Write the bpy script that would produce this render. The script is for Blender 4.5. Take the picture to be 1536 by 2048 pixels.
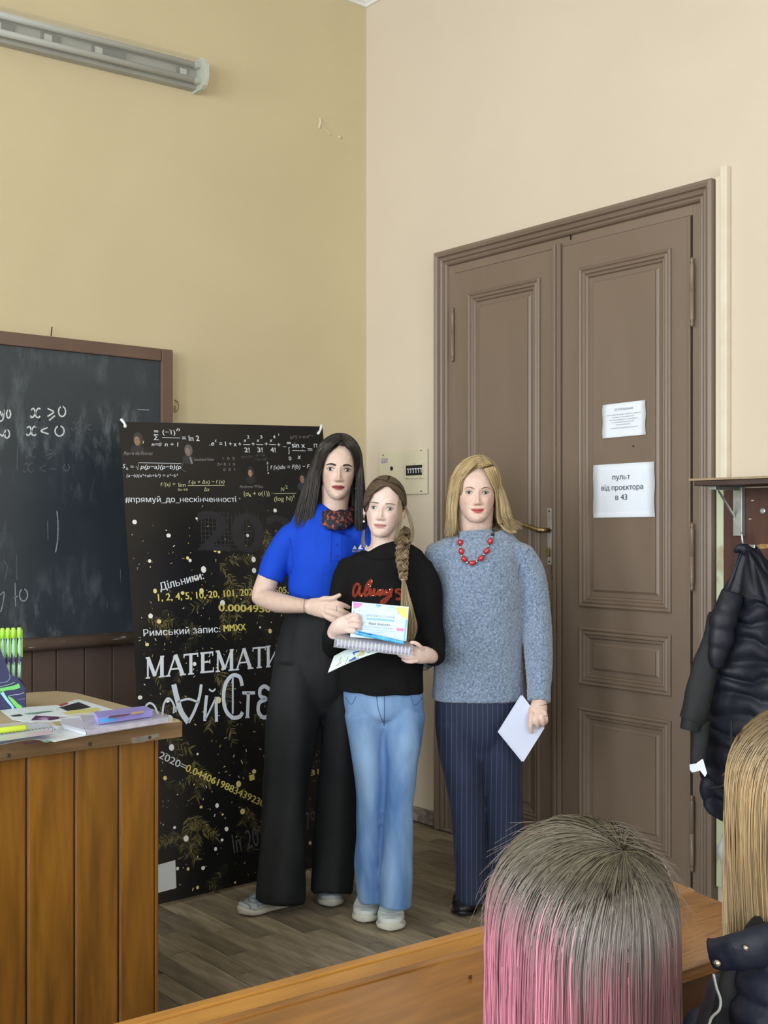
import bpy, bmesh, math, random
import numpy as np
from mathutils import Vector, Matrix
random.seed(7); rng = np.random.default_rng(7)
for _o in list(bpy.data.objects): bpy.data.objects.remove(_o)
scn = bpy.context.scene; COL = scn.collection
# ---------------------------------------------------------------- camera
CAM = np.array((-3.605, -4.444, 1.40)); AZ = math.radians(39.94)
FW = np.array((math.sin(AZ), math.cos(AZ), 0)); RT = np.array((math.cos(AZ), -math.sin(AZ), 0)); FPX = 2280.0
cam = bpy.data.cameras.new('camera'); cam_o = bpy.data.objects.new('camera', cam); COL.objects.link(cam_o)
cam_o.location = CAM; cam_o.rotation_euler = (math.pi/2, 0, -AZ)
cam.sensor_width = 36; cam.lens = 36*FPX/2048; cam.shift_y = 28/2048; cam.clip_start = .05
scn.camera = cam_o
# ---------------------------------------------------------------- world, daylight, soft fill, exposure
W = bpy.data.worlds.new('world'); scn.world = W; W.use_nodes = True
W.node_tree.nodes['Background'].inputs[0].default_value = (.75, .87, 1, 1)
W.node_tree.nodes['Background'].inputs[1].default_value = 1.0
def area(name, loc, rot, sx, sy, power, col):
    l = bpy.data.lights.new(name, 'AREA'); l.shape = 'RECTANGLE'; l.size = sx; l.size_y = sy; l.energy = power; l.color = col
    o = bpy.data.objects.new(name, l); COL.objects.link(o); o.location = loc; o.rotation_euler = rot; return o
for i, y in enumerate((-1.6, -4.3, -7.0)):
    area('daylight_window_side', (-8.42, y, 2.3), (0, -math.pi/2, 0), 2.5, 1.5, 185, (.90, .96, 1))
for i, x in enumerate((-6.2, -3.0)):
    area('soft_fill_rear', (x, -8.92, 2.3), (math.pi/2, 0, 0), 1.5, 2.5, 95, (.92, .97, 1))  # soft fill from behind the camera, added at the unseen rear windows
vs = scn.view_settings; vs.view_transform = 'Standard'; vs.look = 'None'; vs.gamma = 1; vs.use_curve_mapping = False; vs.exposure = 0.0
# ---------------------------------------------------------------- helpers
def at(px, py, d): return CAM + d*(FW + (px-768)/FPX*RT + np.array((0, 0, (1052-py)/FPX)))
def onz(px, py, z):
    r = FW + (px-768)/FPX*RT + np.array((0, 0, (1052-py)/FPX)); return CAM + (z-CAM[2])/r[2]*r
def ony(px, py, y):
    r = FW + (px-768)/FPX*RT + np.array((0, 0, (1052-py)/FPX)); return CAM + (y-CAM[1])/r[1]*r
def onx(px, py, x):
    r = FW + (px-768)/FPX*RT + np.array((0, 0, (1052-py)/FPX)); return CAM + (x-CAM[0])/r[0]*r
def tag(o, label=None, cat=None, group=None, kind=None):
    if label: o['label'] = label
    if cat: o['category'] = cat
    if group: o['group'] = group
    if kind: o['kind'] = kind
    return o
def empty(name, loc=(0, 0, 0), label=None, cat=None, group=None, kind=None, parent=None):
    o = bpy.data.objects.new(name, None); COL.objects.link(o); o.empty_display_size = .05
    if parent is not None:
        o.parent = parent; o.location = Vector(loc)-wloc(parent)
    else: o.location = loc
    return tag(o, label, cat, group, kind)
def wloc(o):
    v = Vector((0, 0, 0))
    while o is not None: v = v+o.location; o = o.parent
    return v
def obj(name, verts, faces, mat, parent=None, smooth=False, loc=None, cols=None):
    """mesh from world-space verts; origin at loc (or the parent's)"""
    verts = np.asarray(verts, dtype=float).reshape(-1, 3)
    base = np.array(wloc(parent)) if parent is not None else np.zeros(3)
    o_loc = np.array(loc) if loc is not None else base
    me = bpy.data.meshes.new(name)
    if isinstance(faces, np.ndarray):
        n, k = faces.shape
        me.vertices.add(len(verts)); me.vertices.foreach_set('co', (verts-o_loc).ravel())
        me.loops.add(n*k); me.loops.foreach_set('vertex_index', faces.ravel().astype(np.int32))
        me.polygons.add(n); me.polygons.foreach_set('loop_start', np.arange(0, n*k, k, dtype=np.int32))
        me.update(calc_edges=True); me.validate()
    else:
        me.from_pydata([tuple(v) for v in (verts-o_loc)], [], [tuple(f) for f in faces]); me.update()
    if smooth: me.polygons.foreach_set('use_smooth', np.ones(len(me.polygons), dtype=bool))
    if cols is not None:
        ca = me.color_attributes.new('tint', 'FLOAT_COLOR', 'POINT')
        c = np.ones((len(verts), 4)); c[:, :3] = cols; ca.data.foreach_set('color', c.ravel())
    if mat is not None: me.materials.append(mat)
    o = bpy.data.objects.new(name, me); COL.objects.link(o)
    if parent is not None: o.parent = parent
    o.location = Vector(o_loc-base)
    return o
class MB:
    def __init__(s): s.v = []; s.f = []
    def add(s, v, f):
        n = len(s.v); s.v += [tuple(map(float, p)) for p in v]; s.f += [tuple(int(i)+n for i in q) for q in f]; return s
    def box(s, a, b, bev=0):
        x0, y0, z0 = np.minimum(a, b); x1, y1, z1 = np.maximum(a, b)
        if bev <= 0:
            v = [(x, y, z) for z in (z0, z1) for (x, y) in ((x0, y0), (x1, y0), (x1, y1), (x0, y1))]
            return s.add(v, [(0, 3, 2, 1), (4, 5, 6, 7), (0, 1, 5, 4), (1, 2, 6, 5), (2, 3, 7, 6), (3, 0, 4, 7)])
        bev = min(bev, (x1-x0)*.45, (y1-y0)*.45, (z1-z0)*.45)
        bm = bmesh.new(); bmesh.ops.create_cube(bm, size=1)
        for q in bm.verts: q.co = Vector(((x0+x1)/2+q.co.x*(x1-x0), (y0+y1)/2+q.co.y*(y1-y0), (z0+z1)/2+q.co.z*(z1-z0)))
        bmesh.ops.bevel(bm, geom=list(bm.edges), offset=bev, segments=2, profile=.6, affect='EDGES')
        bm.verts.index_update(); s.add([q.co for q in bm.verts], [[q.index for q in f.verts] for f in bm.faces]); bm.free(); return s
    def hexa(s, p8):   # 4 bottom + 4 top, counterclockwise from above
        return s.add(p8, [(0, 3, 2, 1), (4, 5, 6, 7), (0, 1, 5, 4), (1, 2, 6, 5), (2, 3, 7, 6), (3, 0, 4, 7)])
    def tube(s, pts, r, n=10, caps=True, ry=None, up=None):
        v, f = tube(pts, r, n, caps, ry, up); return s.add(v, f)
    def lathe(s, c, axis, prof, n=16):   # prof: (t along axis, radius)
        ax = Vector(axis).normalized(); a = ax.orthogonal().normalized(); b = ax.cross(a); c = Vector(c)
        v = []; f = []
        for (t, r) in prof:
            for k in range(n):
                th = 2*math.pi*k/n; v.append(c+ax*t+(a*math.cos(th)+b*math.sin(th))*r)
        for i in range(len(prof)-1):
            for k in range(n): f.append((i*n+k, i*n+(k+1) % n, (i+1)*n+(k+1) % n, (i+1)*n+k))
        f.append(tuple(range(n))[::-1]); f.append(tuple(range((len(prof)-1)*n, len(prof)*n)))
        return s.add(v, f)
    def build(s, name, mat, parent=None, smooth=False, loc=None): return obj(name, s.v, s.f, mat, parent, smooth, loc)
def tube(pts, r, n=10, caps=True, ry=None, up=None):
    """swept tube; r (and ry) scalar or per point; returns verts, faces"""
    P = [Vector(p) for p in pts]; m = len(P)
    r = [r]*m if np.isscalar(r) else list(r); ry = r if ry is None else ([ry]*m if np.isscalar(ry) else list(ry))
    v = []; f = []; prev = None
    for i in range(m):
        t = (P[min(i+1, m-1)]-P[max(i-1, 0)])
        t = t.normalized() if t.length > 1e-9 else Vector((0, 0, 1))
        if up is not None: a = Vector(up)-t*Vector(up).dot(t); a.normalize()
        elif prev is None: a = t.orthogonal().normalized()
        else: a = (prev-t*prev.dot(t)); a = a.normalized() if a.length > 1e-6 else t.orthogonal().normalized()
        prev = a; b = t.cross(a)
        for k in range(n):
            th = 2*math.pi*k/n; v.append(P[i]+a*math.cos(th)*r[i]+b*math.sin(th)*ry[i])
    for i in range(m-1):
        for k in range(n): f.append((i*n+k, i*n+(k+1) % n, (i+1)*n+(k+1) % n, (i+1)*n+k))
    if caps: f.append(tuple(range(n))[::-1]); f.append(tuple(range((m-1)*n, m*n)))
    return v, f
def spline(pts, n):
    """Catmull-Rom through pts, n samples"""
    P = np.asarray(pts, float); m = len(P)
    if m == 2: return P[0]+(P[1]-P[0])*np.linspace(0, 1, n)[:, None]
    Q = np.vstack([2*P[0]-P[1], P, 2*P[-1]-P[-2]]); out = []
    for t in np.linspace(0, m-1, n):
        i = min(int(t), m-2); u = t-i; a, b, c, d = Q[i:i+4]
        out.append(.5*((2*b)+(-a+c)*u+(2*a-5*b+4*c-d)*u*u+(-a+3*b-3*c+d)*u**3))
    return np.array(out)
# ---------------------------------------------------------------- materials
MATS = {}
def M(name, c1, c2=None, scale=8, rough=.6, bump=0, bscale=60, metal=0, stretch=(1, 1, 1), coat=0, sheen=0, rnd=0, tint=False, spec=.5, detail=4, lo=.35, hi=.65, sss=0, trans=0, bstretch=None):
    if name in MATS: return MATS[name]
    m = bpy.data.materials.new(name); m.use_nodes = True; nt = m.node_tree; L = nt.links; N = nt.nodes
    b = N['Principled BSDF']; b.inputs['Roughness'].default_value = rough; b.inputs['Metallic'].default_value = metal
    b.inputs['Coat Weight'].default_value = coat; b.inputs['Coat Roughness'].default_value = .12
    b.inputs['Sheen Weight'].default_value = sheen; b.inputs['Specular IOR Level'].default_value = spec
    if sss: b.inputs['Subsurface Weight'].default_value = sss; b.inputs['Subsurface Radius'].default_value = (.012, .005, .003); b.inputs['Subsurface Scale'].default_value = 1
    if trans: b.inputs['Transmission Weight'].default_value = trans
    tc = N.new('ShaderNodeTexCoord'); mp = N.new('ShaderNodeMapping'); mp.inputs['Scale'].default_value = stretch
    L.new(tc.outputs['Object'], mp.inputs['Vector'])
    col = None
    if c2 is not None:
        nz = N.new('ShaderNodeTexNoise'); nz.inputs['Scale'].default_value = scale; nz.inputs['Detail'].default_value = detail; nz.inputs['Distortion'].default_value = .4
        L.new(mp.outputs[0], nz.inputs['Vector'])
        rp = N.new('ShaderNodeValToRGB'); rp.color_ramp.elements[0].position = lo; rp.color_ramp.elements[1].position = hi
        rp.color_ramp.elements[0].color = (*c1, 1); rp.color_ramp.elements[1].color = (*c2, 1)
        L.new(nz.outputs['Fac'], rp.inputs['Fac']); col = rp.outputs['Color']
    if tint:
        at_ = N.new('ShaderNodeAttribute'); at_.attribute_name = 'tint'
        if col is None: col = at_.outputs['Color']
        else:
            mx = N.new('ShaderNodeMix'); mx.data_type = 'RGBA'; mx.blend_type = 'MULTIPLY'; mx.inputs[0].default_value = 1
            L.new(col, mx.inputs[6]); L.new(at_.outputs['Color'], mx.inputs[7]); col = mx.outputs[2]
    if rnd:
        oi = N.new('ShaderNodeObjectInfo'); mr = N.new('ShaderNodeMapRange'); mr.inputs['To Min'].default_value = 1-rnd; mr.inputs['To Max'].default_value = 1+rnd
        L.new(oi.outputs['Random'], mr.inputs['Value']); mx = N.new('ShaderNodeMix'); mx.data_type = 'RGBA'; mx.blend_type = 'MULTIPLY'; mx.inputs[0].default_value = 1
        if col is None: mx.inputs[6].default_value = (*c1, 1)
        else: L.new(col, mx.inputs[6])
        L.new(mr.outputs[0], mx.inputs[7]); col = mx.outputs[2]
    if col is None: b.inputs['Base Color'].default_value = (*c1, 1)
    else: L.new(col, b.inputs['Base Color'])
    if bump:
        n2 = N.new('ShaderNodeTexNoise'); n2.inputs['Scale'].default_value = bscale; n2.inputs['Detail'].default_value = 3
        if bstretch:
            mp2 = N.new('ShaderNodeMapping'); mp2.inputs['Scale'].default_value = bstretch; L.new(tc.outputs['Object'], mp2.inputs['Vector']); L.new(mp2.outputs[0], n2.inputs['Vector'])
        else: L.new(mp.outputs[0], n2.inputs['Vector'])
        bp = N.new('ShaderNodeBump'); bp.inputs['Strength'].default_value = bump; bp.inputs['Distance'].default_value = .01
        L.new(n2.outputs['Fac'], bp.inputs['Height']); L.new(bp.outputs[0], b.inputs['Normal'])
    MATS[name] = m; return m
def glassy(name, col=(1, 1, 1), alpha=.2, rough=.1):
    if name in MATS: return MATS[name]
    m = M(name, col, rough=rough); m.node_tree.nodes['Principled BSDF'].inputs['Alpha'].default_value = alpha; return m
def srgb(r, g, b):
    return tuple(((c/255)/12.92 if c/255 <= .04045 else ((c/255+.055)/1.055)**2.4) for c in (r, g, b))
# ---------------------------------------------------------------- text
_ADV = {}
def text_geo(s, bold=0, shear=0, spacing=1.0):
    s = s.replace('Н', 'H')
    if not any(c in s for c in 'нσπь'): return _text_geo(s, 0, shear)
    V, F_, x = [], [], 0.0
    def adv(c):
        if c not in _ADV: _ADV[c] = _text_geo(c+'|')[0][:, 0].max()-_text_geo('|')[0][:, 0].max()
        return _ADV[c]
    def put(v, f):
        n = len(V); V.extend([(p[0]+x, p[1]) for p in v]); F_.extend([tuple(i+n for i in q) for q in f])
    rect = lambda a, b, c, d: put([(a+shear*b, b), (c+shear*b, b), (c+shear*d, d), (a+shear*d, d)], [(0, 1, 2, 3)])
    for c in s:
        base = {'н': 'п', 'π': 'п', 'σ': 'o', 'ь': 'п'}.get(c, c); w = adv(base)
        if c in 'нπ':
            g = _text_geo('п')[0]; x0, x1, h = g[:, 0].min(), g[:, 0].max(), g[:, 1].max(); st = .105*h/.5*.62
            rect(x0, 0, x0+st, h); rect(x1-st, 0, x1, h)
            if c == 'н': rect(x0+st, h*.43, x1-st, h*.43+st*.85)
            else: rect(x0-.05, h-st, x1+.05, h)
        elif c == 'ь':
            g = _text_geo('п')[0]; x0, x1, h = g[:, 0].min(), g[:, 0].max(), g[:, 1].max(); st = .105*h/.5*.62; rect(x0, 0, x0+st, h)
            ro = h*.30; xr_ = x1-x0-ro; pts = [(x0+st, 2*ro)]+[(x0+max(xr_, st)+ro*.95*math.sin(t), ro+ro*math.cos(t)) for t in np.linspace(0, math.pi, 9)]+[(x0+st, 0)]
            inn = [(x0+st, 2*ro-st*.85)]+[(x0+max(xr_, st)+(ro*.95-st)*math.sin(t), ro+(ro-st*.85)*math.cos(t)) for t in np.linspace(0, math.pi, 9)]+[(x0+st, st*.85)]
            k = len(pts); put([(a+shear*b, b) for a, b in pts+inn], [(i, i+1, k+i+1, k+i) for i in range(k-1)])
        elif c != ' ':
            v, f = _text_geo(base, 0, shear); put(v, f)
            if c == 'σ': h = v[:, 1].max(); xm = v[:, 0].max(); rect((v[:, 0].min()+xm)/2, h-.09, xm+.10, h-.01)
        x += w
    return np.array(V), F_
def _text_geo(s, bold=0, shear=0, spacing=1.0):
    cu = bpy.data.curves.new('t', 'FONT'); cu.body = s; cu.size = 1; cu.shear = shear; cu.offset = bold; cu.space_character = spacing; cu.resolution_u = 3
    ob = bpy.data.objects.new('t', cu); COL.objects.link(ob)
    me = bpy.data.meshes.new_from_object(ob); v = np.array([q.co[:2] for q in me.vertices]).reshape(-1, 2); f = [tuple(p.vertices) for p in me.polygons]
    bpy.data.objects.remove(ob); bpy.data.curves.remove(cu); bpy.data.meshes.remove(me)
    return v, f
def text_on(mb, s, p0, p1, h, nrm, eps=.0006, bold=0, shear=0, fit=True, capref=.73, up=None):
    """flat lettering from baseline point p0 to p1 (world), cap height h, facing nrm"""
    v, f = text_geo(s, 0, shear)
    if len(v) == 0: return
    p0 = np.array(p0, float); p1 = np.array(p1, float); d = p1-p0; w = np.linalg.norm(d); u = d/w
    n = np.array(nrm, float); n /= np.linalg.norm(n); vv = np.cross(n, u)
    x0 = v[:, 0].min(); x1 = v[:, 0].max(); sx = w/(x1-x0) if fit else h/capref
    P = p0+np.outer((v[:, 0]-x0)*sx, u)+np.outer(v[:, 1]*h/capref, vv)+n*eps
    mb.add(P, f)
    if bold:
        for k, sx_ in enumerate((-1, 1)): mb.add(P+u*sx_*bold*h/capref*1.1+n*.00003*(k+1), f)
def stroke(mb, pts, w, nrm, eps=.0006):
    """flat ribbon polyline"""
    P = np.asarray(pts, float); n = np.array(nrm, float); n /= np.linalg.norm(n); m = len(P)
    w = [w]*m if np.isscalar(w) else w; V = []; Fc = []
    for i in range(m):
        t = P[min(i+1, m-1)]-P[max(i-1, 0)]; t = t/(np.linalg.norm(t)+1e-9); s = np.cross(n, t)
        V += [P[i]-s*w[i]/2+n*eps, P[i]+s*w[i]/2+n*eps]
    for i in range(m-1): Fc.append((2*i, 2*i+2, 2*i+3, 2*i+1))
    mb.add(V, Fc)
def disc(mb, c, r, nrm, u, k=10, eps=.0006, ry=None):
    n = np.array(nrm, float); n /= np.linalg.norm(n); u = np.array(u, float); w = np.cross(n, u); ry = r if ry is None else ry
    mb.add([np.array(c)+u*math.cos(2*math.pi*i/k)*r+w*math.sin(2*math.pi*i/k)*ry+n*eps for i in range(k)], [tuple(range(k))])
# ================================================================ ROOM SHELL
RX0, RY0, RZ = -8.5, -9.0, 4.02
m_wall_l = M('wall_left_paint', (.56, .47, .29), (.60, .51, .32), scale=1.3, rough=.75, bump=.05, bscale=35, lo=.3, hi=.7)
m_wall_r = M('wall_right_paint', (.595, .512, .405), (.635, .55, .437), scale=1.1, rough=.75, bump=.05, bscale=35, lo=.3, hi=.7)
m_ceil = M('ceiling_white', (.82, .82, .80), rough=.8)
m_brown = M('door_brown_paint', (.172, .124, .090), (.195, .143, .106), scale=3, rough=.42, bump=.04, bscale=25, stretch=(1, 1, .2))
m_brown_dk = M('board_brown_paint', (.115, .07, .05), (.14, .085, .06), scale=5, rough=.5, bump=.04, bscale=30)
m_wains = M('wainscot_paint', (.085, .055, .044), (.10, .065, .05), scale=5, rough=.55)
def slab(name, a, b, mat): return tag(MB().box(a, b).build(name, mat), kind='structure')
m_floorbase = M('floor_base', (.10, .08, .057), (.20, .165, .12), scale=9, rough=.55, stretch=(5, .7, 1), detail=8)
floor = slab('floor', (RX0-.2, RY0-.2, -.2), (.2, .2, -.004), m_floorbase)
slab('ceiling', (RX0-.2, RY0-.2, RZ), (.2, .2, RZ+.2), m_ceil)
slab('wall_left', (RX0-.2, 0, -.2), (.2, .2, RZ+.2), m_wall_l)
slab('wall_right', (0, RY0-.2, -.2), (.2, 0, RZ+.2), m_wall_r)
# rear wall and window wall with real openings
def holed_wall(name, fixed, axis, lo, hi, holes, mat):
    mb = MB(); t0, t1 = fixed
    def bx(a0, a1, z0, z1):
        if axis == 'y': mb.box((t0, a0, z0), (t1, a1, z1))
        else: mb.box((a0, t0, z0), (a1, t1, z1))
    cur = lo
    for (a0, a1) in holes:
        bx(cur, a0, -.2, RZ+.2); bx(a0, a1, -.2, .95); bx(a0, a1, 3.6, RZ+.2); cur = a1
    bx(cur, hi, -.2, RZ+.2)
    return tag(mb.build(name, mat), kind='structure')
holed_wall('wall_window', (RX0-.2, RX0), 'y', RY0-.2, .2, [(-7.85, -6.15), (-5.15, -3.45), (-2.45, -.75)], m_wall_r)
holed_wall('wall_rear', (RY0-.2, RY0), 'x', RX0-.2, .2, [(-7.05, -5.35), (-3.85, -2.15)], m_wall_l)  # unseen rear openings, added to go with the soft fill
m_white = M('white_paint', (.75, .75, .72), rough=.5)
m_pane = glassy('pane_glass', (.85, .93, 1), .12, .03)
wn = 1
for axis, fx, holes in (('y', RX0-.1, [(-7.85, -6.15), (-5.15, -3.45), (-2.45, -.75)]), ('x', RY0-.1, [(-7.05, -5.35), (-3.85, -2.15)])):
    for (a0, a1) in holes:
        P = lambda a, z, t: (fx+t, a, z) if axis == 'y' else (a, fx+t, z)
        mb = MB()
        for (b0, b1, z0, z1) in ((a0, a0+.08, .95, 3.6), (a1-.08, a1, .95, 3.6), (a0, a1, .95, 1.03), (a0, a1, 3.52, 3.6), ((a0+a1)/2-.04, (a0+a1)/2+.04, .95, 3.6), (a0, a1, 2.7, 2.78)):
            mb.box(P(b0, z0, -.04), P(b1, z1, .04))
        w = tag(mb.build('window_%d' % wn, m_white), kind='structure'); wn += 1
        for (b0, b1) in ((a0+.08, (a0+a1)/2-.04), ((a0+a1)/2+.04, a1-.08)):
            for (z0, z1) in ((1.03, 2.7), (2.78, 3.52)):
                MB().box(P(b0, z0, -.003), P(b1, z1, .003)).build('pane', m_pane, w)
# plaster scars on the left wall
m_scar = M('plaster_scar', (.66, .57, .40), rough=.8)
wl_obj = bpy.data.objects['wall_left']
mb = MB()
for (pts, w) in (([(640, 237), (641, 245), (638, 257)], .012), ([(641, 245), (646, 252), (650, 258), (659, 266), (662, 271)], .006), ([(676, 273), (683, 276)], .014)):
    V, Fc = tube([ony(x, y, -.001) for x, y in pts], w*.5, 6); mb.add(V, Fc)
mb.build('plaster_scar', m_scar, wl_obj, True)
# cornice
m_corn = M('cornice_white', (.80, .79, .76), rough=.7)
mb = MB()
prof = [(0, .0), (0, -.10), (.02, -.10), (.03, -.07), (.08, -.03), (.10, -.02), (.10, 0)]
prof = [(0, 0), (0, -.022), (.012, -.022), (.02, -.012), (.03, -.006), (.034, 0)]
for i in range(len(prof)-1):
    (a, z), (b, y_) = prof[i], prof[i+1]
    mb.add([(RX0, -a, RZ+z), (-a, -a, RZ+z), (-b, -b, RZ+y_), (RX0, -b, RZ+y_)], [(0, 1, 2, 3)])
    mb.add([(-a, -a, RZ+z), (-a, RY0, RZ+z), (-b, RY0, RZ+y_), (-b, -b, RZ+y_)], [(0, 1, 2, 3)])
tag(mb.build('trim_1', m_corn), kind='structure')
# baseboards
m_base = M('baseboard_worn', (.16, .13, .11), (.42, .38, .34), scale=18, rough=.7, lo=.45, hi=.7)
tag(MB().box((-.018, -.548, 0), (-.001, -.001, .065), .003).build('baseboard_right', m_base), kind='structure')
tag(MB().box((-.018, RY0, 0), (-.001, -2.10, .085), .003).build('baseboard_right.001', m_base), kind='structure')
tag(MB().box((-1.10, -.018, 0), (-.02, -.001, .065), .003).build('baseboard_left', m_base), kind='structure')
# ---------------- floor planks (running towards the board wall)
m_plank = M('parquet_plank', (.150, .120, .080), (.345, .285, .20), scale=9, rough=.5, bump=.12, bscale=40, stretch=(5, .7, 1), rnd=.33, detail=8, lo=.28, hi=.72)
PW, PL = .078, .46
pm = MB().box((-PW/2+.0009, -PL/2+.0009, -.012), (PW/2-.0009, PL/2-.0009, 0)).build('plank', m_plank)
pmesh = pm.data; bpy.data.objects.remove(pm)
def plank_at(x, y, dz):
    o = bpy.data.objects.new('plank', pmesh); COL.objects.link(o); o.parent = floor; o.location = (x, y, dz)
cands = []
for i in range(0, 40):
    x = -.05-PW*(i+.5); off = (.0, .23, .11, .34)[i % 4]+random.uniform(-.03, .03)
    for j in range(-1, 9):
        y = -.02-PL*(j+.5)-off
        v = np.array((x, y, 0))-CAM; d = v@FW
        if d < .5: continue
        px = 768+FPX*(v@RT)/d; py = 1052-FPX*v[2]/d
        if 285 < px < 1010 and 1620 < py < 2080 and py < 2125-.25*px+40: cands.append((x, y))
for (x, y) in cands[:276]: plank_at(x, y, random.uniform(-.0012, .0008))
p = onz(1400, 2020, 0)
for i in range(6):
    for j in range(3): plank_at(p[0]-.2+PW*i, p[1]-.5+PL*j+(.2 if i % 2 else 0), 0)
# ---------------- DOOR
door = empty('door_1', (0, -1.29, 0), kind='structure')
def xbox(mb, y0, y1, z0, z1, x0, x1, bev=.003): return mb.box((-x0, y0, z0), (-x1, y1, z1), bev)
def ring(mb, y0, y1, z0, z1, prof, x0=0, open_bottom=False):
    """mitred rectangular moulding; prof: (inset, height towards the room)"""
    V = []
    for (d, h) in prof: V += [(-x0-h, y0-d, z0+(0 if open_bottom else d)), (-x0-h, y1+d, z0+(0 if open_bottom else d)), (-x0-h, y1+d, z1-d), (-x0-h, y0-d, z1-d)]
    Fc = []
    for i in range(len(prof)-1):
        for k in range(4):
            if open_bottom and k == 0: continue
            Fc.append((i*4+k, i*4+(k+1) % 4, (i+1)*4+(k+1) % 4, (i+1)*4+k))
    mb.add(V, Fc)
# casing (y0 is the larger y)
mb = MB(); ring(mb, -.547, -2.037, 0, 2.662, [(0, 0), (0, .042), (.012, .048), (.024, .042), (.028, .03), (.036, .034), (.044, .030), (.048, .02), (.058, .024), (.064, .018), (.068, .006), (.072, .004)], open_bottom=True)
mb.build('casing', m_brown, door)
mb = MB(); xbox(mb, -.615, -.654, 0, 2.592, 0, .010); xbox(mb, -1.934, -1.968, 0, 2.592, 0, .010); xbox(mb, -.654, -1.934, 2.555, 2.592, 0, .010)
mb.build('jamb', m_brown, door)
mb = MB().box((-.03, -.549, 0), (-.002, -2.035, .006)); mb.build('threshold', m_base, door)
MOULD = [(0, 0), (0, .008), (.006, .013), (.012, .011), (.015, .006), (.022, .010), (.028, .009), (.032, .002), (.036, .004), (.042, .002), (.046, -.006), (.062, -.007), (.074, -.001)]
def leaf(y0, y1, panels, fx):
    lf = empty('leaf', (0, (y0+y1)/2, 0), parent=door)
    ys = sorted((y0, y1)); zs = [.012]+[z for p in panels for z in p[2:4]]+[2.553]
    ya, yb = panels[0][0], panels[0][1]   # ya > yb
    mb = MB(); X0, X1 = .0, fx
    mb.box((-X0, ys[0], .012), (-X1, yb, 2.553)); mb.box((-X0, ya, .012), (-X1, ys[1], 2.553))
    rails = [(.012, panels[0][2])]+[(panels[i][3], panels[i+1][2]) for i in range(len(panels)-1)]+[(panels[-1][3], 2.553)]
    for (z0, z1) in rails: mb.box((-X0, yb, z0), (-X1, ya, z1))
    mb.build('stile_and_rail_frame', m_brown, lf)
    for (pa, pb, z0, z1) in panels:
        mb = MB(); ring(mb, pa, pb, z0, z1, MOULD, fx); mo = mb.build('panel_moulding', m_brown, lf)
        mb = MB().box((-fx-.004, pb+.072, z0+.072), (-.001, pa-.072, z1-.072)); mb.build('panel', m_brown, lf)
    return lf
PZ = [(.15, .665), (.757, .991), (1.072, 2.448)]
leafL = leaf(-.656, -1.300, [(-.750, -1.182, a, b) for a, b in PZ], .012)
leafR = leaf(-1.304, -1.930, [(-1.398, -1.845, a, b) for a, b in PZ], .014)
# astragal
mb = MB(); xbox(mb, -1.256, -1.300, .012, 2.57, .012, .026, .004); xbox(mb, -1.266, -1.282, .012, 2.57, .026, .034, .004); xbox(mb, -1.288, -1.297, .012, 2.57, .026, .030, .002)
mb.build('astragal', m_brown, leafL)
mb = MB(); xbox(mb, -1.921, -1.930, .012, 2.551, .014, .020, .002); mb.build('edge_bead', m_brown, leafR)
m_gap = M('door_gap_dark', (.012, .008, .006), rough=.9)
mb = MB(); xbox(mb, -1.3005, -1.3038, .012, 2.55, 0, .0125, 0); mb.build('gap', m_gap, door)
mb = MB(); xbox(mb, -1.9305, -1.9338, .012, 2.55, 0, .0125, 0); mb.build('gap', m_gap, door)
for (zt, zb, y, x) in ((2.394, 2.136, -1.943, -.026), (1.413, 1.159, -1.943, -.026), (.405, .119, -1.943, -.026), (2.40, 2.15, -.650, -.020), (1.41, 1.16, -.65, -.020)):
    L_ = zt-zb; r = .0085
    MB().lathe((x, y, zb), (0, 0, 1), [(0, .002), (.006, r*.75), (.014, r*.8), (.02, r*.5), (.026, r*.95), (.03, r), (L_/2-.001, r), (L_/2, r*.8), (L_/2+.001, r), (L_-.03, r), (L_-.026, r*.95), (L_-.02, r*.5), (L_-.014, r*.8), (L_-.006, r*.75), (L_, .002)], 14).build('hinge', m_brown, door, True)
# lock plate and lever handle
m_plate = M('lock_plate_steel', (.55, .53, .50), (.48, .46, .42), scale=20, rough=.35, metal=.85)
m_brass = M('brass_aged', (.42, .33, .16), (.30, .22, .09), scale=14, rough=.25, metal=1)
m_black = M('hole_black', (.006, .006, .006), rough=.8)
hd = MB().box((-.0125, -1.246, 1.237), (-.0165, -1.222, 1.474), .0015).build('lock_plate', m_plate, leafL)
for z in (1.461, 1.251): MB().lathe((-.0165, -1.234, z), (-1, 0, 0), [(0, .0038), (.0012, .0038)], 10).build('screw', m_black, hd)
hp = [(-.017, -1.234, 1.383), (-.045, -1.234, 1.383), (-.058, -1.225, 1.382), (-.060, -1.20, 1.385), (-.060, -1.16, 1.396), (-.058, -1.12, 1.405), (-.056, -1.085, 1.406), (-.056, -1.066, 1.402)]
v, f = tube(spline(hp, 24), np.interp(np.linspace(0, 1, 24), [0, .2, .35, .6, 1], [.012, .010, .011, .009, .005]), 12)
obj('lever_handle', v, f, m_brass, leafL, True)
mb = MB().lathe((-.0165, -1.234, 1.302), (-1, 0, 0), [(0, .0085), (.008, .0085), (.010, .007)], 14); mb.box((-.0165, -1.2425, 1.272), (-.026, -1.2255, 1.300), .002)
mb.build('lock_cylinder', m_brass, leafL)
mb = MB(); mb.lathe((-.0255, -1.262, 1.185), (-1, 0, 0), [(0, .007), (.001, .007)], 10)
mb.build('keyhole', m_black, leafL)
mb = MB(); mb.tube([(-.0275, -1.256-.004*s, 1.185+.012+.035*t) for s, t in ((0, 0), (0, 1), (1.6, 1.1), (2.2, .9), (2.2, .1))], .0012, 6)
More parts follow.
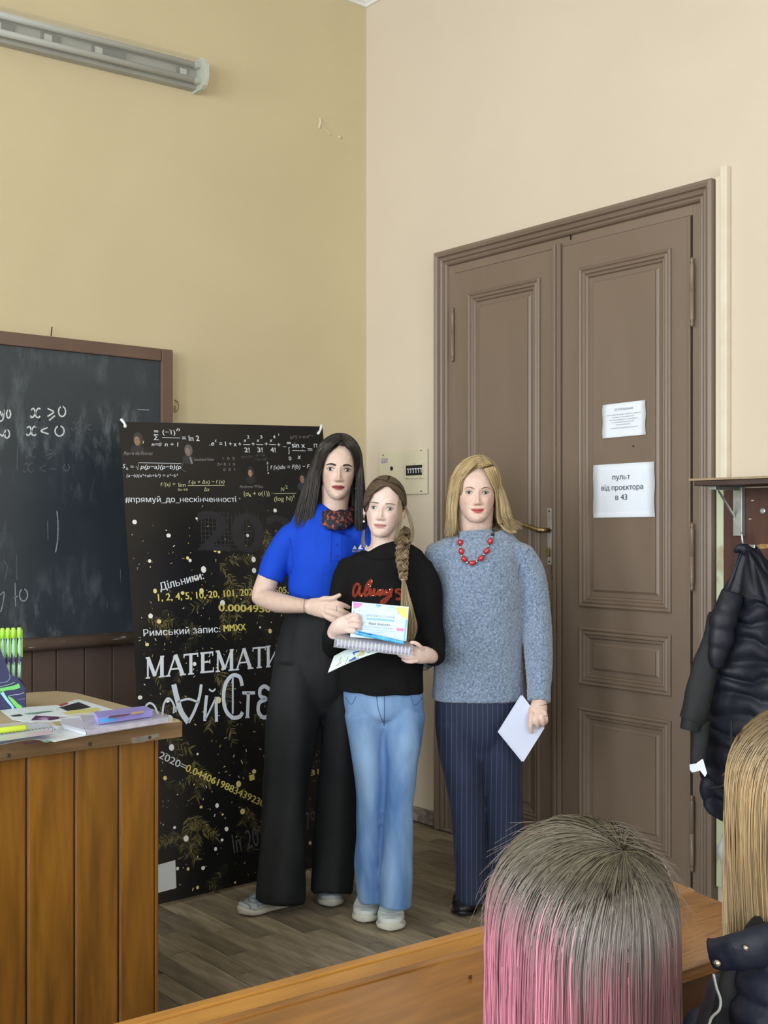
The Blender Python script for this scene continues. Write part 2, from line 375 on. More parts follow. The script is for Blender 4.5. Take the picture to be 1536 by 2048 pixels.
mb.build('keyhole_escutcheon', M('rust', (.05, .025, .015), rough=.7), leafL)
mb = MB(); mb.box((-.002, -1.347, 2.575), (-.0165, -1.349, 2.61)); mb.build('head_crack', m_gap, door)
mb = MB(); stroke(mb, [onx(x, y, -.0145) for x, y in ((1327, 1726), (1331, 1732), (1334, 1740), (1341, 1752))], [.003, .006, .004, .002], (-1, 0, 0)); stroke(mb, [onx(x, y, -.0145) for x, y in ((1332, 1740), (1339, 1744))], [.004, .002], (-1, 0, 0))
mb.build('paint_scratch', M('bare_scratch', (.7, .66, .58), rough=.7), leafR)
# flaked cream strip (old channel) right of the door
m_cream = M('cream_strip_paint', (.70, .62, .48), (.58, .48, .36), scale=7, rough=.6, stretch=(1, 1, .25), lo=.55, hi=.6)
mb = MB().box((-.022, -2.040, 1.56), (-.001, -2.062, 2.668), .004); t1 = tag(mb.build('trim_2', m_cream), kind='structure')
mb = MB().box((-.030, -2.063, 1.565), (-.001, -2.092, 2.700), .005); tag(mb.build('trim_3', M('cream_pipe_paint', (.70, .64, .52), (.66, .58, .46), scale=12, rough=.55)), kind='structure')
m_green = M('pale_green_strip', (.52, .58, .40), (.40, .36, .24), scale=16, rough=.6, stretch=(1, 1, .4), lo=.55, hi=.62)
tag(MB().box((-.020, -2.042, .09), (-.001, -2.074, 1.535), .004).build('trim_4', m_green), kind='structure')
# ---------------- paper signs on the door
m_paper = M('white_paper', (.78, .83, .92), (.74, .80, .90), scale=5, rough=.7)
m_ink = M('black_ink', (.03, .035, .045), rough=.7); m_inkg = M('grey_ink', (.22, .23, .27), rough=.7)
def paper_sign(name, label, y0, y1, z0, z1, rot, lines, ink, x):
    r = empty(name, (-x, (y0+y1)/2, z0), label, 'sign')
    n = 9; V = []; Fc = []
    def P(u, v, e=0):
        yy = y0+(y1-y0)*u; zz = z0+(z1-z0)*v+rot*(u-.5); bulge = .0012*math.sin(math.pi*v)*(1+.5*math.sin(5*u)); wob = .0035*math.sin(3.1*v*math.pi+u*2)*(.5-u)
        return np.array((-x-bulge-e, yy+wob, zz))
    for e in (.0005, 0):
        for i in range(n):
            for j in range(n): V.append(P(i/(n-1), j/(n-1), e))
    for i in range(n-1):
        for j in range(n-1):
            a = i*n+j; Fc += [(a, a+n, a+n+1, a+1), (n*n+a, n*n+a+1, n*n+a+n+1, n*n+a+n)]
    for i in range(n-1):
        for (a, b) in ((i, i+1), ((n-1)*n+i, (n-1)*n+i+1)): Fc.append((a, b, n*n+b, n*n+a))
        for (a, b) in ((i*n, (i+1)*n), (i*n+n-1, (i+1)*n+n-1)): Fc.append((a, b, n*n+b, n*n+a))
    obj('sheet', V, Fc, m_paper, r, True)
    for (s, u0, u1, v, h) in lines:
        mb = MB(); text_on(mb, s, P(u0, v, .0025), P(u1, v, .0025), h, (-1, 0, 0)); mb.build('lettering', ink, r)
    return r
paper_sign('paper_sign', 'large white paper sign about a projector remote taped to the brown door', -1.475, -1.773, 1.434, 1.645, .002,
  [('пульт', .335, .62, .705, .021), ('від проєктора', .145, .825, .51, .021), ('в 43', .38, .575, .325, .023)], m_ink, .0225)
paper_sign('notice_sheet', 'small white notice sheet with grey lines of print high on the brown door', -1.522, -1.731, 1.750, 1.883, .003,
  [('ОГОЛОШЕННЯ', .30, .72, .78, .0085), ('Трансляційний апарат «Пам’ять» вимкніть', .11, .90, .645, .0048), ('у вихідні та канікулярні дні', .24, .745, .57, .0048), ('Нас було обладнано та перевірено', .17, .83, .495, .0048), ('за потреби зверніться до вахтера', .23, .755, .42, .0048), ('черговий адміністратор', .33, .67, .345, .0048), ('у головному приміщенні корпусу №1', .21, .84, .25, .0048)], m_inkg, .0225)
mb = MB().lathe(onx(1267, 892, -.018), (-1, 0, 0), [(-.002, .004), (.003, .004), (.004, .003)], 8); tag(mb.build('pin', M('pin_dark', (.05, .04, .03), rough=.5)), 'dark pin head stuck between the two papers on the door', 'pin')
# ---------------- electrical box on the wall
m_panel = M('panel_cream', (.60, .545, .40), (.63, .575, .425), scale=4, rough=.5)
ep = empty('electrical_panel', (0, -.29, 1.55), 'flush cream electrical panel with a black row of breakers on the wall', 'electrical panel')
MB().box((-.012, -.115, 1.551), (-.0005, -.468, 1.764), .003).build('cover', m_panel, ep)
MB().box((-.018, -.312, 1.625), (-.011, -.448, 1.70), .004).build('breaker_frame', m_panel, ep)
mb = MB().box((-.020, -.325, 1.641), (-.0165, -.440, 1.689), .001); br = mb.build('breaker_window', m_black, ep)
m_lev = M('breaker_lever', (.7, .7, .7), rough=.4)
for k in range(6):
    y = -.340-.0185*k; mb = MB().box((-.026, y, 1.668), (-.019, y-.009, 1.674), .001); mb.box((-.0225, y-.003, 1.652), (-.0195, y-.006, 1.668)); mb.build('breaker_lever', m_lev, br)
mb = MB().lathe((-.012, -.212, 1.680), (-1, 0, 0), [(0, .010), (.003, .010), (.004, .008)], 14); mb.build('keyhole', m_black, ep)
mb = MB().box((-.013, -.135, 1.708), (-.0115, -.180, 1.732)); mb.build('label_plate', M('label_grey', (.18, .19, .22), (.45, .46, .48), scale=60, rough=.5), ep)
for (y, z) in ((-.150, 1.748), (-.43, 1.757), (-.43, 1.565), (-.33, 1.628), (-.428, 1.630), (-.385, 1.694)): MB().lathe((-.012, y, z), (-1, 0, 0), [(0, .003), (.0075, .003)], 8).build('screw', M('screw_dull', (.25, .22, .16), rough=.5), ep)
# ---------------- fluorescent lamp on the left wall
m_lampm = M('lamp_enamel', (.42, .42, .375), (.37, .37, .33), scale=6, rough=.35)
m_lampc = M('lamp_end_cap', (.52, .54, .47), rough=.4)
m_cover = glassy('lamp_cover_clear', (.45, .46, .42), .16, .12)
lx0, lx1 = -2.25, -.985
def LP(x, y, z): return (x, y, z+(x-lx1)*.036)   # the lamp hangs a little low on its far end
lamp = empty('fluorescent_wall_lamp', (-1.6, 0, 3.33), 'twin tube fluorescent lamp with clear cover high on the yellow wall', 'lamp')
mb = MB(); mb.hexa([LP(lx0, -.035, 3.337), LP(lx1-.01, -.035, 3.337), LP(lx1-.01, -.001, 3.335), LP(lx0, -.001, 3.335), LP(lx0, -.035, 3.457), LP(lx1-.01, -.035, 3.457), LP(lx1-.01, -.001, 3.462), LP(lx0, -.001, 3.462)])
mb.build('housing', m_lampm, lamp)
for z in (3.430, 3.362):
    mb = MB(); mb.tube([LP(lx0+.02, -.066, z), LP(lx1-.045, -.066, z)], .013, 14); tb = mb.build('tube', M('tube_glass', (.50, .51, .47), rough=.25), lamp, True)
    mb = MB(); mb.lathe(LP(lx1-.045, -.066, z), (1, 0, 0), [(0, .0135), (.018, .0135)], 12); mb.box(LP(lx1-.027, -.075, z-.010), LP(lx1-.014, -.04, z+.010)); mb.build('lamp_holder', m_lampc, tb)
prof = [(-.03, 3.330), (-.07, 3.330), (-.095, 3.342), (-.108, 3.370), (-.110, 3.40), (-.108, 3.428), (-.095, 3.452), (-.07, 3.464), (-.03, 3.464)]
V = []; Fc = []
for (y, z) in prof: V += [LP(lx0, y, z), LP(lx1-.012, y, z)]
for i in range(len(prof)-1): Fc.append((2*i, 2*i+1, 2*i+3, 2*i+2))
obj('clear_cover', V, Fc, m_cover, lamp, True)
mb = MB(); cp = [(0, 3.326)]+[(y*1.03, (z-3.397)*1.04+3.397) for (y, z) in prof[1:-1]]+[(0, 3.468)]
k = len(cp); Vc = [LP(lx1-.013, y, z) for y, z in cp]+[LP(lx1+.006, y, z) for y, z in cp]+[LP(lx1+.010, y*.9, (z-3.397)*.94+3.397) for y, z in cp]
Fc = [tuple(range(k))[::-1]]+[(r*k+i, r*k+(i+1) % k, (r+1)*k+(i+1) % k, (r+1)*k+i) for r in (0, 1) for i in range(k)]+[tuple(range(2*k, 3*k))]
obj('end_cap', Vc, Fc, m_lampc, lamp)
m_ball = M('ballast_grey', (.20, .20, .18), rough=.5)
for (a, b) in ((-1.93, -1.83), (-1.72, -1.64), (-1.50, -1.35), (-1.10, -1.05)):
    mb = MB().box(LP(a, -.048, 3.377), LP(b, -.034, 3.413), .003); q = mb.build('ballast', m_ball, lamp)
    mb = MB().box(LP(a+.012, -.0495, 3.383), LP(a+.045, -.048, 3.408)); mb.build('ballast_label', m_lampc, q)
# ---------------- chalkboard
m_board = None
def chalk_mat():
    m = M('chalkboard_slate', (.022, .030, .040), (.036, .047, .058), scale=2.2, rough=.34, lo=.3, hi=.75)
    nt = m.node_tree; N = nt.nodes; L = nt.links; b = N['Principled BSDF']
    tc = N.new('ShaderNodeTexCoord'); mp = N.new('ShaderNodeMapping'); mp.inputs['Scale'].default_value = (9, 1, 2.6); mp.inputs['Rotation'].default_value = (0, .45, 0); L.new(tc.outputs['Object'], mp.inputs['Vector'])
    n1 = N.new('ShaderNodeTexNoise'); n1.inputs['Scale'].default_value = 2.0; n1.inputs['Detail'].default_value = 7; n1.inputs['Roughness'].default_value = .7; L.new(mp.outputs[0], n1.inputs['Vector'])
    n2 = N.new('ShaderNodeTexNoise'); n2.inputs['Scale'].default_value = 3.2; L.new(tc.outputs['Object'], n2.inputs['Vector'])
    r1 = N.new('ShaderNodeMapRange'); r1.inputs[1].default_value = .48; r1.inputs[2].default_value = .85; L.new(n1.outputs['Fac'], r1.inputs[0])
    r2 = N.new('ShaderNodeMapRange'); r2.inputs[1].default_value = .46; r2.inputs[2].default_value = .72; L.new(n2.outputs['Fac'], r2.inputs[0])
    mu = N.new('ShaderNodeMath'); mu.operation = 'MULTIPLY'; L.new(r1.outputs[0], mu.inputs[0]); L.new(r2.outputs[0], mu.inputs[1])
    mx = N.new('ShaderNodeMix'); mx.data_type = 'RGBA'; L.new(mu.outputs[0], mx.inputs[0])
    old = b.inputs['Base Color'].links[0].from_socket; L.new(old, mx.inputs[6]); mx.inputs[7].default_value = (.26, .30, .33, 1); L.new(mx.outputs[2], b.inputs['Base Color'])
    return m
m_board = chalk_mat()
BX0, BX1, BZ0, BZ1 = -3.4, -1.128, .94, 2.165; BY = -.058
cb = empty('chalkboard', (-2.2, 0, .94), 'dark chalkboard in a brown wooden frame with chalk inequalities', 'chalkboard')
MB().box((BX0, -.045, BZ0), (BX1-.03, -.004, BZ1-.03)).build('writing_surface', m_board, cb)
for (a, b) in (((BX0, BY, 2.112), (BX1-.056, -.001, BZ1)), ((BX1-.054, BY, .94), (BX1, -.001, BZ1))):
    MB().box(a, b, .004).build('frame_rail', m_brown_dk, cb)
m_ledge = M('chalk_ledge_paint', (.14, .095, .075), (.60, .58, .55), scale=14, rough=.5, stretch=(1, 5, 5), lo=.62, hi=.68)
v, f = tube([(BX0, -.085, .93), (BX1, -.085, .93)], .030, 14, True, .022); led = obj('chalk_ledge', v, f, m_ledge, cb, True)
MB().box((BX0, -.08, .93), (BX1, -.003, .948), .003).build('ledge_board', m_brown_dk, cb)
m_chalk = M('chalk_white', (.72, .74, .74), (.45, .48, .5), scale=160, rough=.9)
m_chalk2 = M('chalk_faint', (.11, .125, .14), (.06, .07, .08), scale=120, rough=.9)
m_chalk3 = M('chalk_mid', (.30, .33, .35), (.18, .2, .22), scale=140, rough=.9)
def chalk(strokes, mat, w=.006):
    for pts in strokes:
        mb = MB(); P = spline([ony(x, y, -.0455) for x, y in pts], max(8, 5*len(pts))) if len(pts) > 2 else [ony(x, y, -.0455) for x, y in pts]
        stroke(mb, P, w, (0, -1, 0), .0004); mb.build('chalk_stroke', mat, cb)
def zed(cx, cy, rx, ry, k=13, a0=-1.9, a1=4.9): return [(cx+rx*math.cos(a0+(a1-a0)*i/(k-1)), cy+ry*math.sin(a0+(a1-a0)*i/(k-1))) for i in range(k)]
def xch(cx, cy, s=1): return [[(cx-9*s, cy-6*s), (cx-4*s, cy-9*s), (cx-1*s, cy-2*s), (cx-3*s, cy+6*s), (cx-8*s, cy+9*s), (cx-10*s, cy+5*s)], [(cx+10*s, cy-8*s), (cx+5*s, cy-9*s), (cx, cy-1*s), (cx+1*s, cy+7*s), (cx+6*s, cy+9*s), (cx+9*s, cy+6*s)]]
S = []
S += xch(71, 826)+xch(63, 862)
S += [[(95, 817), (107, 824), (95, 833)], [(98, 841), (110, 831)], zed(124, 823, 7, 10), [(95, 855), (82, 862), (97, 868)], zed(119, 862, 9, 10)]
S += [[(0, 822), (4, 832), (8, 820), (6, 838), (0, 843)], zed(17, 828, 4, 8), zed(14, 868, 5, 8), [(0, 868), (5, 872), (9, 866)]]
chalk(S, m_chalk)
S = [[(114, 1022), (116, 1050), (115, 1080), (111, 1105)], zed(47, 1190, 8, 12), [(28, 1196), (36, 1192)], [(0, 1190), (8, 1184), (6, 1205), (2, 1222), (0, 1222)], [(30, 1166), (31, 1213)], [(275, 819), (298, 820)]]
chalk(S[:3], m_chalk3, .005); chalk(S[3:], m_chalk3, .004)
S = xch(62, 905, 1.1)+[[(90, 896), (107, 904), (90, 912)], [(95, 918), (110, 908)]]+xch(57, 935)+[[(92, 930), (80, 937), (92, 944)], zed(133, 935, 6, 7)]+xch(152, 852, .9)+[[(182, 848), (172, 855), (184, 862)], zed(80, 848, 10, 8)]+[[(95, 1042), (96, 1080)], [(33, 1110), (34, 1160)], [(241, 1138), (241, 1165)], [(215, 1205), (214, 1218)], [(35, 890), (34, 940)], [(100, 938), (112, 938)], [(10, 1040), (10, 1070)], [(8, 1120), (14, 1135), (10, 1160)]]
chalk(S, m_chalk2, .004)
mb = MB(); mb.tube([ony(102, 672, -.012), ony(104, 654, -.03)], .0022, 6); tag(mb.build('nail', m_black), 'thin bent nail sticking from the wall above the chalkboard', 'nail')
mb = MB(); mb.tube(spline([ony(350, 800, -.005), ony(356, 806, -.03), ony(356, 818, -.035), ony(350, 824, -.03), ony(350, 812, -.015)], 14), .0025, 6); tag(mb.build('wire_hook', M('hook_rust', (.2, .12, .07), rough=.6)), 'small wire hook on the wall beside the chalkboard frame', 'hook')
# ---------------- boarded wainscot below the chalkboard
wain = empty('trim_5', (-2.2, 0, 0), kind='structure')
gx = [-1.118]
while gx[-1] > -3.3: gx.append(gx[-1]-.118)
edges = [-3.2, -3.08, -2.96, -2.84, -2.72, -2.6, -2.48, -2.36, -2.24, -2.12, -2.0, -1.88, -1.757, -1.656, -1.534, -1.409, -1.29, -1.17]
for a, b in zip(edges[:-1], edges[1:]): MB().box((a+.002, -.048, .01), (b-.002, -.006, .905), .003).build('plank', m_wains, wain)
# ================================================================ STANDING BANNER
BT, BB, BH = -.45, -.71, 1.82
bn_v = np.array((0, BT-BB, BH)); bn_v /= np.linalg.norm(bn_v); bn_n = np.cross((1, 0, 0), bn_v)
def bpl(px, py):
    r = FW + (px-768)/FPX*RT + np.array((0, 0, (1052-py)/FPX)); p0 = np.array((0, BB, 0))
    t = ((p0-CAM)@bn_n)/(r@bn_n); return CAM+t*r
m_ban = M('banner_vinyl', (.0060, .0060, .0066), (.0105, .010, .0095), scale=3, rough=.33, lo=.35, hi=.8)
ban = empty('x_stand_banner', (-1.1, -.6, 0), 'tall black printed X-stand banner with mathematical formulas and fir lights', 'banner')
rows = 40; cols = 14; V = []; Fc = []
lefts = [(237, 843), (246, 960), (254, 1080), (263, 1210), (271, 1340), (276, 1440), (283, 1560)]
LX = [(bpl(*p)[2], bpl(*p)[0]) for p in lefts]; LX.sort(); lz = [a for a, b in LX]; lxx = [b for a, b in LX]
xr = bpl(645, 853)[0]
ztl, ztr = bpl(237, 843)[2], bpl(645, 853)[2]
def ban_p(u, w, e=0):   # u across, w down
    z = (ztl+(ztr-ztl)*u)*(1-w)+.012*w
    xl = np.interp(z, lz, lxx); x = xl+(xr-xl)*u
    y = BB+(BT-BB)*z/BH; return np.array((x, y, z))-bn_n*e
for e in (0, .0012):
    for i in range(rows+1):
        for j in range(cols+1): V.append(ban_p(j/cols, i/rows, e))
k = (rows+1)*(cols+1)
for i in range(rows):
    for j in range(cols):
        a = i*(cols+1)+j; Fc += [(a, a+cols+1, a+cols+2, a+1), (k+a, k+a+1, k+a+cols+2, k+a+cols+1)]
for i in range(rows):
    a = i*(cols+1); b = a+cols+1; Fc.append((a, k+a, k+b, b)); a += cols; b += cols; Fc.append((a, b, k+b, k+a))
for j in range(cols):
    a = j; Fc.append((a, a+1, k+a+1, k+a)); a = rows*(cols+1)+j; Fc.append((a, k+a, k+a+1, a+1))
obj('printed_sheet', V, Fc, m_ban, ban)
# stand behind the sheet
m_pole = M('stand_pole', (.25, .25, .26), rough=.3, metal=.8); m_hookw = M('hook_plastic', (.72, .76, .78), rough=.3)
tl, tr = ban_p(.03, .012), ban_p(.97, .012); bl_, br_ = ban_p(.04, .985), ban_p(.96, .985); hub = (tl+tr+bl_+br_)/4+np.array((0, .10, 0))
for c in (tl, tr, bl_, br_):
    mb = MB(); mb.tube(spline([c-bn_n*.006, (c+hub)/2+np.array((0, .03, 0)), hub], 10), .005, 8); mb.build('stand_arm', m_pole, ban, True)
mb = MB(); mb.tube([hub, (hub[0], -.12, .004)], .007, 8); mb.build('stand_leg', m_pole, ban, True)
for (a, b, c) in (((241, 838), (247, 848), (250, 856)), ((643, 849), (638, 862), (634, 869))):
    mb = MB(); mb.tube(spline([bpl(*a)+bn_n*.002, bpl(*b)+bn_n*.008, bpl(*c)+bn_n*.004], 8), [.004, .006, .006, .005, .005, .006, .007, .004], 8); mb.build('corner_hook', m_hookw, ban, True)
# print inks
ink_w = M('print_white', (.70, .74, .80), rough=.4); ink_g = M('print_grey', (.24, .24, .25), rough=.4); ink_d = M('print_dim', (.10, .10, .11), rough=.4)
ink_y = M('print_yellow', (.72, .62, .16), rough=.4); ink_c = M('print_cream', (.60, .60, .36), rough=.4); ink_b = M('print_brickgrey', (.022, .022, .026), rough=.4)
BTXT = {}
def bt(s, a, b, hpx, ink=ink_w, bold=0, shear=0):
    p0, p1 = bpl(*a), bpl(*b); d = (p0-CAM)@FW
    mb = MB(); text_on(mb, s, p0, p1, hpx*d/FPX, bn_n, .0009, bold, shear); 
    if mb.v: mb.build('printed_text', ink, ban)
def bs(pts, wpx, ink=ink_w, smooth=False, name='printed_line', eps=.0009):
    P = [bpl(*p) for p in pts]; d = (P[0]-CAM)@FW
    if smooth: P = spline(P, 6*len(P))
    mb = MB(); stroke(mb, P, wpx*d/FPX, bn_n, eps); mb.build(name, ink, ban)
IT = .28; B1 = .012
bt('∞', (308, 866), (316.5, 866.3), 8, bold=B1); bt('Σ', (308, 880), (317, 880.3), 11.5, bold=B1); bt('n=0', (303, 892), (323, 892.4), 7.5, shear=IT, bold=B1)
bt('(−1)', (325, 868.5), (350.5, 869), 9.5, bold=B1); bt('n', (352.5, 862.3), (359.5, 862.5), 8.5, shear=IT, bold=B1); bs([(324, 875.3), (360, 876)], 1.1); bt('n + 1', (329.5, 892.5), (357, 893), 9, shear=.15, bold=B1); bt('= ln 2', (364.7, 881.4), (398.8, 882), 11.5, bold=B1)
bt('.e', (418.5, 891), (428.5, 891.2), 10, shear=IT, bold=B1); bt('x', (429, 884.3), (433.5, 884.4), 8, shear=IT); bt('= 1 + x +', (439, 892), (482.5, 892.8), 10, bold=B1)
for (c, s1, s2) in ((487, '2', '2!'), (513, '3', '3!'), (539, '4', '4!')):
    bt('x', (c, 884), (c+5.8, 884.1), 8, shear=IT, bold=B1); bt(s1, (c+7.3, 877), (c+11.6, 877.1), 7, bold=B1); bs([(c-.6, 889), (c+13, 889.4)], 1.1); bt(s2, (c+2, 904.4), (c+12.4, 904.6), 10, bold=B1)
for c in (503, 529.4): bt('+', (c, 892.5), (c+7, 892.7), 10)
bt('+ ...', (555, 894), (572.3, 894.3), 10); bt('∞', (573.8, 889.5), (581.5, 889.6), 8, bold=B1); bt('∫', (576, 905), (580.5, 905.1), 10); bt('0', (577.5, 920.6), (582.7, 920.7), 8, bold=B1)
bt('sin x', (584, 895), (609.7, 895.6), 11, bold=B1); bs([(584.2, 901), (611.2, 901.8)], 1.1); bt('x', (594.7, 918), (602, 918.2), 11, shear=IT, bold=B1); bt('=', (615.7, 903.5), (624.7, 903.8), 10, bold=B1); bt('π', (627.7, 895), (635, 895.2), 10, shear=.1)
bt('(xⁿ)′ = α·xⁿ⁻¹', (580.5, 877.6), (626, 875.8), 6, ink_g)
bt('Pierre de Fermat', (247, 910.5), (306, 910.3), 8, ink_g, shear=.4); bt('Leonhard Euler', (388, 922), (428.5, 921.6), 6.5, ink_g); bt('Andrew Wiles', (479.4, 976), (526.3, 975.8), 6.5, ink_g)
bt('S', (245.3, 936.5), (251, 936.6), 9, shear=IT, bold=B1); bt('Δ', (251.5, 939.5), (256.5, 939.6), 5); bt('=', (261, 937), (267.5, 937.1), 8, bold=B1); bt('p(p−a)(p−b)(p', (280, 937.5), (362, 938), 9, shear=IT, bold=B1); bs([(271.4, 934), (273, 933), (275.3, 940), (277.3, 925.6), (362, 927)], .9)
bt('(a−b)(a²+ab+b²) = a³−b³', (253, 954.2), (356, 953.8), 6.5, shear=.2)
bt('f ′(x) =', (321, 972.3), (351, 972), 8, ink_c, shear=IT); bt('lim', (357.3, 973.8), (371.4, 973.7), 8.5, ink_c); bt('Δx→0', (355.5, 981.6), (375.3, 981.5), 5, ink_c); bt('f (x + Δx) − f (x)', (377.3, 967.9), (449, 966.5), 7.5, ink_c, shear=.2); bs([(375.3, 971.3), (448.8, 970.8)], .9, ink_c); bt('Δx', (408, 982.4), (419, 982.2), 8, ink_c, shear=.15)
bt('#прямуй_до_нескінченності', (250.5, 1004.5), (472.3, 1004), 12, bold=.008)
bt('1  0  0', (445.7, 919.5), (469.2, 919.4), 5.5, ink_g); bt('Δ= 0  1  0', (434, 931), (470, 930.9), 5.5, ink_g); bt('0  0  1', (446.8, 941.9), (470, 941.7), 5.5, ink_g)
bt('tg(α−β)=', (482.4, 915.7), (506.4, 915), 5, ink_d); bt('tgα−tgβ', (510, 912), (530, 911.7), 4.5, ink_d); bt('1+tgα·tgβ', (508.6, 920.3), (533, 920), 4.5, ink_d)
bt('b', (533.3, 928.8), (536.8, 928.8), 6, shear=IT); bt('∫', (534, 939), (537, 939), 7); bt('a', (534.4, 947.9), (538, 947.9), 6, shear=IT); bt('f (x)dx = F(b) − F(a)', (540.8, 938.6), (630, 936.2), 8.5, shear=IT, bold=.006)
bt('(σₖ + o(1)) ·', (487.7, 991.7), (545.3, 990.5), 9.5, ink_c, bold=.006); bt('N', (561.3, 982.7), (569.5, 982.5), 8.5, ink_c, shear=IT); bt('2', (570.8, 977.5), (575.6, 977.4), 7, ink_c); bs([(547.5, 987.2), (592, 986.5)], .9, ink_c); bt('(log N)', (548.6, 1002.2), (585.3, 1001), 9.5, ink_c, shear=.12); bt('k', (586, 995.5), (590, 995.3), 7, ink_c, shear=IT)
bt('2020', (398, 1100), (652, 1112), 86, ink_b, bold=.03)
for i in range(16):
    x = 402+i*7.6; bs([(x, 1020+rng.uniform(0, 10)), (x+1, 1100-rng.uniform(0, 20))], .5, ink_d); 
for i in range(9):
    y = 1026+i*9; bs([(398+rng.uniform(0, 9), y), (446+rng.uniform(0, 70), y+1)], .45, ink_d)
bt('Дільники:', (320.8, 1181.6), (408, 1157.6), 16, bold=.015); bt('1, 2, 4, 5, 10, 20, 101, 202, 404, 505,', (316.4, 1202), (577, 1186), 15, ink_y, bold=.02); bt('0.0004950495', (437.4, 1222), (576, 1226), 15, ink_y, bold=.035)
bt('Римський запис:', (287, 1272.7), (440.4, 1264.2), 14, bold=.01); bt('MMXX', (447.7, 1263.3), (491.6, 1260.4), 14, ink_y, bold=.03)
bt('ln 2020=', (296, 1505), (369, 1541), 15, bold=.012); bt('0.04406198834392303', (370, 1541.5), (534, 1618), 15, ink_y, bold=.02)
bt('ln 2020', (468, 1707), (545, 1682), 40, ink_d); bt('2798', (600, 1664), (646, 1650), 36, ink_d); bt('1', (500, 1562), (509, 1559), 12, ink_y, bold=.04); bt('81', (618, 1552), (638, 1549), 12, ink_y, bold=.04); bt('СТЕ', (622, 1536), (645, 1530), 12, ink_d)
# big serif lettering
GL = {'М': ([(.12, 0, .12, 1, .08), (.12, 1, .5, .08, .17), (.5, .08, .88, 1, .08), (.88, 0, .88, 1, .17)], [(.12, 0, .24), (.88, 0, .34), (.1, 1, .2), (.9, 1, .2)]),
 'А': ([(.1, 0, .5, 1, .08), (.5, 1, .9, 0, .19), (.25, .33, .75, .33, .07)], [(.1, 0, .26), (.9, 0, .34)]),
 'Т': ([(.5, 0, .5, 1, .18), (.04, .955, .96, .955, .09), (.06, .8, .06, 1, .06), (.94, .8, .94, 1, .06)], [(.5, 0, .38)]),
 'Е': ([(.26, 0, .26, 1, .19), (.1, .955, .9, .955, .09), (.1, .045, .94, .045, .09), (.26, .52, .72, .52, .08), (.88, .78, .88, 1, .06), (.92, 0, .92, .24, .06), (.7, .42, .7, .62, .05)], []),
 'И': ([(.15, 0, .15, 1, .19), (.85, 0, .85, 1, .19), (.15, .06, .85, .94, .08)], [(.15, 0, .32), (.15, 1, .32), (.85, 0, .32), (.85, 1, .32)])}
def glyph(ch, x0, x1, yb0, yb1, hpx, ink=ink_w):
    mb = MB(); d = (bpl(x0, yb0)-CAM)@FW
    def Q(u, v): return bpl(x0+(x1-x0)*u, yb0+(yb1-yb0)*u-hpx*v)
    W_ = (x1-x0)*d/FPX
    for i, (a, b, c, e, w) in enumerate(GL[ch][0]): stroke(mb, [Q(a, b), Q(c, e)], w*W_*1.28, bn_n, .0009+.00006*i)
    for (c, y, w) in GL[ch][1]: stroke(mb, [Q(c-w/2, y+(.02 if y == 0 else -.02)), Q(c+w/2, y+(.02 if y == 0 else -.02))], .07*hpx*d/FPX, bn_n, .0014)
    mb.build('printed_letter', ink, ban)
def bly(x): return 1357-(x-293)*.0944
for ch, a, b in (('М', 291, 328), ('А', 332, 369), ('Т', 366, 397), ('Е', 397, 429), ('М', 431, 467), ('А', 470, 504), ('Т', 504, 532), ('И', 532, 560), ('Е', 563, 591)):
    glyph(ch, a, b, bly(a), bly(b), 42)
ink_w2 = M('print_white_big', (.66, .72, .82), rough=.4)
def z4(x, y): return (230+x/3.413, 1130+y/3.413)
def bss(pts, w, ink=ink_w2): bs([z4(*p) for p in pts], w, ink, True, 'printed_letter')
bss([(215, 1000), (212, 960), (240, 943), (270, 965), (295, 1020), (320, 1030), (330, 960), (355, 912), (385, 925), (410, 985), (395, 1010)], 4.2); bss([(350, 1070), (372, 1030), (395, 1050), (425, 1060), (440, 1090), (440, 1120)], 3.6)
bss([(400, 815), (420, 900), (450, 1000), (500, 1075)], 11.5); bss([(500, 1075), (540, 1000), (575, 900), (588, 815)], 6.5); bss([(425, 935), (500, 915), (575, 940)], 4.5); bss([(395, 985), (420, 985)], 11)
bss([(625, 890), (615, 985), (612, 1065)], 7); bss([(690, 900), (690, 985), (692, 1070)], 7); bss([(615, 1055), (650, 985), (688, 905)], 4); bss([(640, 848), (665, 862), (685, 845)], 3.4)
bss([(868, 825), (850, 765), (800, 755), (755, 810), (740, 900), (755, 990), (800, 1040), (850, 1035), (870, 1005)], 8); bss([(803, 760), (803, 1015)], 4)
bss([(868, 873), (955, 873)], 6.5); bss([(910, 870), (903, 1040)], 7.5); bss([(888, 1040), (918, 1040)], 3)
bss([(1055, 850), (1020, 828), (990, 850), (992, 895), (1030, 915), (985, 940), (978, 1000), (1010, 1040), (1050, 1030)], 8)
mb = MB(); mb.add([bpl(*p)+bn_n*.0008 for p in ((300, 1734), (350.5, 1720), (352.5, 1776), (300, 1790))], [(0, 3, 2, 1)]); mb.build('white_print_patch', ink_w, ban)
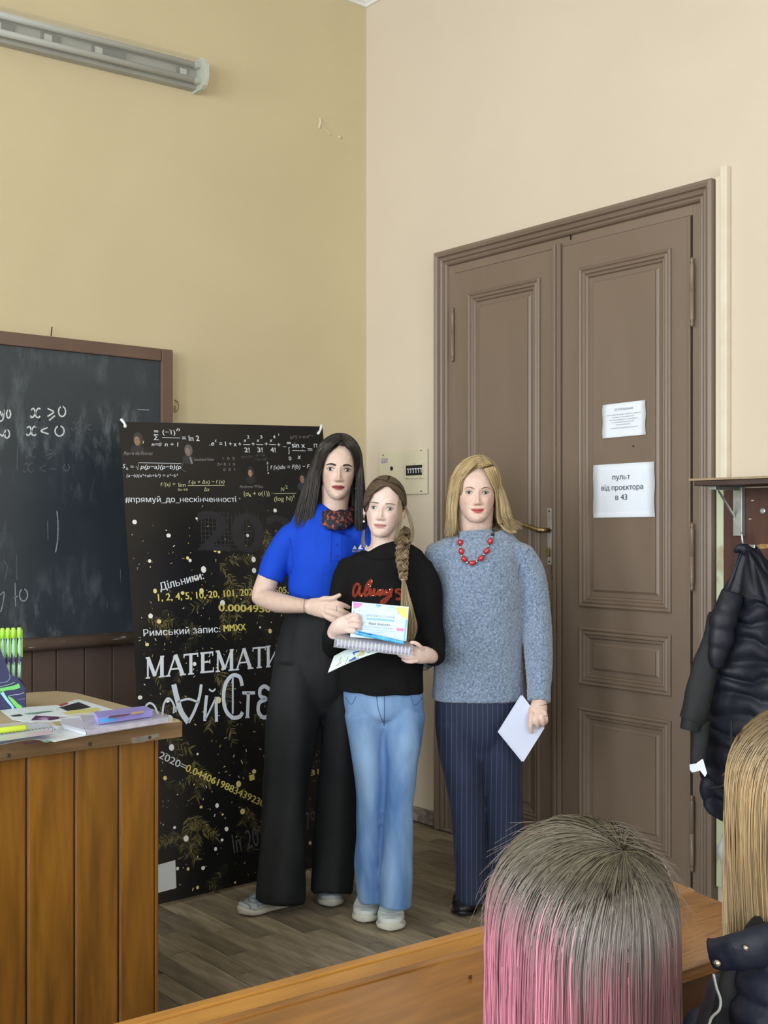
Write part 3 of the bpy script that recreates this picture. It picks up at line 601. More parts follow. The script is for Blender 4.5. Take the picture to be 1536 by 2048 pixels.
# printed lights and fir sprigs
dots = [(269, 1044, 6), (337, 1071, 6), (393, 1037, 3), (299, 1122, 4), (407, 1139, 7), (375, 1116, 4), (380, 1121, 4), (495, 1071, 4), (479, 1067, 3), (507, 1119, 6), (508, 1141, 6), (310, 1182, 5), (365, 1186, 5), (403, 1182, 6), (445, 1206, 7), (318, 1243, 6), (301, 1232, 6), (540, 1262, 5), (566, 1252, 3), (550, 1021, 5), (294, 1289, 5), (389, 1328, 5), (445, 1338, 4), (280, 1395, 6), (335, 1402, 5), (437, 1400, 7), (402, 1372, 4), (343, 1495, 7), (330, 1556, 5), (395, 1508, 3), (477, 1568, 7), (508, 1543, 6), (402, 1614, 4), (434, 1611, 5), (485, 1623, 7), (445, 1629, 3), (453, 1658, 5), (372, 1677, 7), (349, 1655, 4), (444, 1680, 4), (431, 1698, 4), (406, 1736, 5), (620, 1686, 4), (616, 1744, 3), (376, 1738, 4), (355, 1737, 4), (470, 1765, 3), (395, 1775, 4), (520, 1255, 3), (430, 1100, 5), (438, 1104, 4), (392, 1158, 3), (283, 1437, 4)]
ink_l = [M('print_light_white', (.85, .86, .80), rough=.4), M('print_light_warm', (.80, .68, .30), rough=.4), M('print_light_gold', (.42, .33, .10), rough=.4)]
glow = M('print_glow', (.13, .10, .03), rough=.4)
for (x, y, r) in dots:
    p = bpl(x, y); R_ = r*((p-CAM)@FW)/FPX*.85
    mb = MB(); disc(mb, p, R_, bn_n, (1, 0, 0), 12, .0007, R_*rng.uniform(.8, 1.15)); mb.build('printed_light', ink_l[0 if rng.random() < .62 else 1], ban)
gm = [MB(), MB(), MB()]
for i in range(520):
    u, w = rng.uniform(.02, .98), rng.beta(1.6, 1.3)
    if w < .22: 
        if rng.random() < .75: continue
    p = ban_p(u, w); kk = 0 if rng.random() < .25 else (1 if rng.random() < .4 else 2)
    a = rng.uniform(0, 3.14); L_ = rng.uniform(.001, .006); q = np.array((math.cos(a), 0, 0))+bn_v*math.sin(a)
    stroke(gm[kk], [p-q*L_, p+q*L_], rng.uniform(.001, .0035), bn_n, .0004)
for kk in range(3): tag(gm[kk].build('printed_specks', ink_l[kk], ban), kind='stuff')
gm = [MB(), MB()]; inks = [M('print_needle_gold', (.25, .21, .08), rough=.4), M('print_needle_dim', (.030, .029, .016), rough=.4)]
def sprig(x, y, ang, L_, k):
    p0 = bpl(x, y); q = np.array((math.cos(ang), 0, 0))+bn_v*math.sin(ang); s = np.array((-math.sin(ang), 0, 0))+bn_v*math.cos(ang); bend = rng.uniform(-.3, .3)
    pts = [p0+q*L_*t+s*bend*L_*t*t for t in np.linspace(0, 1, 8)]; stroke(gm[1], pts, .003, bn_n, .0005)
    for i in range(26):
        t = rng.random(); c = p0+q*L_*t+s*bend*L_*t*t
        for sg in (-1, 1):
            e = c+(q*.8+s*sg*rng.uniform(.6, 1.1))*rng.uniform(.014, .03); stroke(gm[0 if rng.random() < k else 1], [c, (c+e)/2+s*sg*.001, e], [.0012, .0022, .0007], bn_n, .00055)
for (x, y, a, l, k) in ((440, 1120, -.5, .14, .5), (470, 1150, -1.2, .16, .5), (500, 1160, -2.0, .12, .6), (522, 1060, -1.5, .1, .6), (420, 1190, -2.4, .13, .3), (455, 1215, -1.3, .14, .5), (330, 1215, -.4, .15, .1), (360, 1235, -.5, .14, .15), (300, 1240, -.9, .1, .5), (520, 1225, -1.6, .12, .15), (400, 1262, -2.5, .16, .1), (450, 1320, -.2, .14, .1), (430, 1345, -1.3, .13, .6), (440, 1420, -1.2, .12, .4), (300, 1330, -.8, .12, .1), (350, 1340, -1.5, .12, .15), (345, 1480, -.9, .12, .4), (380, 1530, -1.3, .13, .6), (400, 1545, -2, .1, .4), (330, 1560, -1, .12, .1), (400, 1635, -2.1, .16, .5), (385, 1640, -1.4, .16, .6), (375, 1650, -.6, .15, .6), (360, 1670, -2.6, .12, .5), (470, 1650, -1.2, .14, .1), (460, 1735, -2.4, .12, .25), (420, 1760, -.8, .1, .2), (500, 1610, -1.3, .1, .4), (480, 1500, -1.6, .2, .05), (330, 1700, -.3, .12, .05), (600, 1700, -1.2, .12, .05), (500, 1420, -1.4, .15, .1), (300, 1400, -1.0, .12, .15)):
    for dd in range(2 if k > .3 else 1): sprig(x+rng.uniform(-12, 12), y+rng.uniform(-10, 10), a+rng.uniform(-.6, .6), l*rng.uniform(.7, 1.1), k)
for kk in range(2): tag(gm[kk].build('printed_fir_needles', inks[kk], ban), kind='stuff')
# small printed portraits (plain generic figures)
def portrait(x, y, s, skin, hair, coat):
    for (dx, dy, rx, ry, c, e) in ((0, 20*s, 15*s, 11*s, coat, .0005), (1*s, -2*s, 11*s, 14*s, hair, .0006), (-1*s, 2*s, 6.5*s, 9.5*s, skin, .0007)):
        p = bpl(x+dx, y+dy); d = (p-CAM)@FW/FPX; mb = MB(); disc(mb, p, rx*d, bn_n, (1, 0, 0), 18, e, ry*d); mb.build('printed_portrait', c, ban)
    for (dx, dy, w) in ((-3*s, 0, 3*s), (2.5*s, 0, 3*s), (-.5*s, 7*s, 4*s)): bs([(x+dx-w/2, y+dy), (x+dx+w/2, y+dy)], 1.1*s, M('print_shadow', (.05, .03, .02), rough=.4), eps=.0008)
pc = lambda n, c: M('print_'+n, c, rough=.4)
portrait(275, 880, 1.0, pc('skin1', (.30, .19, .12)), pc('hair1', (.045, .04, .042)), pc('coat1', (.03, .026, .032)))
portrait(376, 902, .85, pc('skin2', (.26, .19, .16)), pc('hair2', (.12, .11, .12)), pc('coat2', (.035, .034, .04)))
bs([(380, 914), (384, 928)], 4, ink_g); bs([(366, 925), (362, 938), (372, 944)], 2, ink_d)
portrait(501, 945, .75, pc('skin3', (.36, .24, .17)), pc('hair3', (.03, .026, .026)), pc('coat3', (.02, .02, .024)))
portrait(605, 957, .85, pc('skin4', (.30, .17, .11)), pc('hair4', (.012, .011, .011)), pc('coat4', (.035, .038, .06)))
# ================================================================ TEACHER'S TABLE
m_wood = M('table_wood_orange', (.13, .052, .004), (.29, .122, .012), scale=3.5, rough=.36, bump=.03, bscale=30, stretch=(9, 9, .8), detail=7, coat=.25, rnd=.10, lo=.3, hi=.72)
m_woodtop = M('table_top_tan', (.40, .32, .19), (.46, .37, .23), scale=4, rough=.5)
m_woodedge = M('table_edge_brown', (.13, .072, .030), (.23, .135, .062), scale=5, rough=.5, stretch=(1, 8, 8), detail=6)
tb = empty('teacher_table', (-2.9, -1.4, 0), 'wooden teacher table with orange plank front beside the banner', 'table')
TX, TY0, TY1, TZ = -2.054, -1.757, -1.02, .88
c1 = [(-3.9, TY0), (TX-.006, TY0), (TX, TY0+.012), (TX, -1.10), (TX-.03, TY1-.0), (TX-.10, TY1+.02), (-3.9, TY1+.02)]
V = [(x, y, .836) for x, y in c1]+[(x, y, TZ-.004) for x, y in c1]; k = len(c1)
Fc = [tuple(range(k))[::-1]]+[(i, (i+1) % k, k+(i+1) % k, k+i) for i in range(k)]+[tuple(range(k, 2*k))]
obj('edge_board', V, Fc, m_woodedge, tb)
V = [(x+(.001 if x < -3 else -.003), y+(.003 if y < -1.4 else -.003), TZ-.004) for x, y in c1]+[(x+(.001 if x < -3 else -.006), y+(.008 if y < -1.4 else -.006), TZ) for x, y in c1]
obj('table_top', V, Fc, m_woodtop, tb)
gxs = [ony(p, 1600, -1.71)[0] for p in (53, 149, 237, 310)]
ed = [gxs[0]-.30*2, gxs[0]-.15]+gxs; ed = [-3.6, -3.36, -3.12, -2.88, gxs[0]-.152]+gxs[:]
ed = [gxs[0]-.15*i for i in range(8, 0, -1)]+gxs
for a, b in zip(ed[:-1], ed[1:]):
    MB().box((a+.004, -1.712, .0), (b-.003, -1.690, .834), .004).build('plank', m_wood, tb, loc=((a+b)/2, -1.7, .4+random.uniform(-1, 1)))
m_woodlip = M('table_lip', (.20, .10, .03), (.28, .14, .05), scale=12, rough=.4)
for a in ed[1:-1]: MB().box((a-.0065, -1.7075, .0), (a+.0075, -1.692, .833)).build('groove_tongue', M('groove_dark', (.05, .018, .004), rough=.5), tb); MB().box((a+.0025, -1.7115, .0), (a+.0075, -1.700, .833), .001).build('plank_edge', m_woodlip, tb)
MB().box((gxs[-1]-.001, -1.714, 0), (gxs[-1]+.008, -1.04, .834), .002).build('side_panel', m_wood, tb)
MB().box((-3.6, -1.06, .3), (gxs[-1], -1.04, .834)).build('back_panel', m_wood, tb)
q = lambda px, py: ony(px, py, TY0-.001)
mb = MB(); mb.add([q(262, 1476), q(318, 1467), q(318, 1473), q(300, 1480), q(285, 1485), q(264, 1487)], [(0, 5, 4, 3, 2, 1)]); mb.build('edge_plate', M('tin_plate', (.30, .29, .25), (.22, .20, .16), scale=40, rough=.4, metal=.5), tb)
for (x, y) in ((299, 1475), (17, 1511), (180, 1488)): MB().lathe(q(x, y)+np.array((0, .001, 0)), (0, -1, 0), [(0, .005), (.003, .0045), (.004, .003)], 10).build('screw', M('screw_dark', (.07, .055, .04), rough=.4, metal=.5), tb)
# ---- things on the table
m_leaf = M('leaflet_paper', (.66, .74, .82), (.72, .78, .84), scale=6, rough=.5)
inkd = M('leaf_ink_dark', (.015, .015, .02), rough=.5); inkp = M('leaf_ink_purple', (.08, .02, .10), rough=.5); inkv = M('leaf_ink_violet', (.35, .22, .45), rough=.5); inkr = M('leaf_ink_red', (.45, .05, .07), rough=.5); inkyl = M('leaf_ink_yellow', (.62, .58, .22), rough=.5); inkgr = M('leaf_ink_green', (.16, .34, .24), rough=.5); inkbl = M('leaf_ink_blue', (.20, .38, .62), rough=.5)
def sheet(name, label, cat, pts, z, mat, prints=(), curl=.0, group=None):
    P = [onz(x, y, z) for x, y in pts]; c = sum(P)/len(P); r = empty(name, (c[0], c[1], z), label, cat, group)
    n = len(P); h = [z+curl*abs(math.sin(i*2.3)) for i in range(n)]
    V = [(p[0], p[1], hh) for p, hh in zip(P, h)]+[(p[0], p[1], hh+.0008) for p, hh in zip(P, h)]
    obj('paper', V, [tuple(range(n))]+[(i, n+i, n+(i+1) % n, (i+1) % n) for i in range(n)]+[tuple(range(n, 2*n))[::-1]], mat, r)
    for i, (pp, ink) in enumerate(prints):
        Q = [onz(x, y, z+.0016+.0002*i) for x, y in pp]; obj('print', Q, [tuple(range(len(Q)))], ink, r)
    return r
zt = TZ+.0006
sheet('leaflet', 'curled white leaflet with a black label and yellow oval on the teacher table', 'leaflet', [(75, 1424), (150, 1400), (158, 1399), (235, 1422), (222, 1427), (205, 1436), (160, 1441), (60, 1444), (30, 1436)], zt, m_leaf,
  [([(119, 1415), (157, 1404), (182, 1414), (138, 1423)], inkd), ([(126, 1425), (140, 1421), (170, 1418), (195, 1415), (199, 1420), (180, 1428), (150, 1431), (133, 1430)], inkyl), ([(62, 1440), (72, 1431), (110, 1433), (135, 1434), (100, 1440)], inkp), ([(74, 1437), (88, 1434), (100, 1436), (88, 1439)], inkv), ([(115, 1410), (132, 1405), (138, 1406), (122, 1412)], inkr)])
sheet('leaflet', 'white leaflet with thin line drawings lying beside the navy pen box', 'leaflet', [(0, 1421), (60, 1414), (125, 1410), (112, 1420), (75, 1425), (62, 1441), (75, 1444), (65, 1446), (25, 1440)], zt+.001, m_leaf,
  [([(48, 1427), (90, 1422), (110, 1421), (60, 1429)], inkgr), ([(20, 1431), (40, 1428), (46, 1431), (28, 1433)], inkd)])
sheet('leaflet', 'white leaflet with red and black print under the plastic-wrapped notebook', 'leaflet', [(0, 1490), (60, 1478), (110, 1484), (170, 1472), (180, 1466), (120, 1452), (64, 1452), (70, 1462), (0, 1470)], zt+.0005, m_leaf,
  [([(75, 1457), (85, 1455), (92, 1458), (82, 1460)], inkr), ([(96, 1454), (103, 1453), (115, 1460), (106, 1460)], inkd), ([(82, 1483), (95, 1480), (105, 1482), (92, 1485)], inkgr), ([(45, 1487), (75, 1482), (80, 1484), (50, 1489)], inkp)])
# spiral notebook with plastic wrap and highlighter
m_cell = glassy('cellophane', (.80, .85, .92), .28, .08)
def block(mb, pts, z0, z1): 
    P = [onz(x, y, z0) for x, y in pts]; n = len(P)
    mb.add([(p[0], p[1], z0) for p in P]+[(p[0], p[1], z1) for p in P], [tuple(range(n))]+[(i, n+i, n+(i+1) % n, (i+1) % n) for i in range(n)]+[tuple(range(n, 2*n))[::-1]]); return mb
z0 = zt+.0022
nb = empty('spiral_notebook', onz(40, 1475, z0), 'spiral notebook with chequered pages in clear wrap at the table edge', 'notebook')
nbp = [(-60, 1492), (108, 1467), (88, 1455), (-60, 1473)]
block(MB(), nbp, z0, z0+.013).build('pages', M('notebook_pages', (.48, .52, .70), (.60, .64, .78), scale=160, rough=.6, lo=.48, hi=.52), nb)
block(MB(), [(x, y-.3) for x, y in nbp], z0+.0131, z0+.0145).build('notebook_cover', M('notebook_cover_mint', (.45, .62, .55), (.60, .45, .55), scale=14, rough=.4), nb)
a, b = onz(-60, 1492, z0), onz(108, 1467, z0); m_wire = M('spiral_wire', (.05, .05, .08), rough=.3, metal=.6)
for i in range(22):
    p = a+(b-a)*(i+.5)/22; u = (b-a)/np.linalg.norm(b-a); w = np.cross((0, 0, 1), u)
    mb = MB(); mb.tube([p+w*(.006+.009*math.cos(t))+np.array((0, 0, .0075+.009*math.sin(t))) for t in np.linspace(.4, 5.9, 12)], .0010, 5); mb.build('spiral_ring', m_wire, nb, True)
mb = block(MB(), [(-62, 1494), (116, 1468), (94, 1452), (-62, 1470)], z0-.001, z0+.0175); mb.build('plastic_wrap', m_cell, nb)
zz = z0+.0178+.007; a, b = onz(-40, 1466, zz), onz(52, 1455, zz); u = (b-a)/np.linalg.norm(b-a)
hl = empty('highlighter_pen', a, 'lime yellow highlighter pen lying on the wrapped notebook', 'pen')
v, f = tube([a, b-u*.075, b-u*.07, b-u*.004, b], [.0065, .0065, .0075, .0075, .006], 12); obj('barrel', v, f, M('lime_plastic', (.58, .72, .06), rough=.35), hl, True)
mb = MB(); mb.tube([b-u*.078, b-u*.073], .0082, 12); mb.tube([b-u*.001, b+u*.001], .0045, 10); mb.build('dark_band', inkd, hl)
# wrapped gift pack with purple box
gp = empty('gift_pack', onz(250, 1450, zt), 'clear-wrapped gift pack with a pale notebook near the table corner', 'pack')
gpp = [(172, 1472), (345, 1444), (300, 1427), (165, 1437), (118, 1441), (124, 1460)]
block(MB(), [(174, 1470), (336, 1444), (296, 1430), (160, 1440)], zt+.0022, zt+.014).build('notebook', M('pack_notebook', (.62, .56, .68), (.42, .38, .55), scale=30, rough=.4), gp)
block(MB(), [(128, 1458), (172, 1470), (160, 1440), (122, 1443)], zt+.0022, zt+.008).build('ribbed_file', M('file_pale', (.55, .66, .78), (.70, .62, .74), scale=8, rough=.3, stretch=(1, 8, 1)), gp)
block(MB(), gpp, zt+.0016, zt+.0165).build('cellophane_wrap', m_cell, gp)
pb_ = empty('violet_box', onz(250, 1440, zt+.017), 'flat violet box with a bright blue patch lying on the wrapped pack', 'box')
zb = zt+.0172; bp = [(196, 1449), (305, 1433), (292, 1424), (188, 1437)]
block(MB(), bp, zb, zb+.017).build('carton', M('violet_card', (.30, .27, .68), (.36, .32, .74), scale=9, rough=.35), pb_)
A_, B_ = onz(196, 1449, zb), onz(305, 1433, zb); uu = B_-A_; nn = np.cross(uu, (0, 0, 1)); nn /= np.linalg.norm(nn)
mb = MB(); mb.add([A_+uu*s+np.array((0, 0, h))+nn*.0006 for s, h in ((.03, .003), (.30, .003), (.30, .014), (.03, .014))], [(0, 1, 2, 3)]); mb.build('blue_patch', M('blue_patch', (.10, .42, .85), rough=.4), pb_)
block(MB(), [(216, 1437), (255, 1431), (262, 1427), (220, 1432)], zb+.0171, zb+.0174).build('dark_label', M('label_plum', (.16, .07, .12), rough=.4), pb_)
block(MB(), [(262, 1429), (290, 1425), (285, 1422), (262, 1425)], zb+.0171, zb+.0174).build('tan_label', M('label_tan', (.58, .42, .22), rough=.4), pb_)
# navy pen box with pens
bx = empty('pen_box', onz(10, 1420, TZ), 'navy cardboard display box with green wave print on the table', 'box')
zb = TZ+.0006
f0, f1 = onz(-60, 1424, zb), onz(52, 1416, zb); uu = f1-f0; ul = np.linalg.norm(uu); ux = uu/ul; back = np.array((-ux[1], ux[0], 0))*1.0
if back[1] < 0: back = -back
H_ = .20; D_ = .07; prof = [(0, 0), (ul, 0), (ul, .055), (ul-.022, .085), (ul-.045, .10), (ul-.056, .132), (ul-.075, .185), (0, .19)]
V = [f0+ux*s+np.array((0, 0, h)) for s, h in prof]; n = len(V); T_ = .0022
Vb = [p+back*T_ for p in V]; m_navy = M('navy_card', (.020, .022, .085), (.026, .028, .10), scale=6, rough=.35)
obj('front_panel', V+Vb, [tuple(range(n))]+[tuple(range(n, 2*n))[::-1]]+[(i, n+i, n+(i+1) % n, (i+1) % n) for i in range(n)], m_navy, bx)
mb = MB(); s0 = f0+ux*ul; mb.hexa([s0-ux*T_, s0, s0+back*D_, s0-ux*T_+back*D_, s0-ux*T_+np.array((0, 0, .055)), s0+np.array((0, 0, .055)), s0+back*D_+np.array((0, 0, .075)), s0-ux*T_+back*D_+np.array((0, 0, .075))]); mb.build('side_panel', m_navy, bx)
def fp(x, y):   # front panel point from picture position
    r = FW + (x-768)/FPX*RT + np.array((0, 0, (1052-y)/FPX)); t = ((f0-CAM)@(-back))/(r@(-back)); return CAM+t*r
for (pts, w, c) in (([(2, 1386), (0, 1382), (10, 1378), (28, 1375), (39, 1371)], [.004, .016, .009, .012, .013], (.16, .55, .14)), ([(3, 1384), (14, 1400), (24, 1412), (27, 1420)], [.009, .007, .006, .008], (.30, .62, .72)), ([(16, 1393), (24, 1400), (33, 1410), (41, 1417)], [.003, .009, .011, .014], (.18, .55, .12)), ([(-2, 1366), (14, 1363), (20, 1354), (18, 1348)], .0018, (.25, .28, .4)), ([(-2, 1374), (18, 1369), (30, 1364)], .0018, (.2, .4, .3)), ([(17, 1392), (26, 1390), (40, 1388), (48, 1385)], .0015, (.4, .45, .6)), ([(36, 1399), (44, 1398), (50, 1397)], .0012, (.2, .22, .4))):
    P = spline([fp(*p) for p in pts], 16); mb = MB(); ww = w if np.isscalar(w) else np.interp(np.linspace(0, 1, 16), np.linspace(0, 1, len(w)), w)
    stroke(mb, P, ww, -back, .0006); mb.build('wave_print', M('wave_%02d%02d%02d' % tuple(int(99*q_) for q_ in c), c, rough=.35), bx)
m_lime = M('lime_pen', (.42, .78, .08), rough=.3); m_pen2 = M('pen_swirl', (.02, .03, .12), (.35, .62, .45), scale=60, rough=.3, stretch=(1, 1, .35), lo=.48, hi=.54)
for i, px in enumerate((-38, -26, -14, -2, 8, 19, 30, 42)):
    c = fp(px, 1410)+back*(.028 if i % 1 == 0 else .03); c[2] = TZ+.004; top = .225
    pn = empty('pen', c, 'lime-capped pen with a navy swirl barrel standing in the pen box', 'pen', 'lime-capped pens in the pen box')
    v, f = tube([c, c+np.array((0, 0, .006)), c+np.array((0, 0, .10)), c+np.array((0, 0, top-.03))], [.002, .0052, .0056, .0056], 10); obj('barrel', v, f, m_pen2, pn, True)
    v, f = tube([c+np.array((0, 0, top-.03)), c+np.array((0, 0, top-.003)), c+np.array((0, 0, top))], [.0062, .0062, .004], 10); obj('cap', v, f, m_lime, pn, True)
    g = c+ux*.0075; MB().box(g+np.array((-.0012, -.0015, top-.085)), g+np.array((.0012, .0015, top-.006)), .0006).build('clip', m_lime, pn)
# ================================================================ FRONT CLASSROOM DESK
m_lac = M('desk_lacquer', (.15, .055, .008), (.36, .150, .026), scale=4.5, rough=.24, bump=.16, bscale=18, stretch=(1.2, 7, 7), detail=6, coat=.5, lo=.25, hi=.8)
m_lac2 = M('desk_rim_lacquer', (.34, .145, .018), (.44, .20, .03), scale=5, rough=.3, bump=.05, bscale=20, stretch=(1, 7, 7), coat=.4)
m_lacdk = M('desk_dark_edge', (.07, .026, .006), (.12, .045, .01), scale=6, rough=.4)
m_metal = M('desk_black_metal', (.012, .012, .014), rough=.35, metal=.3)
DB = np.array((-1.775, -3.104, 0)); DE = np.array((-.9969, .0786, 0)); DN = np.array((-.0786, -.9969, 0))
desk = empty('classroom_desk', (-2.6, -3.2, 0), 'long orange-brown lacquered classroom desk with ridged rim behind the pink-haired head', 'desk')
def dk(s, t, z): return DB+DE*s+DN*t+np.array((0, 0, z))
def dslab(name, s0, s1, t0, t1, z0a, z1a, z0b, z1b, mat, b=.0):
    mb = MB(); mb.hexa([dk(s1, t0, z0a), dk(s0, t0, z0a), dk(s0, t1, z0b), dk(s1, t1, z0b), dk(s1, t0, z1a), dk(s0, t0, z1a), dk(s0, t1, z1b), dk(s1, t1, z1b)][0:8]); 
    o = mb.build(name, mat, desk, loc=dk(1.2, .15, .7))
    if b: md = o.modifiers.new('b', 'BEVEL'); md.width = b; md.segments = 2
    return o
SL = 2.3
dslab('front_board', .004, SL, -.004, .020, .10, .7215, .10, .7215, m_lac2, .004)
dslab('rim_strip', .0, SL, .0225, .066, .690, .7205, .690, .717, m_lac2, .004)
dslab('rim_bead', .0, SL, .060, .074, .700, .7195, .700, .7165, m_lac, .003)
dslab('desk_top', .0, SL, .066, .288, .690, .7145, .676, .7005, m_lac, .003)
dslab('under_rail', .03, SL, .255, .275, .60, .676, .60, .676, m_lacdk)
for s in (.12, 1.9):
    mb = MB(); mb.tube([dk(s, .10, .68), dk(s, .10, .012)], .018, 10); mb.tube([dk(s, -.02, .018), dk(s, .27, .018)], .018, 10); mb.build('leg_frame', m_metal, desk, True)
mb = MB(); mb.tube([at(1250, 1935, 2.02), at(1480, 2022, 1.90)], .016, 12); mb.build('cross_bar', m_metal, desk, True)
for (x, y, w) in ((582, 1997, .004), (585, 1999, .006), (940, 1950, .004)):
    p = onz(x, y, .716); mb = MB(); mb.box(p+np.array((-.003, -.0012, -.006)), p+np.array((.003, .0012, -.0005))); mb.build('gouge', m_lacdk, desk)
# ================================================================ SHELF, COAT RACK AND COATS (right wall)
m_shelf = M('shelf_chipboard', (.30, .22, .13), (.36, .27, .17), scale=50, rough=.6); m_shelfdk = M('shelf_stain', (.035, .020, .015), (.06, .034, .025), scale=10, rough=.5, stretch=(4, .6, 4))
m_rack = M('rack_stain', (.040, .014, .010), (.085, .030, .018), scale=5, rough=.45, stretch=(1, 5, .5), detail=6)
m_zinc = M('zinc', (.45, .48, .47), (.36, .39, .38), scale=30, rough=.38, metal=.7)
sh = empty('coat_shelf', (-.12, -2.6, 1.545), 'dark stained shelf on zinc brackets right of the door', 'shelf')
MB().box((-.249, -4.2, 1.5385), (-.031, -2.107, 1.556), .002).build('shelf_board', m_shelfdk, sh)
MB().box((-.256, -4.2, 1.5565), (-.031, -2.09, 1.564), .001).build('shelf_top_board', m_shelf, sh)
for y in (-2.150, -3.3):
    br = empty('bracket', (-.03, y, 1.4), parent=sh)
    mb = MB().box((-.05, y-.018, 1.365), (-.029, y+.018, 1.5375), .001); mb.build('upright', m_zinc, br)
    MB().box((-.205, y-.014, 1.526), (-.03, y+.014, 1.538), .001).build('arm', m_zinc, br)
    mb = MB(); mb.tube([(-.055, y+.010, 1.435), (-.15, y+.010, 1.522)], .007, 4, True, .004); mb.build('brace', m_zinc, br)
rk = empty('coat_rack', (-.015, -2.7, 1.0), 'reddish brown coat rack board with metal hooks under the shelf', 'coat rack')
MB().box((-.028, -4.2, .75), (-.002, -2.078, 1.534), .002).build('back_board', m_rack, rk)
for (y, z) in ((onx(1503, 1096, -.03)[1], onx(1503, 1096, -.03)[2]), (-2.95, 1.33), (-3.4, 1.33)):
    hk = empty('hook', (-.03, y, z), parent=rk)
    MB().box((-.034, y-.016, z-.012), (-.028, y+.016, z+.012), .002).build('base', m_zinc, hk)
    mb = MB(); mb.tube(spline([(-.034, y, z), (-.07, y, z-.004), (-.085, y, z+.02), (-.085, y+.004, z+.055)], 12), .0042, 8); mb.build('prong', m_zinc, hk, True)
p = onx(1526, 1022, -.029); MB().lathe(p, (-1, 0, 0), [(0, .011), (.004, .011), (.006, .007), (.006, .004)], 12).build('bolt', m_zinc, rk)
mb = MB(); mb.add([onx(x, y, -.0285) for x, y in ((1511, 1092), (1520, 1088), (1545, 1088), (1545, 1095), (1524, 1098), (1514, 1097))], [tuple(range(6))]); mb.build('chipped_patch', M('chipped_wood', (.45, .26, .10), (.25, .12, .04), scale=60, rough=.7), rk)
for (x, y) in ((1505, 1001), (1484, 1012), (1500, 1038)):
    p = onx(x, y, -.0285); mb = MB(); mb.box(p+np.array((-.0006, -.005, -.002)), p+np.array((.0005, .005, .002))); mb.build('chip', M('chip_pale', (.5, .42, .34), rough=.7), rk)
# ---- jacket
def vnoise(P, s, seed=0):
    """cheap smooth vector noise, vectorised (sum of sines)"""
    r = np.random.default_rng(seed); out = np.zeros(len(P))
    for k in range(7):
        w = r.normal(size=3)*s*(1+.5*k/3); out += np.sin(P@w+r.uniform(0, 6.28))/(1+.35*k)
    return out/3
m_puff = M('jacket_nylon', (.008, .0095, .017), (.012, .014, .024), scale=5, rough=.5, bump=.25, bscale=22, spec=.35)
m_rib = M('jacket_softshell', (.008, .009, .011), (.011, .012, .014), scale=60, rough=.75)
jk = empty('puffer_jacket', (-.17, -2.3, .37), 'black quilted puffer jacket hanging from the coat hook beside the door', 'jacket')
rowsJ = [(1098, 1492, 1508, .020), (1112, 1484, 1524, .035), (1135, 1475, 1538, .05), (1165, 1462, 1560, .065), (1200, 1447, 1590, .08), (1250, 1434, 1620, .09), (1300, 1424, 1640, .095), (1350, 1414, 1650, .10), (1400, 1409, 1655, .10), (1450, 1408, 1655, .10), (1500, 1408, 1655, .10), (1560, 1407, 1655, .10), (1600, 1406, 1655, .095), (1622, 1412, 1655, .09), (1640, 1424, 1655, .08), (1652, 1440, 1650, .06)]
yy = np.linspace(0, len(rowsJ)-1, 150); ra = np.array(rowsJ, float); rr = np.stack([np.interp(yy, range(len(rowsJ)), ra[:, i]) for i in range(4)], 1)
V = []; Fc = []; n = 72; XC = -.175
for i, (py, l, r, th) in enumerate(rr):
    a, b = onx(l, py, XC), onx(r, py, XC); c = (a+b)/2; hw = abs(a[1]-b[1])/2; ph = (py-1098)/37.0
    quilt = abs(math.sin(math.pi*ph))**.55 if 1190 < py < 1640 else .8
    for k in range(n):
        t = 2*math.pi*k/n; cx = math.copysign(abs(math.cos(t))**.8, math.cos(t)); sx = math.copysign(abs(math.sin(t))**.7, math.sin(t))
        fold = .010*math.sin(9*c[1]+k*.45+py*.010)+.005*math.sin(k*1.05-py*.03)
        V.append((XC-(th*.62+.020*quilt)*cx*1.0-fold*(cx > 0)*cx, c[1]+(hw*(.985+.015*quilt))*sx, c[2]+.012*math.sin(k*.4+py*.05)*(abs(sx) < .95)))
for i in range(len(rr)-1):
    for k in range(n): Fc.append((i*n+k, (i+1)*n+k, (i+1)*n+(k+1) % n, i*n+(k+1) % n))
Fc += [tuple(range(n)), tuple(range((len(rr)-1)*n, len(rr)*n))[::-1]]
obj('body', V, Fc, m_puff, jk, True)
def jt(name, pts, rad, mat, quilt=0, n=20, ns=60, flat=.7):
    P = spline([at(*p) for p in pts], ns); R_ = np.interp(np.linspace(0, 1, ns), np.linspace(0, 1, len(rad)), rad)
    if quilt: R_ = R_*(1+.10*np.abs(np.sin(np.linspace(0, quilt*math.pi, ns)))**.6)
    v, f = tube(P, R_*flat, n, True, R_, up=FW); v = np.array([tuple(q_) for q_ in v]); nn = vnoise(v, 22, 3); v = v+np.outer(nn*.006, RT)+np.outer(vnoise(v, 30, 5)*.005, FW)
    return obj(name, v, f, mat, jk, True)
jt('upper_sleeve', [(1464, 1185, 3.81), (1449, 1235, 3.80), (1440, 1285, 3.80), (1432, 1335, 3.80)], [.035, .042, .036, .02], m_puff, 4)
jt('sleeve', [(1440, 1230, 3.86), (1424, 1290, 3.84), (1404, 1360, 3.83), (1390, 1420, 3.82), (1384, 1440, 3.82)], [.035, .042, .046, .044, .043], m_rib)
jt('cuff', [(1387, 1432, 3.82), (1382, 1450, 3.82), (1380, 1460, 3.82)], [.041, .036, .034], m_rib, ns=16)
jt('cuff', [(1402, 1440, 3.84), (1397, 1490, 3.84), (1397, 1525, 3.84)], [.030, .028, .026], m_rib, ns=24)
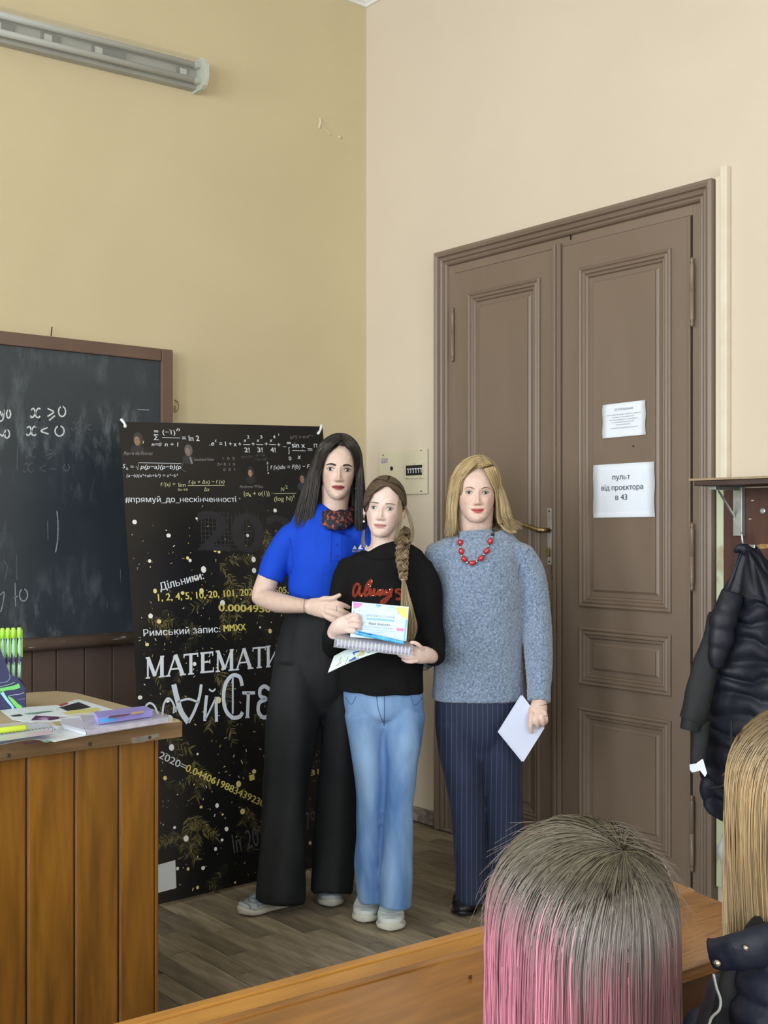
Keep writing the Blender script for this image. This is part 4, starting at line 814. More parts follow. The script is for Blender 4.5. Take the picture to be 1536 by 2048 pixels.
jt('collar', [(1470, 1104, 3.86), (1480, 1097, 3.85), (1492, 1100, 3.85), (1508, 1106, 3.86)], [.006, .016, .020, .012], m_puff, ns=20)
mb = MB(); P = spline([at(x, y, 3.775) for x, y in ((1463, 1440), (1462, 1500), (1456, 1555), (1444, 1572), (1420, 1576))], 30); mb.tube(P, .0035, 6); mb.build('pocket_seam', m_rib, jk, True)
m_tag = M('tag_white', (.72, .80, .88), rough=.6)
mb = MB(); mb.add([at(x, y, d) for x, y, d in ((1379, 1529, 3.80), (1392, 1527, 3.79), (1403, 1519, 3.78), (1406, 1518, 3.78), (1414, 1546, 3.77), (1410, 1554, 3.77), (1400, 1541, 3.78), (1395, 1543, 3.79), (1384, 1545, 3.80), (1380, 1540, 3.80))]+[at(x, y, d+.003) for x, y, d in ((1379, 1529, 3.80), (1392, 1527, 3.79), (1403, 1519, 3.78), (1406, 1518, 3.78), (1414, 1546, 3.77), (1410, 1554, 3.77), (1400, 1541, 3.78), (1395, 1543, 3.79), (1384, 1545, 3.80), (1380, 1540, 3.80))], [tuple(range(10))[::-1], tuple(range(10, 20))]+[(i, (i+1) % 10, 10+(i+1) % 10, 10+i) for i in range(10)])
mb.build('care_tag', m_tag, jk)
# pale garment below the jacket
gm_ = empty('pale_garment', at(1475, 1800, 3.95)*np.array((1, 1, 0))+np.array((0, 0, .0)), 'pale grey garment hanging below the black jacket by the door frame', 'garment')
P = spline([at(x, y, d) for x, y, d in ((1484, 1640, 4.0), (1484, 1662, 3.97), (1478, 1700, 3.95), (1484, 1760, 3.95), (1482, 1830, 3.95), (1486, 1880, 3.95))], 60)
v, f = tube(P, np.interp(np.linspace(0, 1, 60), [0, .25, .45, .62, .66, 1], [.04, .05, .05, .045, .04, .042]), 36, True, np.interp(np.linspace(0, 1, 60), [0, .25, .45, .6, .64, .7, 1], [.06, .068, .068, .062, .050, .054, .058]), up=FW)
v = np.array([tuple(q_) for q_ in v]); v += np.outer(.010*vnoise(v, 24, 8), -FW)+np.outer(.006*vnoise(v, 30, 9), RT)
obj('fabric', v, f, M('pale_fleece', (.40, .46, .49), (.47, .52, .54), scale=30, rough=.9, bump=.2, bscale=90), gm_, True)
# ================================================================ PEOPLE: TOOLS
from mathutils.bvhtree import BVHTree
def limb(pts, n=20, ns=None, up=None, round_ends=True):
    """pts: (px, py, depth, half-width px, depth radius m) -> closed swept shape with rounded ends"""
    P = np.array([at(p[0], p[1], p[2]) for p in pts]); ry = np.array([p[3]*p[2]/FPX for p in pts]); rx = np.array([p[4] for p in pts])
    return limb3(P, rx, ry, n, ns, up, round_ends)
def limb3(P, rx, ry, n=20, ns=None, up=None, round_ends=True):
    P = np.asarray(P, float); m = len(P); ns = ns or max(6*m, 12)
    Q = spline(np.hstack([P, np.c_[rx, ry]]), ns); P, rx, ry = Q[:, :3], np.maximum(Q[:, 3], .001), np.maximum(Q[:, 4], .001)
    if round_ends:
        t0 = P[0]-P[1]; t0 /= np.linalg.norm(t0); t1 = P[-1]-P[-2]; t1 /= np.linalg.norm(t1); k = [.35, .7, .92]
        r0 = min(rx[0], ry[0])*.7; r1 = min(rx[-1], ry[-1])*.7
        P = np.vstack([[P[0]+t0*r0*a for a in k[::-1]], P, [P[-1]+t1*r1*a for a in k]])
        c = [math.sqrt(1-a*a) for a in k]
        rx = np.r_[[rx[0]*a for a in c[::-1]], rx, [rx[-1]*a for a in c]]; ry = np.r_[[ry[0]*a for a in c[::-1]], ry, [ry[-1]*a for a in c]]
    v, f = tube(P, rx, n, True, ry, FW if up is None else up)
    return np.array([tuple(q) for q in v]), f
def ball(c, rx, ry, rz, n=16, m=10):
    """ellipsoid with lateral, depth and vertical radii"""
    V = []; F_ = []
    for i in range(m+1):
        ph = math.pi*i/m
        for k in range(n):
            t = 2*math.pi*k/n; V.append(np.array(c)+RT*rx*math.sin(ph)*math.cos(t)+FW*ry*math.sin(ph)*math.sin(t)+np.array((0, 0, rz*math.cos(ph))))
    for i in range(m):
        for k in range(n): F_.append((i*n+k, (i+1)*n+k, (i+1)*n+(k+1) % n, i*n+(k+1) % n))
    return np.array(V), F_
def fuse(prims, voxel, smooth=2, dec=None):
    """one continuous surface from overlapping closed shapes"""
    mb = MB()
    for v, f in prims: mb.add(v, f)
    o = obj('tmp', mb.v, mb.f, None)
    bm = bmesh.new(); bm.from_mesh(o.data); bmesh.ops.remove_doubles(bm, verts=bm.verts, dist=1e-6); bmesh.ops.recalc_face_normals(bm, faces=bm.faces); bm.to_mesh(o.data); bm.free()
    md = o.modifiers.new('r', 'REMESH'); md.mode = 'VOXEL'; md.voxel_size = voxel
    if smooth: ms = o.modifiers.new('s', 'SMOOTH'); ms.factor = .5; ms.iterations = smooth
    if dec: mdc = o.modifiers.new('d', 'DECIMATE'); mdc.ratio = dec
    dg = bpy.context.evaluated_depsgraph_get(); me = bpy.data.meshes.new_from_object(o.evaluated_get(dg))
    nv = len(me.vertices); V = np.zeros(nv*3); me.vertices.foreach_get('co', V); V = V.reshape(-1, 3)
    L_ = np.zeros(len(me.loops), dtype=np.int32); me.loops.foreach_get('vertex_index', L_)
    tot = np.zeros(len(me.polygons), dtype=np.int32); me.polygons.foreach_get('loop_total', tot)
    if (tot == 4).all(): F_ = L_.reshape(-1, 4)
    else: F_ = [tuple(p.vertices) for p in me.polygons]
    N_ = np.zeros(nv*3); me.vertices.foreach_get('normal', N_) if hasattr(me.vertices[0], 'normal') else None
    bpy.data.meshes.remove(me); bpy.data.objects.remove(o)
    return V, F_, N_.reshape(-1, 3)
def bvh_of(V, F_): return BVHTree.FromPolygons([tuple(v) for v in V], [tuple(f) for f in F_])
def cling(bvh, P, off=.0015, direc=None, back=.4):
    """move points along the view-facing direction onto the cloth surface"""
    d = np.array(FW if direc is None else direc, float); out = []; last = None
    for p in P:
        h = bvh.ray_cast(Vector(p-d*back), Vector(d), 2*back)
        q = np.array(h[0])-d*off if h[0] is not None else (np.array(p) if last is None else p+d*((last-p)@d))
        last = q; out.append(q)
    return np.array(out)
def strands(paths, rad, sides=3):
    """paths (S,K,3), rad (S,K) -> one mesh of thin locks"""
    S_, K_, _ = paths.shape; T = np.gradient(paths, axis=1); T /= np.linalg.norm(T, axis=2, keepdims=True)+1e-12
    ref = np.where(np.abs(T[..., 2:3]) > .8, np.array((1., .3, 0)), np.array((0, 0, 1.)))
    A = np.cross(T, ref); A /= np.linalg.norm(A, axis=2, keepdims=True)+1e-12; B = np.cross(T, A)
    V = np.stack([paths+(A*math.cos(2*math.pi*k/sides)+B*math.sin(2*math.pi*k/sides))*rad[..., None] for k in range(sides)], 2)   # S,K,sides,3
    idx = np.arange(S_*K_*sides).reshape(S_, K_, sides); nx = np.roll(idx, -1, axis=2)
    F_ = np.stack([idx[:, :-1], nx[:, :-1], nx[:, 1:], idx[:, 1:]], -1).reshape(-1, 4)
    return V.reshape(-1, 3), F_
class Head:
    """analytic head: local x to the image right, y away from the face, z up; height 1 from chin to crown"""
    Z = np.array([0, .03, .08, .15, .22, .30, .40, .50, .60, .70, .80, .88, .94, .98, 1.0])
    Wd = np.array([.06, .118, .162, .203, .234, .262, .285, .298, .306, .306, .287, .243, .183, .108, .004])
    Fr = np.array([.33, .355, .37, .368, .365, .362, .362, .362, .366, .362, .33, .27, .195, .11, .0])
    Bk = np.array([-.22, -.10, .02, .12, .20, .27, .34, .39, .42, .43, .42, .37, .29, .17, .01])
    def __init__(s, chin, crown, H, depth, yaw=0, pitch=0, roll=0, width=1, jaw=1, smile=0, nose=1, cheeks=0):
        """chin, crown: picture positions; depth: at the head's centre"""
        s.H = H; s.width = width; s.jaw = jaw; s.smile = smile; s.nose = nose; s.cheeks = cheeks
        c = (at(*chin, depth)+at(*crown, depth))/2
        cy, sy = math.cos(yaw), math.sin(yaw); cp, sp = math.cos(pitch), math.sin(pitch); cr, sr = math.cos(roll), math.sin(roll)
        Rz = np.array([[cy, -sy, 0], [sy, cy, 0], [0, 0, 1]]); Rx = np.array([[1, 0, 0], [0, cp, -sp], [0, sp, cp]]); Ry = np.array([[cr, 0, sr], [0, 1, 0], [-sr, 0, cr]])
        s.R = np.stack([RT, FW, (0, 0, 1)], 1)@Ry@Rz@Rx; s.c = c
    def world(s, P): P = np.atleast_2d(np.asarray(P, float)); return s.c+((P-np.array((0, 0, .5)))*s.H)@s.R.T
    def feat(s, x, z):
        g = lambda cx, cz, sx, sz: np.exp(-((x-cx)/sx)**2-((z-cz)/sz)**2)
        d = 0*x
        tipw = np.interp(z, [.26, .30, .33, .40, .50], [.044, .046, .041, .030, .028])
        amp = np.interp(z, [.262, .275, .295, .318, .35, .42, .50, .55], [0, .030, .083, .100, .088, .058, .026, .0])*s.nose
        d = d+amp*np.exp(-(np.abs(x)/tipw)**2.0)
        for k in (-1, 1):
            d = d+.030*g(k*.050, .298, .024, .024)-.050*g(k*.130, .475, .070, .042)+.012*g(k*.13, .552, .085, .028)+(.016+s.cheeks)*g(k*.17, .35, .075, .08)
            d = d-.010*g(k*.105, .19, .025, .03)
        mz = .187+s.smile*(x/.1)**2
        d = d+.026*np.exp(-(x/.075)**2-((z-mz-.020)/.020)**2)+.030*np.exp(-(x/.062)**2-((z-mz+.024)/.022)**2)-.020*np.exp(-(x/.088)**2-((z-mz)/.0065)**2)
        d = d-.012*g(0, .118, .07, .022)+.030*g(0, .055, .07, .05)-.004*g(0, .245, .012, .02)
        return d
    def section(s, z):
        w = np.interp(z, s.Z, s.Wd)*s.width; j = np.interp(z, [0, .35, .5], [s.jaw, s.jaw, 1]); return w*j, np.interp(z, s.Z, s.Fr), np.interp(z, s.Z, s.Bk)
    def front_y(s, x, z):
        w, f, b = s.section(z); cy = np.minimum(np.maximum((b-f)/2+.05, -.25), .05)
        u = np.clip(np.abs(x)/np.maximum(w, 1e-3), 0, 1); return cy-(f+cy)*(1-u**2.4)**(1/2.0)-s.feat(x, z)
    def mesh(s, rows=110, n=128):
        zz = np.r_[np.linspace(0, .62, 80), np.linspace(.63, 1, rows-80)]
        V = []
        for z in zz:
            w, f, b = s.section(z); cy = min(max((b-f)/2+.05, -.25), .05); t = np.linspace(0, 2*math.pi, n, endpoint=False)
            # denser sampling on the face
            t = t+.35*np.sin(2*(t))*0
            x = w*np.sin(t); c = np.cos(t); u = np.abs(np.sin(t))
            yf = cy-(f+cy)*(1-u**2.4)**.5; yb = cy+(b-cy)*(1-u**2.2)**.5
            y = np.where(c > 0, yf, yb)
            y = np.where(c > 0, y-s.feat(x, z)*np.clip(c*3, 0, 1), y)
            V.append(np.stack([x, y, 0*x+z], 1))
        V = np.array(V).reshape(-1, 3); r = len(zz); F_ = []
        for i in range(r-1):
            for k in range(n): F_.append((i*n+k, i*n+(k+1) % n, (i+1)*n+(k+1) % n, (i+1)*n+k))
        F_.append(tuple(range(n))[::-1])
        return V, F_
    def tint(s, L_, skin, lip, blush):
        """skin pigment by place: lips, cheeks, nose tip; mouth and nostril shade painted in"""
        x, y, z = L_.T; front = np.clip((-y-.05)*6, 0, 1)
        g = lambda cx, cz, sx, sz: np.exp(-((x-cx)/sx)**2-((z-cz)/sz)**2)
        c = np.tile(np.array(skin, float), (len(L_), 1))
        b = (.36*(g(.17, .34, .09, .08)+g(-.17, .34, .09, .08))+.35*g(0, .31, .05, .04))*front
        c = c+(np.array(blush)-c)*np.clip(b, 0, 1)[:, None]
        mz = .187+s.smile*(x/.1)**2; wl = .108
        up = np.clip(1-(np.abs(x)/wl)**2, 0, 1); hu = .036*up**.7*(1-.25*np.exp(-(x/.018)**2)); hl = .042*up**.7
        sm = lambda a: np.clip(a/.010, 0, 1); ins = sm(hu-(z-mz)+.004)*sm(hl-(mz-z)+.004)*sm((wl-np.abs(x))*.6+.004)*(y < 0)
        c = c+(np.array(lip)-c)*ins[:, None]; mid = np.exp(-((z-mz)/.006)**2)*sm(wl-np.abs(x))*(y < 0); c = c*(1-.6*mid[:, None])  # shade between the lips is put into the colour
        for k in (-1, 1):
            nh = np.exp(-((x-k*.026)/.014)**2-((z-.272)/.009)**2)*front; c = c*(1-.55*nh[:, None])  # shade inside the nostrils painted into the skin colour
        return c
    def patch(s, fx, fz, off):
        x = np.asarray(fx, float); z = np.asarray(fz, float); y = np.array([s.front_y(a, b) for a, b in zip(x, z)])-off
        return np.stack([x, y, z], 1)
def face_parts(h, parent, iris, brow, browdark, eye_w=.066, eye_h=.027, lash=.006, brow_h=.008, brow_z=.552, brow_in=.055, brow_out=.215, arch=.012, gaze=0.0, tilt=.004, eye_z=.474, eye_x=.132):
    m_eye = M('eye_white', (.50, .47, .46), rough=.4); m_lash = M('lash_dark', (.012, .009, .008), rough=.6); m_pup = M('pupil_black', (.004, .004, .004), rough=.6, spec=.2)
    for k in (-1, 1):
        cx = k*eye_x
        # almond eyeball surface
        n, m = 17, 7; X = []; Zs = []; O = []
        for i in range(n):
            u = -1+2*i/(n-1); top = eye_h*(1-abs(u)**2.0)**.75*1.0+.0; bot = -eye_h*.72*(1-abs(u)**2.2)**.8
            for j in range(m):
                v = j/(m-1); zz = bot+(top-bot)*v; X.append(cx+u*eye_w); Zs.append(eye_z+zz+tilt*u*k); O.append(.010+.016*(1-u*u)*(1-(2*v-1)**2*.6))
        # flat-bottom socket depth so the eye reads as a ball
        P = h.patch(X, Zs, 0); base = h.patch([cx], [eye_z], 0)[0, 1]; P[:, 1] = .55*P[:, 1]+.45*base-np.array(O)*.9
        F_ = [(i*m+j, i*m+j+1, (i+1)*m+j+1, (i+1)*m+j) for i in range(n-1) for j in range(m-1)]
        e = obj('eye', h.world(P), F_, m_eye, parent, True)
        # iris and pupil discs, clipped by the lids
        for (r, mat, off, nm) in ((.0305, iris, .0022, 'iris'), (.0145, m_pup, .0034, 'pupil')):
            V = []
            yc = P[(n//2)*m+m//2, 1]
            for q in range(18):
                t = 2*math.pi*q/18; xx = r*math.cos(t)+gaze; zz = r*math.sin(t)+.002; u = xx/eye_w; top = eye_h*(1-abs(u)**2)**.75*.98; bot = -eye_h*.70*(1-abs(u)**2.2)**.8; zz = min(max(zz, bot), top)
                V.append((cx+xx, yc-off+.25*abs(xx)*abs(xx)*20*0, eye_z+zz+tilt*u*k))
            obj(nm, h.world(V), [tuple(range(18))], mat, e)
        # upper lash line and lid crease, lower line
        for (sgn, r, nm, lift) in ((1, lash, 'upper_lashes', .001), (-1, lash*.4, 'lower_lashes', 0)):
            pts = []
            for i in range(13):
                u = -1.02+2.06*i/12; uu = min(1, abs(u)); zz = (eye_h*(1-uu**2)**.75+lift) if sgn > 0 else -eye_h*.74*(1-uu**2.2)**.8
                X_, Z_ = cx+u*eye_w, eye_z+zz+tilt*u*k; p = h.patch([X_], [Z_], 0)[0]; p[1] = .55*p[1]+.45*base-.016; pts.append(p)
            rr = h.H*r*np.array([.35+.65*math.sin(math.pi*(i+.8)/13.5) for i in range(13)])
            v, f = tube(h.world(pts), rr, 6); obj(nm, v, f, m_lash, e, True)
        t_ = np.linspace(0, 1, 12); bx = k*(brow_in+(brow_out-brow_in)*t_); bz = brow_z-.010*(1-t_)+arch*np.sin(math.pi*np.clip(t_*1.15-.05, 0, 1))-.014*np.clip(t_-.7, 0, 1)*3.3*.6
        P = h.patch(bx, bz, .002); rr = h.H*brow_h*np.interp(t_, [0, .15, .6, 1], [.75, 1.1, .9, .25])
        v, f = tube(h.world(P), rr*.45, 8, True, rr, up=h.R@np.array((0, 1., 0))); obj('eyebrow', v, f, brow, parent, True)
SKIN = {}
def skin_mat(name): return M('skin_'+name, (1, 1, 1), (.93, .90, .88), scale=60, rough=.5, tint=True, sss=.12, bump=.03, bscale=300)
def body_obj(parent, V, F_, head, skin, lip, blush, mat):
    """append the head to the fused body as one mesh with skin pigment and painted face shade"""
    hv, hf = head.mesh(); n = len(V); cols = np.vstack([np.tile(np.array(skin, float), (n, 1)), head.tint(hv, skin, lip, blush)])
    faces = [tuple(f) for f in F_]+[tuple(i+n for i in f) for f in hf]
    return obj('body', np.vstack([V, head.world(hv)]), faces, mat, parent, True, cols=cols)
def ear(head, k, s=1.0):
    c = head.world([(k*.305*head.width, .03, .43)])[0]; P = []
    v, f = ball((0, 0, 0), 1, 1, 1, 14, 8); loc = np.stack([v@RT*.025, v@FW*.06, v[:, 2]*.105], 1)*s
    loc[:, 0] += k*np.abs(loc[:, 1]+.03)*.45*1.0
    return c+(loc*head.H)@head.R.T, f
def cloth(name, prims, voxel, mat, parent, folds=(), smooth=2, cut_below=None):
    V, F_, N_ = fuse(prims, voxel, smooth)
    for (amp, scale, seed) in folds:
        sc = np.array(scale) if not np.isscalar(scale) else np.array((scale,)*3)
        L_ = np.stack([V@RT, V@FW, V[:, 2]], 1)*sc; V = V+N_*(amp*vnoise(L_, 1.0, seed))[:, None]
    o = obj(name, V, F_, mat, parent, True); return o, bvh_of(V, F_), V
def shoe(parent, heel, ang, L_, W_, Hh, m_up, m_sole, m_det, style='runner'):
    """heel: ground point (x,y); ang: toe direction in the world"""
    d = np.array((math.cos(ang), math.sin(ang), 0)); s = np.array((-d[1], d[0], 0)); c0 = np.array((heel[0], heel[1], 0))
    U = np.linspace(0, 1, 22); w = np.interp(U, [0, .06, .2, .5, .72, .88, .96, 1], [.18, .33, .38, .38, .48, .43, .28, .08])*W_*1.02
    if style == 'boot': w *= np.interp(U, [0, .8, 1], [1, 1, .8])
    hh = np.interp(U, [0, .12, .35, .55, .75, .9, 1], [.80, 1.0, 1.0, .78, .52, .42, .16])*Hh; sole = .028 if style != 'boot' else .016
    toe = np.interp(U, [0, .8, 1], [0, 0, .010])
    sh_ = empty('shoe', c0, parent=parent); n = 22
    def ringpts(u, ww, z0, z1, p):
        out = []
        for k in range(n):
            t = 2*math.pi*k/n; cx = math.copysign(abs(math.cos(t))**p, math.cos(t)); sz = math.copysign(abs(math.sin(t))**.75, math.sin(t))
            out.append(c0+d*(u*L_)+s*ww*cx+np.array((0, 0, (z0+z1)/2+(z1-z0)/2*sz)))
        return out
    def loftit(name, rings, mat, par):
        V = [p for r in rings for p in r]; m = len(rings); F_ = [(i*n+k, (i+1)*n+k, (i+1)*n+(k+1) % n, i*n+(k+1) % n) for i in range(m-1) for k in range(n)]+[tuple(range(n)), tuple(range((m-1)*n, m*n))[::-1]]
        return obj(name, V, F_, mat, par, True)
    loftit('sole', [ringpts(u, a*1.07, .001+t, sole+t, .55) for u, a, t in zip(U, w, toe)], m_sole, sh_)
    loftit('upper', [ringpts(.02+u*.96, a*.98, sole*.6+t, max(h, sole+.012)+t, .85) for u, a, h, t in zip(U, w, hh, toe)], m_up, sh_)
    top = lambda u: np.interp(u, .02+U*.96, np.maximum(hh, sole+.012)+toe)
    wid = lambda u: np.interp(u, .02+U*.96, w*.98)
    def arc(u, a0, a1, lift=.0015, du=0):
        P = []
        for t in np.linspace(a0, a1, 14):
            z0 = sole*.6; z1 = top(u); cx = math.copysign(abs(math.cos(t))**.85, math.cos(t)); sz = math.copysign(abs(math.sin(t))**.75, math.sin(t)); uu = u+du*abs(math.cos(t))
            P.append(c0+d*(uu*L_)+s*(wid(uu)+lift)*cx+np.array((0, 0, (z0+top(uu))/2+(top(uu)-z0)/2*sz+lift)))
        return P
    if style == 'runner':
        for (u, du, r) in ((.80, -.10, .004), (.70, .05, .005), (.58, .1, .005), (.90, -.02, .003)):
            mb = MB(); mb.tube(arc(u, .12, math.pi-.12, .0, du), r, 6); mb.build('overlay_seam', m_det, sh_, True)
    if style == 'sneaker':
        mb = MB(); mb.tube(arc(.84, .35, math.pi-.35, -.001, -.14), .0028, 6); mb.build('toe_seam', m_det, sh_, True)
        for i, u in enumerate((.50, .57, .64, .70)):
            mb = MB(); mb.tube(arc(u, 1.0, math.pi-1.0, .002, .03*(-1)**i), .0032, 6); mb.build('lace', m_det, sh_, True)
        mb = MB(); lo_ = arc(.60, 1.1, 2.0, .008, 0); mb.tube(spline([lo_[4], lo_[4]+s*.02+d*.02+np.array((0, 0, .008)), lo_[4]+s*.03, lo_[5]], 10), .0028, 6); mb.tube(spline([lo_[8], lo_[8]-s*.02+d*.02+np.array((0, 0, .008)), lo_[8]-s*.03, lo_[7]], 10), .0028, 6); mb.build('lace_bow', m_det, sh_, True)
    return sh_
def hairdo(h, cfg, col, var, mat, parent, name='hair', S_=1500, K_=18, r=.0013, seed=1, cap_mat=None, cap=True, colfun=None):
    """strands from the parting over the scalp, then hanging; cfg gives the shape"""
    g = np.random.default_rng(seed); cx0 = cfg.get('part_x', 0.0)
    Rx, Ry_, Rz = cfg.get('rad', (.335, .455, .43)); cyc, czc = .03, .60
    paths = []; cols_ = []; meta = []
    for i in range(S_):
        k = -1 if g.random() < cfg.get('left_share', .5) else 1
        y0 = g.uniform(cfg.get('y_front', -.335), cfg.get('y_back', .42)); lay = g.uniform(0, 1)**1.3; 
        front = np.clip((-.02-y0)/.3, 0, 1)
        yt = y0+(cfg['temple_y'][0 if k < 0 else 1]-y0)*front*cfg.get('sweep', 1.0)+(1-front)*.02
        zs = []; th_end = 1.5; path = []; m1 = 9
        part = cx0*(1-np.clip((y0+.3)/.7, 0, 1)*.5)
        grow = 1.0+cfg.get('volume', .10)*lay
        for t in np.linspace(0, 1, m1):
            th = t*th_end; y = y0+(yt-y0)*t**cfg.get('sweep_pow', 1.3); kk = math.sqrt(max(.02, 1-((y-cyc)/(Ry_))**2))
            x = Rx*kk*grow*math.sin(th)*k; z = czc+Rz*(kk*.85+.15*kk)*grow*math.cos(th)
            x = x+part*(1-t)
            path.append((x, y*(1+.10*lay*(y > 0)), z))
        xs, ys, zs_ = path[-1]; side = 0 if k < 0 else 1
        zend = cfg['length'][side]+g.uniform(-.05, .05)+cfg.get('length_back', 0)*(1-front); flare = cfg['flare'][side]*(.4+.6*lay)*(1 if cfg.get('flare_all') else (.35+.65*(1-front)))
        flip = cfg.get('flip', (0, 0))[side]*g.uniform(.5, 1.2); wob = g.uniform(-1, 1); ph = g.uniform(0, 6.28); cu = cfg.get('cheek_in', (0, 0))[side]*front
        for t in np.linspace(0, 1, K_-m1+1)[1:]:
            z = zs_+(zend-zs_)*t; x = xs+k*(flare*t**.8+flip*max(0, t-.7)/.3*.5+cfg.get('bulge', 0)*math.sin(math.pi*t))-k*cu*math.sin(math.pi*min(1, t*1.2)); y = ys+cfg.get('drift', (0, 0))[side]*t+.025*wob*t
            path.append((x+.012*math.sin(ph+4*t)*t, y+.010*math.cos(ph+3*t)*t, z+abs(flip)*max(0, t-.85)*.8))
        P = np.array(path)+g.normal(size=3)*.006
        paths.append(P); meta.append((k, y0, lay))
    paths = np.array(paths); W_ = h.world(paths.reshape(-1, 3)).reshape(paths.shape)
    t = np.linspace(0, 1, K_); rad = r*(np.interp(t, [0, .05, .75, 1], [.5, 1, 1, .25]))[None]*g.uniform(.7, 1.3, (S_, 1))
    V, F_ = strands(W_, rad)
    if colfun is not None: c = colfun(paths, np.array(meta), g)
    else:
        c = np.array(col)[None, None]*(1+var*g.normal(size=(S_, 1, 1)))*np.ones((1, K_, 1)); c = np.clip(c, .002, 1)
        if 'tips' in cfg: c = c+(np.array(cfg['tips'])-c)*np.clip((t-.3)/.7, 0, 1)[None, :, None]*g.uniform(.3, 1, (S_, 1, 1))
    cc = np.repeat(c[:, :, None, :], 3, axis=2).reshape(-1, 3)
    return obj(name, V, F_, mat, parent, True, cols=cc), W_
def scalp_cap(h, rad, col, mat, parent, front=-.30, low=.30, name='hair_cap', part_x=0, temple=.22, drop=0):
    """solid under-layer of the hair over the skull"""
    V = []; n = 200; m = 100; idx = {}; F_ = []
    for i in range(m+1):
        ph = (i/m)*math.pi*.80
        for k in range(n):
            t = 2*math.pi*k/n; V.append((rad[0]*math.sin(ph)*math.cos(t), .03+rad[1]*math.sin(ph)*math.sin(t), .60+rad[2]*math.cos(ph)))
    V = np.array(V)
    for i in range(m):
        for k in range(n):
            q = (i*n+k, (i+1)*n+k, (i+1)*n+(k+1) % n, i*n+(k+1) % n); c = V[list(q)].mean(0)
            lim = .93 if abs(c[0]-part_x) < .05 else np.interp(abs(c[0]-part_x), [.05, temple, .33], [.90, .72, .30])
            if c[1] < front*.25 and c[2] < lim-drop*np.interp(abs(c[0]-part_x), [0, .2, .33], [1, .8, 0]): continue
            if c[2] < low: continue
            F_.append(q)
    ec = {}
    for q in F_:
        for a, b in zip(q, q[1:]+q[:1]): ec[(min(a, b), max(a, b))] = ec.get((min(a, b), max(a, b)), 0)+1
    nb_ = {}
    for (a, b), k in ec.items():
        if k == 1: nb_.setdefault(a, []).append(b); nb_.setdefault(b, []).append(a)
    ids = [a for a in nb_ if len(nb_[a]) == 2]; A1 = np.array([nb_[a][0] for a in ids]); A2 = np.array([nb_[a][1] for a in ids]); ids = np.array(ids)
    for _ in range(30): V[ids] = .5*V[ids]+.25*V[A1]+.25*V[A2]
    o = obj(name, h.world(V), F_, mat, parent, True, cols=np.tile(np.array(col), (len(V), 1)))
    md = o.modifiers.new('t', 'SOLIDIFY'); md.thickness = .004; md.offset = -1
    return o
m_hair = M('hair_strands', (1, 1, 1), rough=.38, tint=True, spec=.6); m_haircap = M('hair_cap', (1, 1, 1), rough=.55, tint=True, spec=.3)

def locks(h, parent, name, groups, mat, seed, K_=20, r=.0016):
    """face-framing locks: groups of (count, colour, variation, inner path, outer path) in head units"""
    g = np.random.default_rng(seed); T_ = []; C_ = []
    for (n, col, var, A, B) in groups:
        A = np.array(A, float); B = np.array(B, float)
        for i in range(n):
            u = g.random(); P = A*(1-u)+B*u+g.normal(size=3)*.006; P[1:] += g.normal(size=(len(P)-1, 3))*.004; T_.append(spline(P, K_)); C_.append(np.clip(np.array(col)*(1+var*g.normal()), .003, 1))
    T_ = np.array(T_); W_ = h.world(T_.reshape(-1, 3)).reshape(T_.shape); V, F_ = strands(W_, r*np.interp(np.linspace(0, 1, K_), [0, .08, .85, 1], [.5, 1, .9, .3])[None]*g.uniform(.7, 1.2, (len(T_), 1)))
    return obj(name, V, F_, mat, parent, True, cols=np.repeat(np.array(C_)[:, None, :], K_*3, 1).reshape(-1, 3))
# ================================================================ YOUNG WOMAN IN THE BLUE POLO
D1 = 4.26
w1 = empty('person', at(610, 1052, D1)*np.array((1, 1, 0)), 'person in blue polo, wide black trousers and patterned neck scarf, long dark hair', 'person')
SK1 = (.66, .49, .41); h1 = Head((672, 1001), (679, 879), .228, D1-.02, yaw=math.radians(6), pitch=math.radians(-3), roll=math.radians(3), width=.98, jaw=.97, nose=.95, smile=.006)
prims = [limb([(672, 975, D1-.02, 30, .052), (670, 1010, D1-.01, 27, .050), (668, 1035, D1, 30, .052), (664, 1060, D1, 34, .052)]),
  limb([(655, 1070, D1, 52, .06), (645, 1110, D1, 62, .085), (642, 1200, D1, 55, .08), (638, 1290, D1, 60, .08), (636, 1330, D1, 52, .07)]),
  limb([(585, 1066, D1, 22, .04), (548, 1130, D1-.02, 22, .038), (528, 1180, D1-.05, 22, .038), (525, 1197, D1-.07, 22, .038)]),
  limb([(526, 1196, D1-.07, 20, .036), (560, 1206, D1-.14, 23, .036), (595, 1211, D1-.22, 18.5, .028), (622, 1213, D1-.28, 16, .023)], up=(0, 0, 1)),
  limb([(618, 1213, D1-.28, 16, .020), (640, 1215, D1-.31, 20, .018), (660, 1218, D1-.33, 21, .016)]),
  limb([(725, 1066, D1, 20, .04), (745, 1140, D1+.01, 19, .036), (752, 1240, D1+.03, 16, .03), (745, 1330, D1+.0, 14, .025), (742, 1370, D1, 16, .02)]),
  limb([(598, 1345, D1-.0, 26, .05), (570, 1560, D1-.04, 24, .05), (560, 1780, D1-.04, 18, .04)]), limb([(676, 1345, D1+.02, 26, .05), (676, 1560, D1+.03, 24, .05), (664, 1770, D1+.02, 18, .04)])]
fk = D1-.335
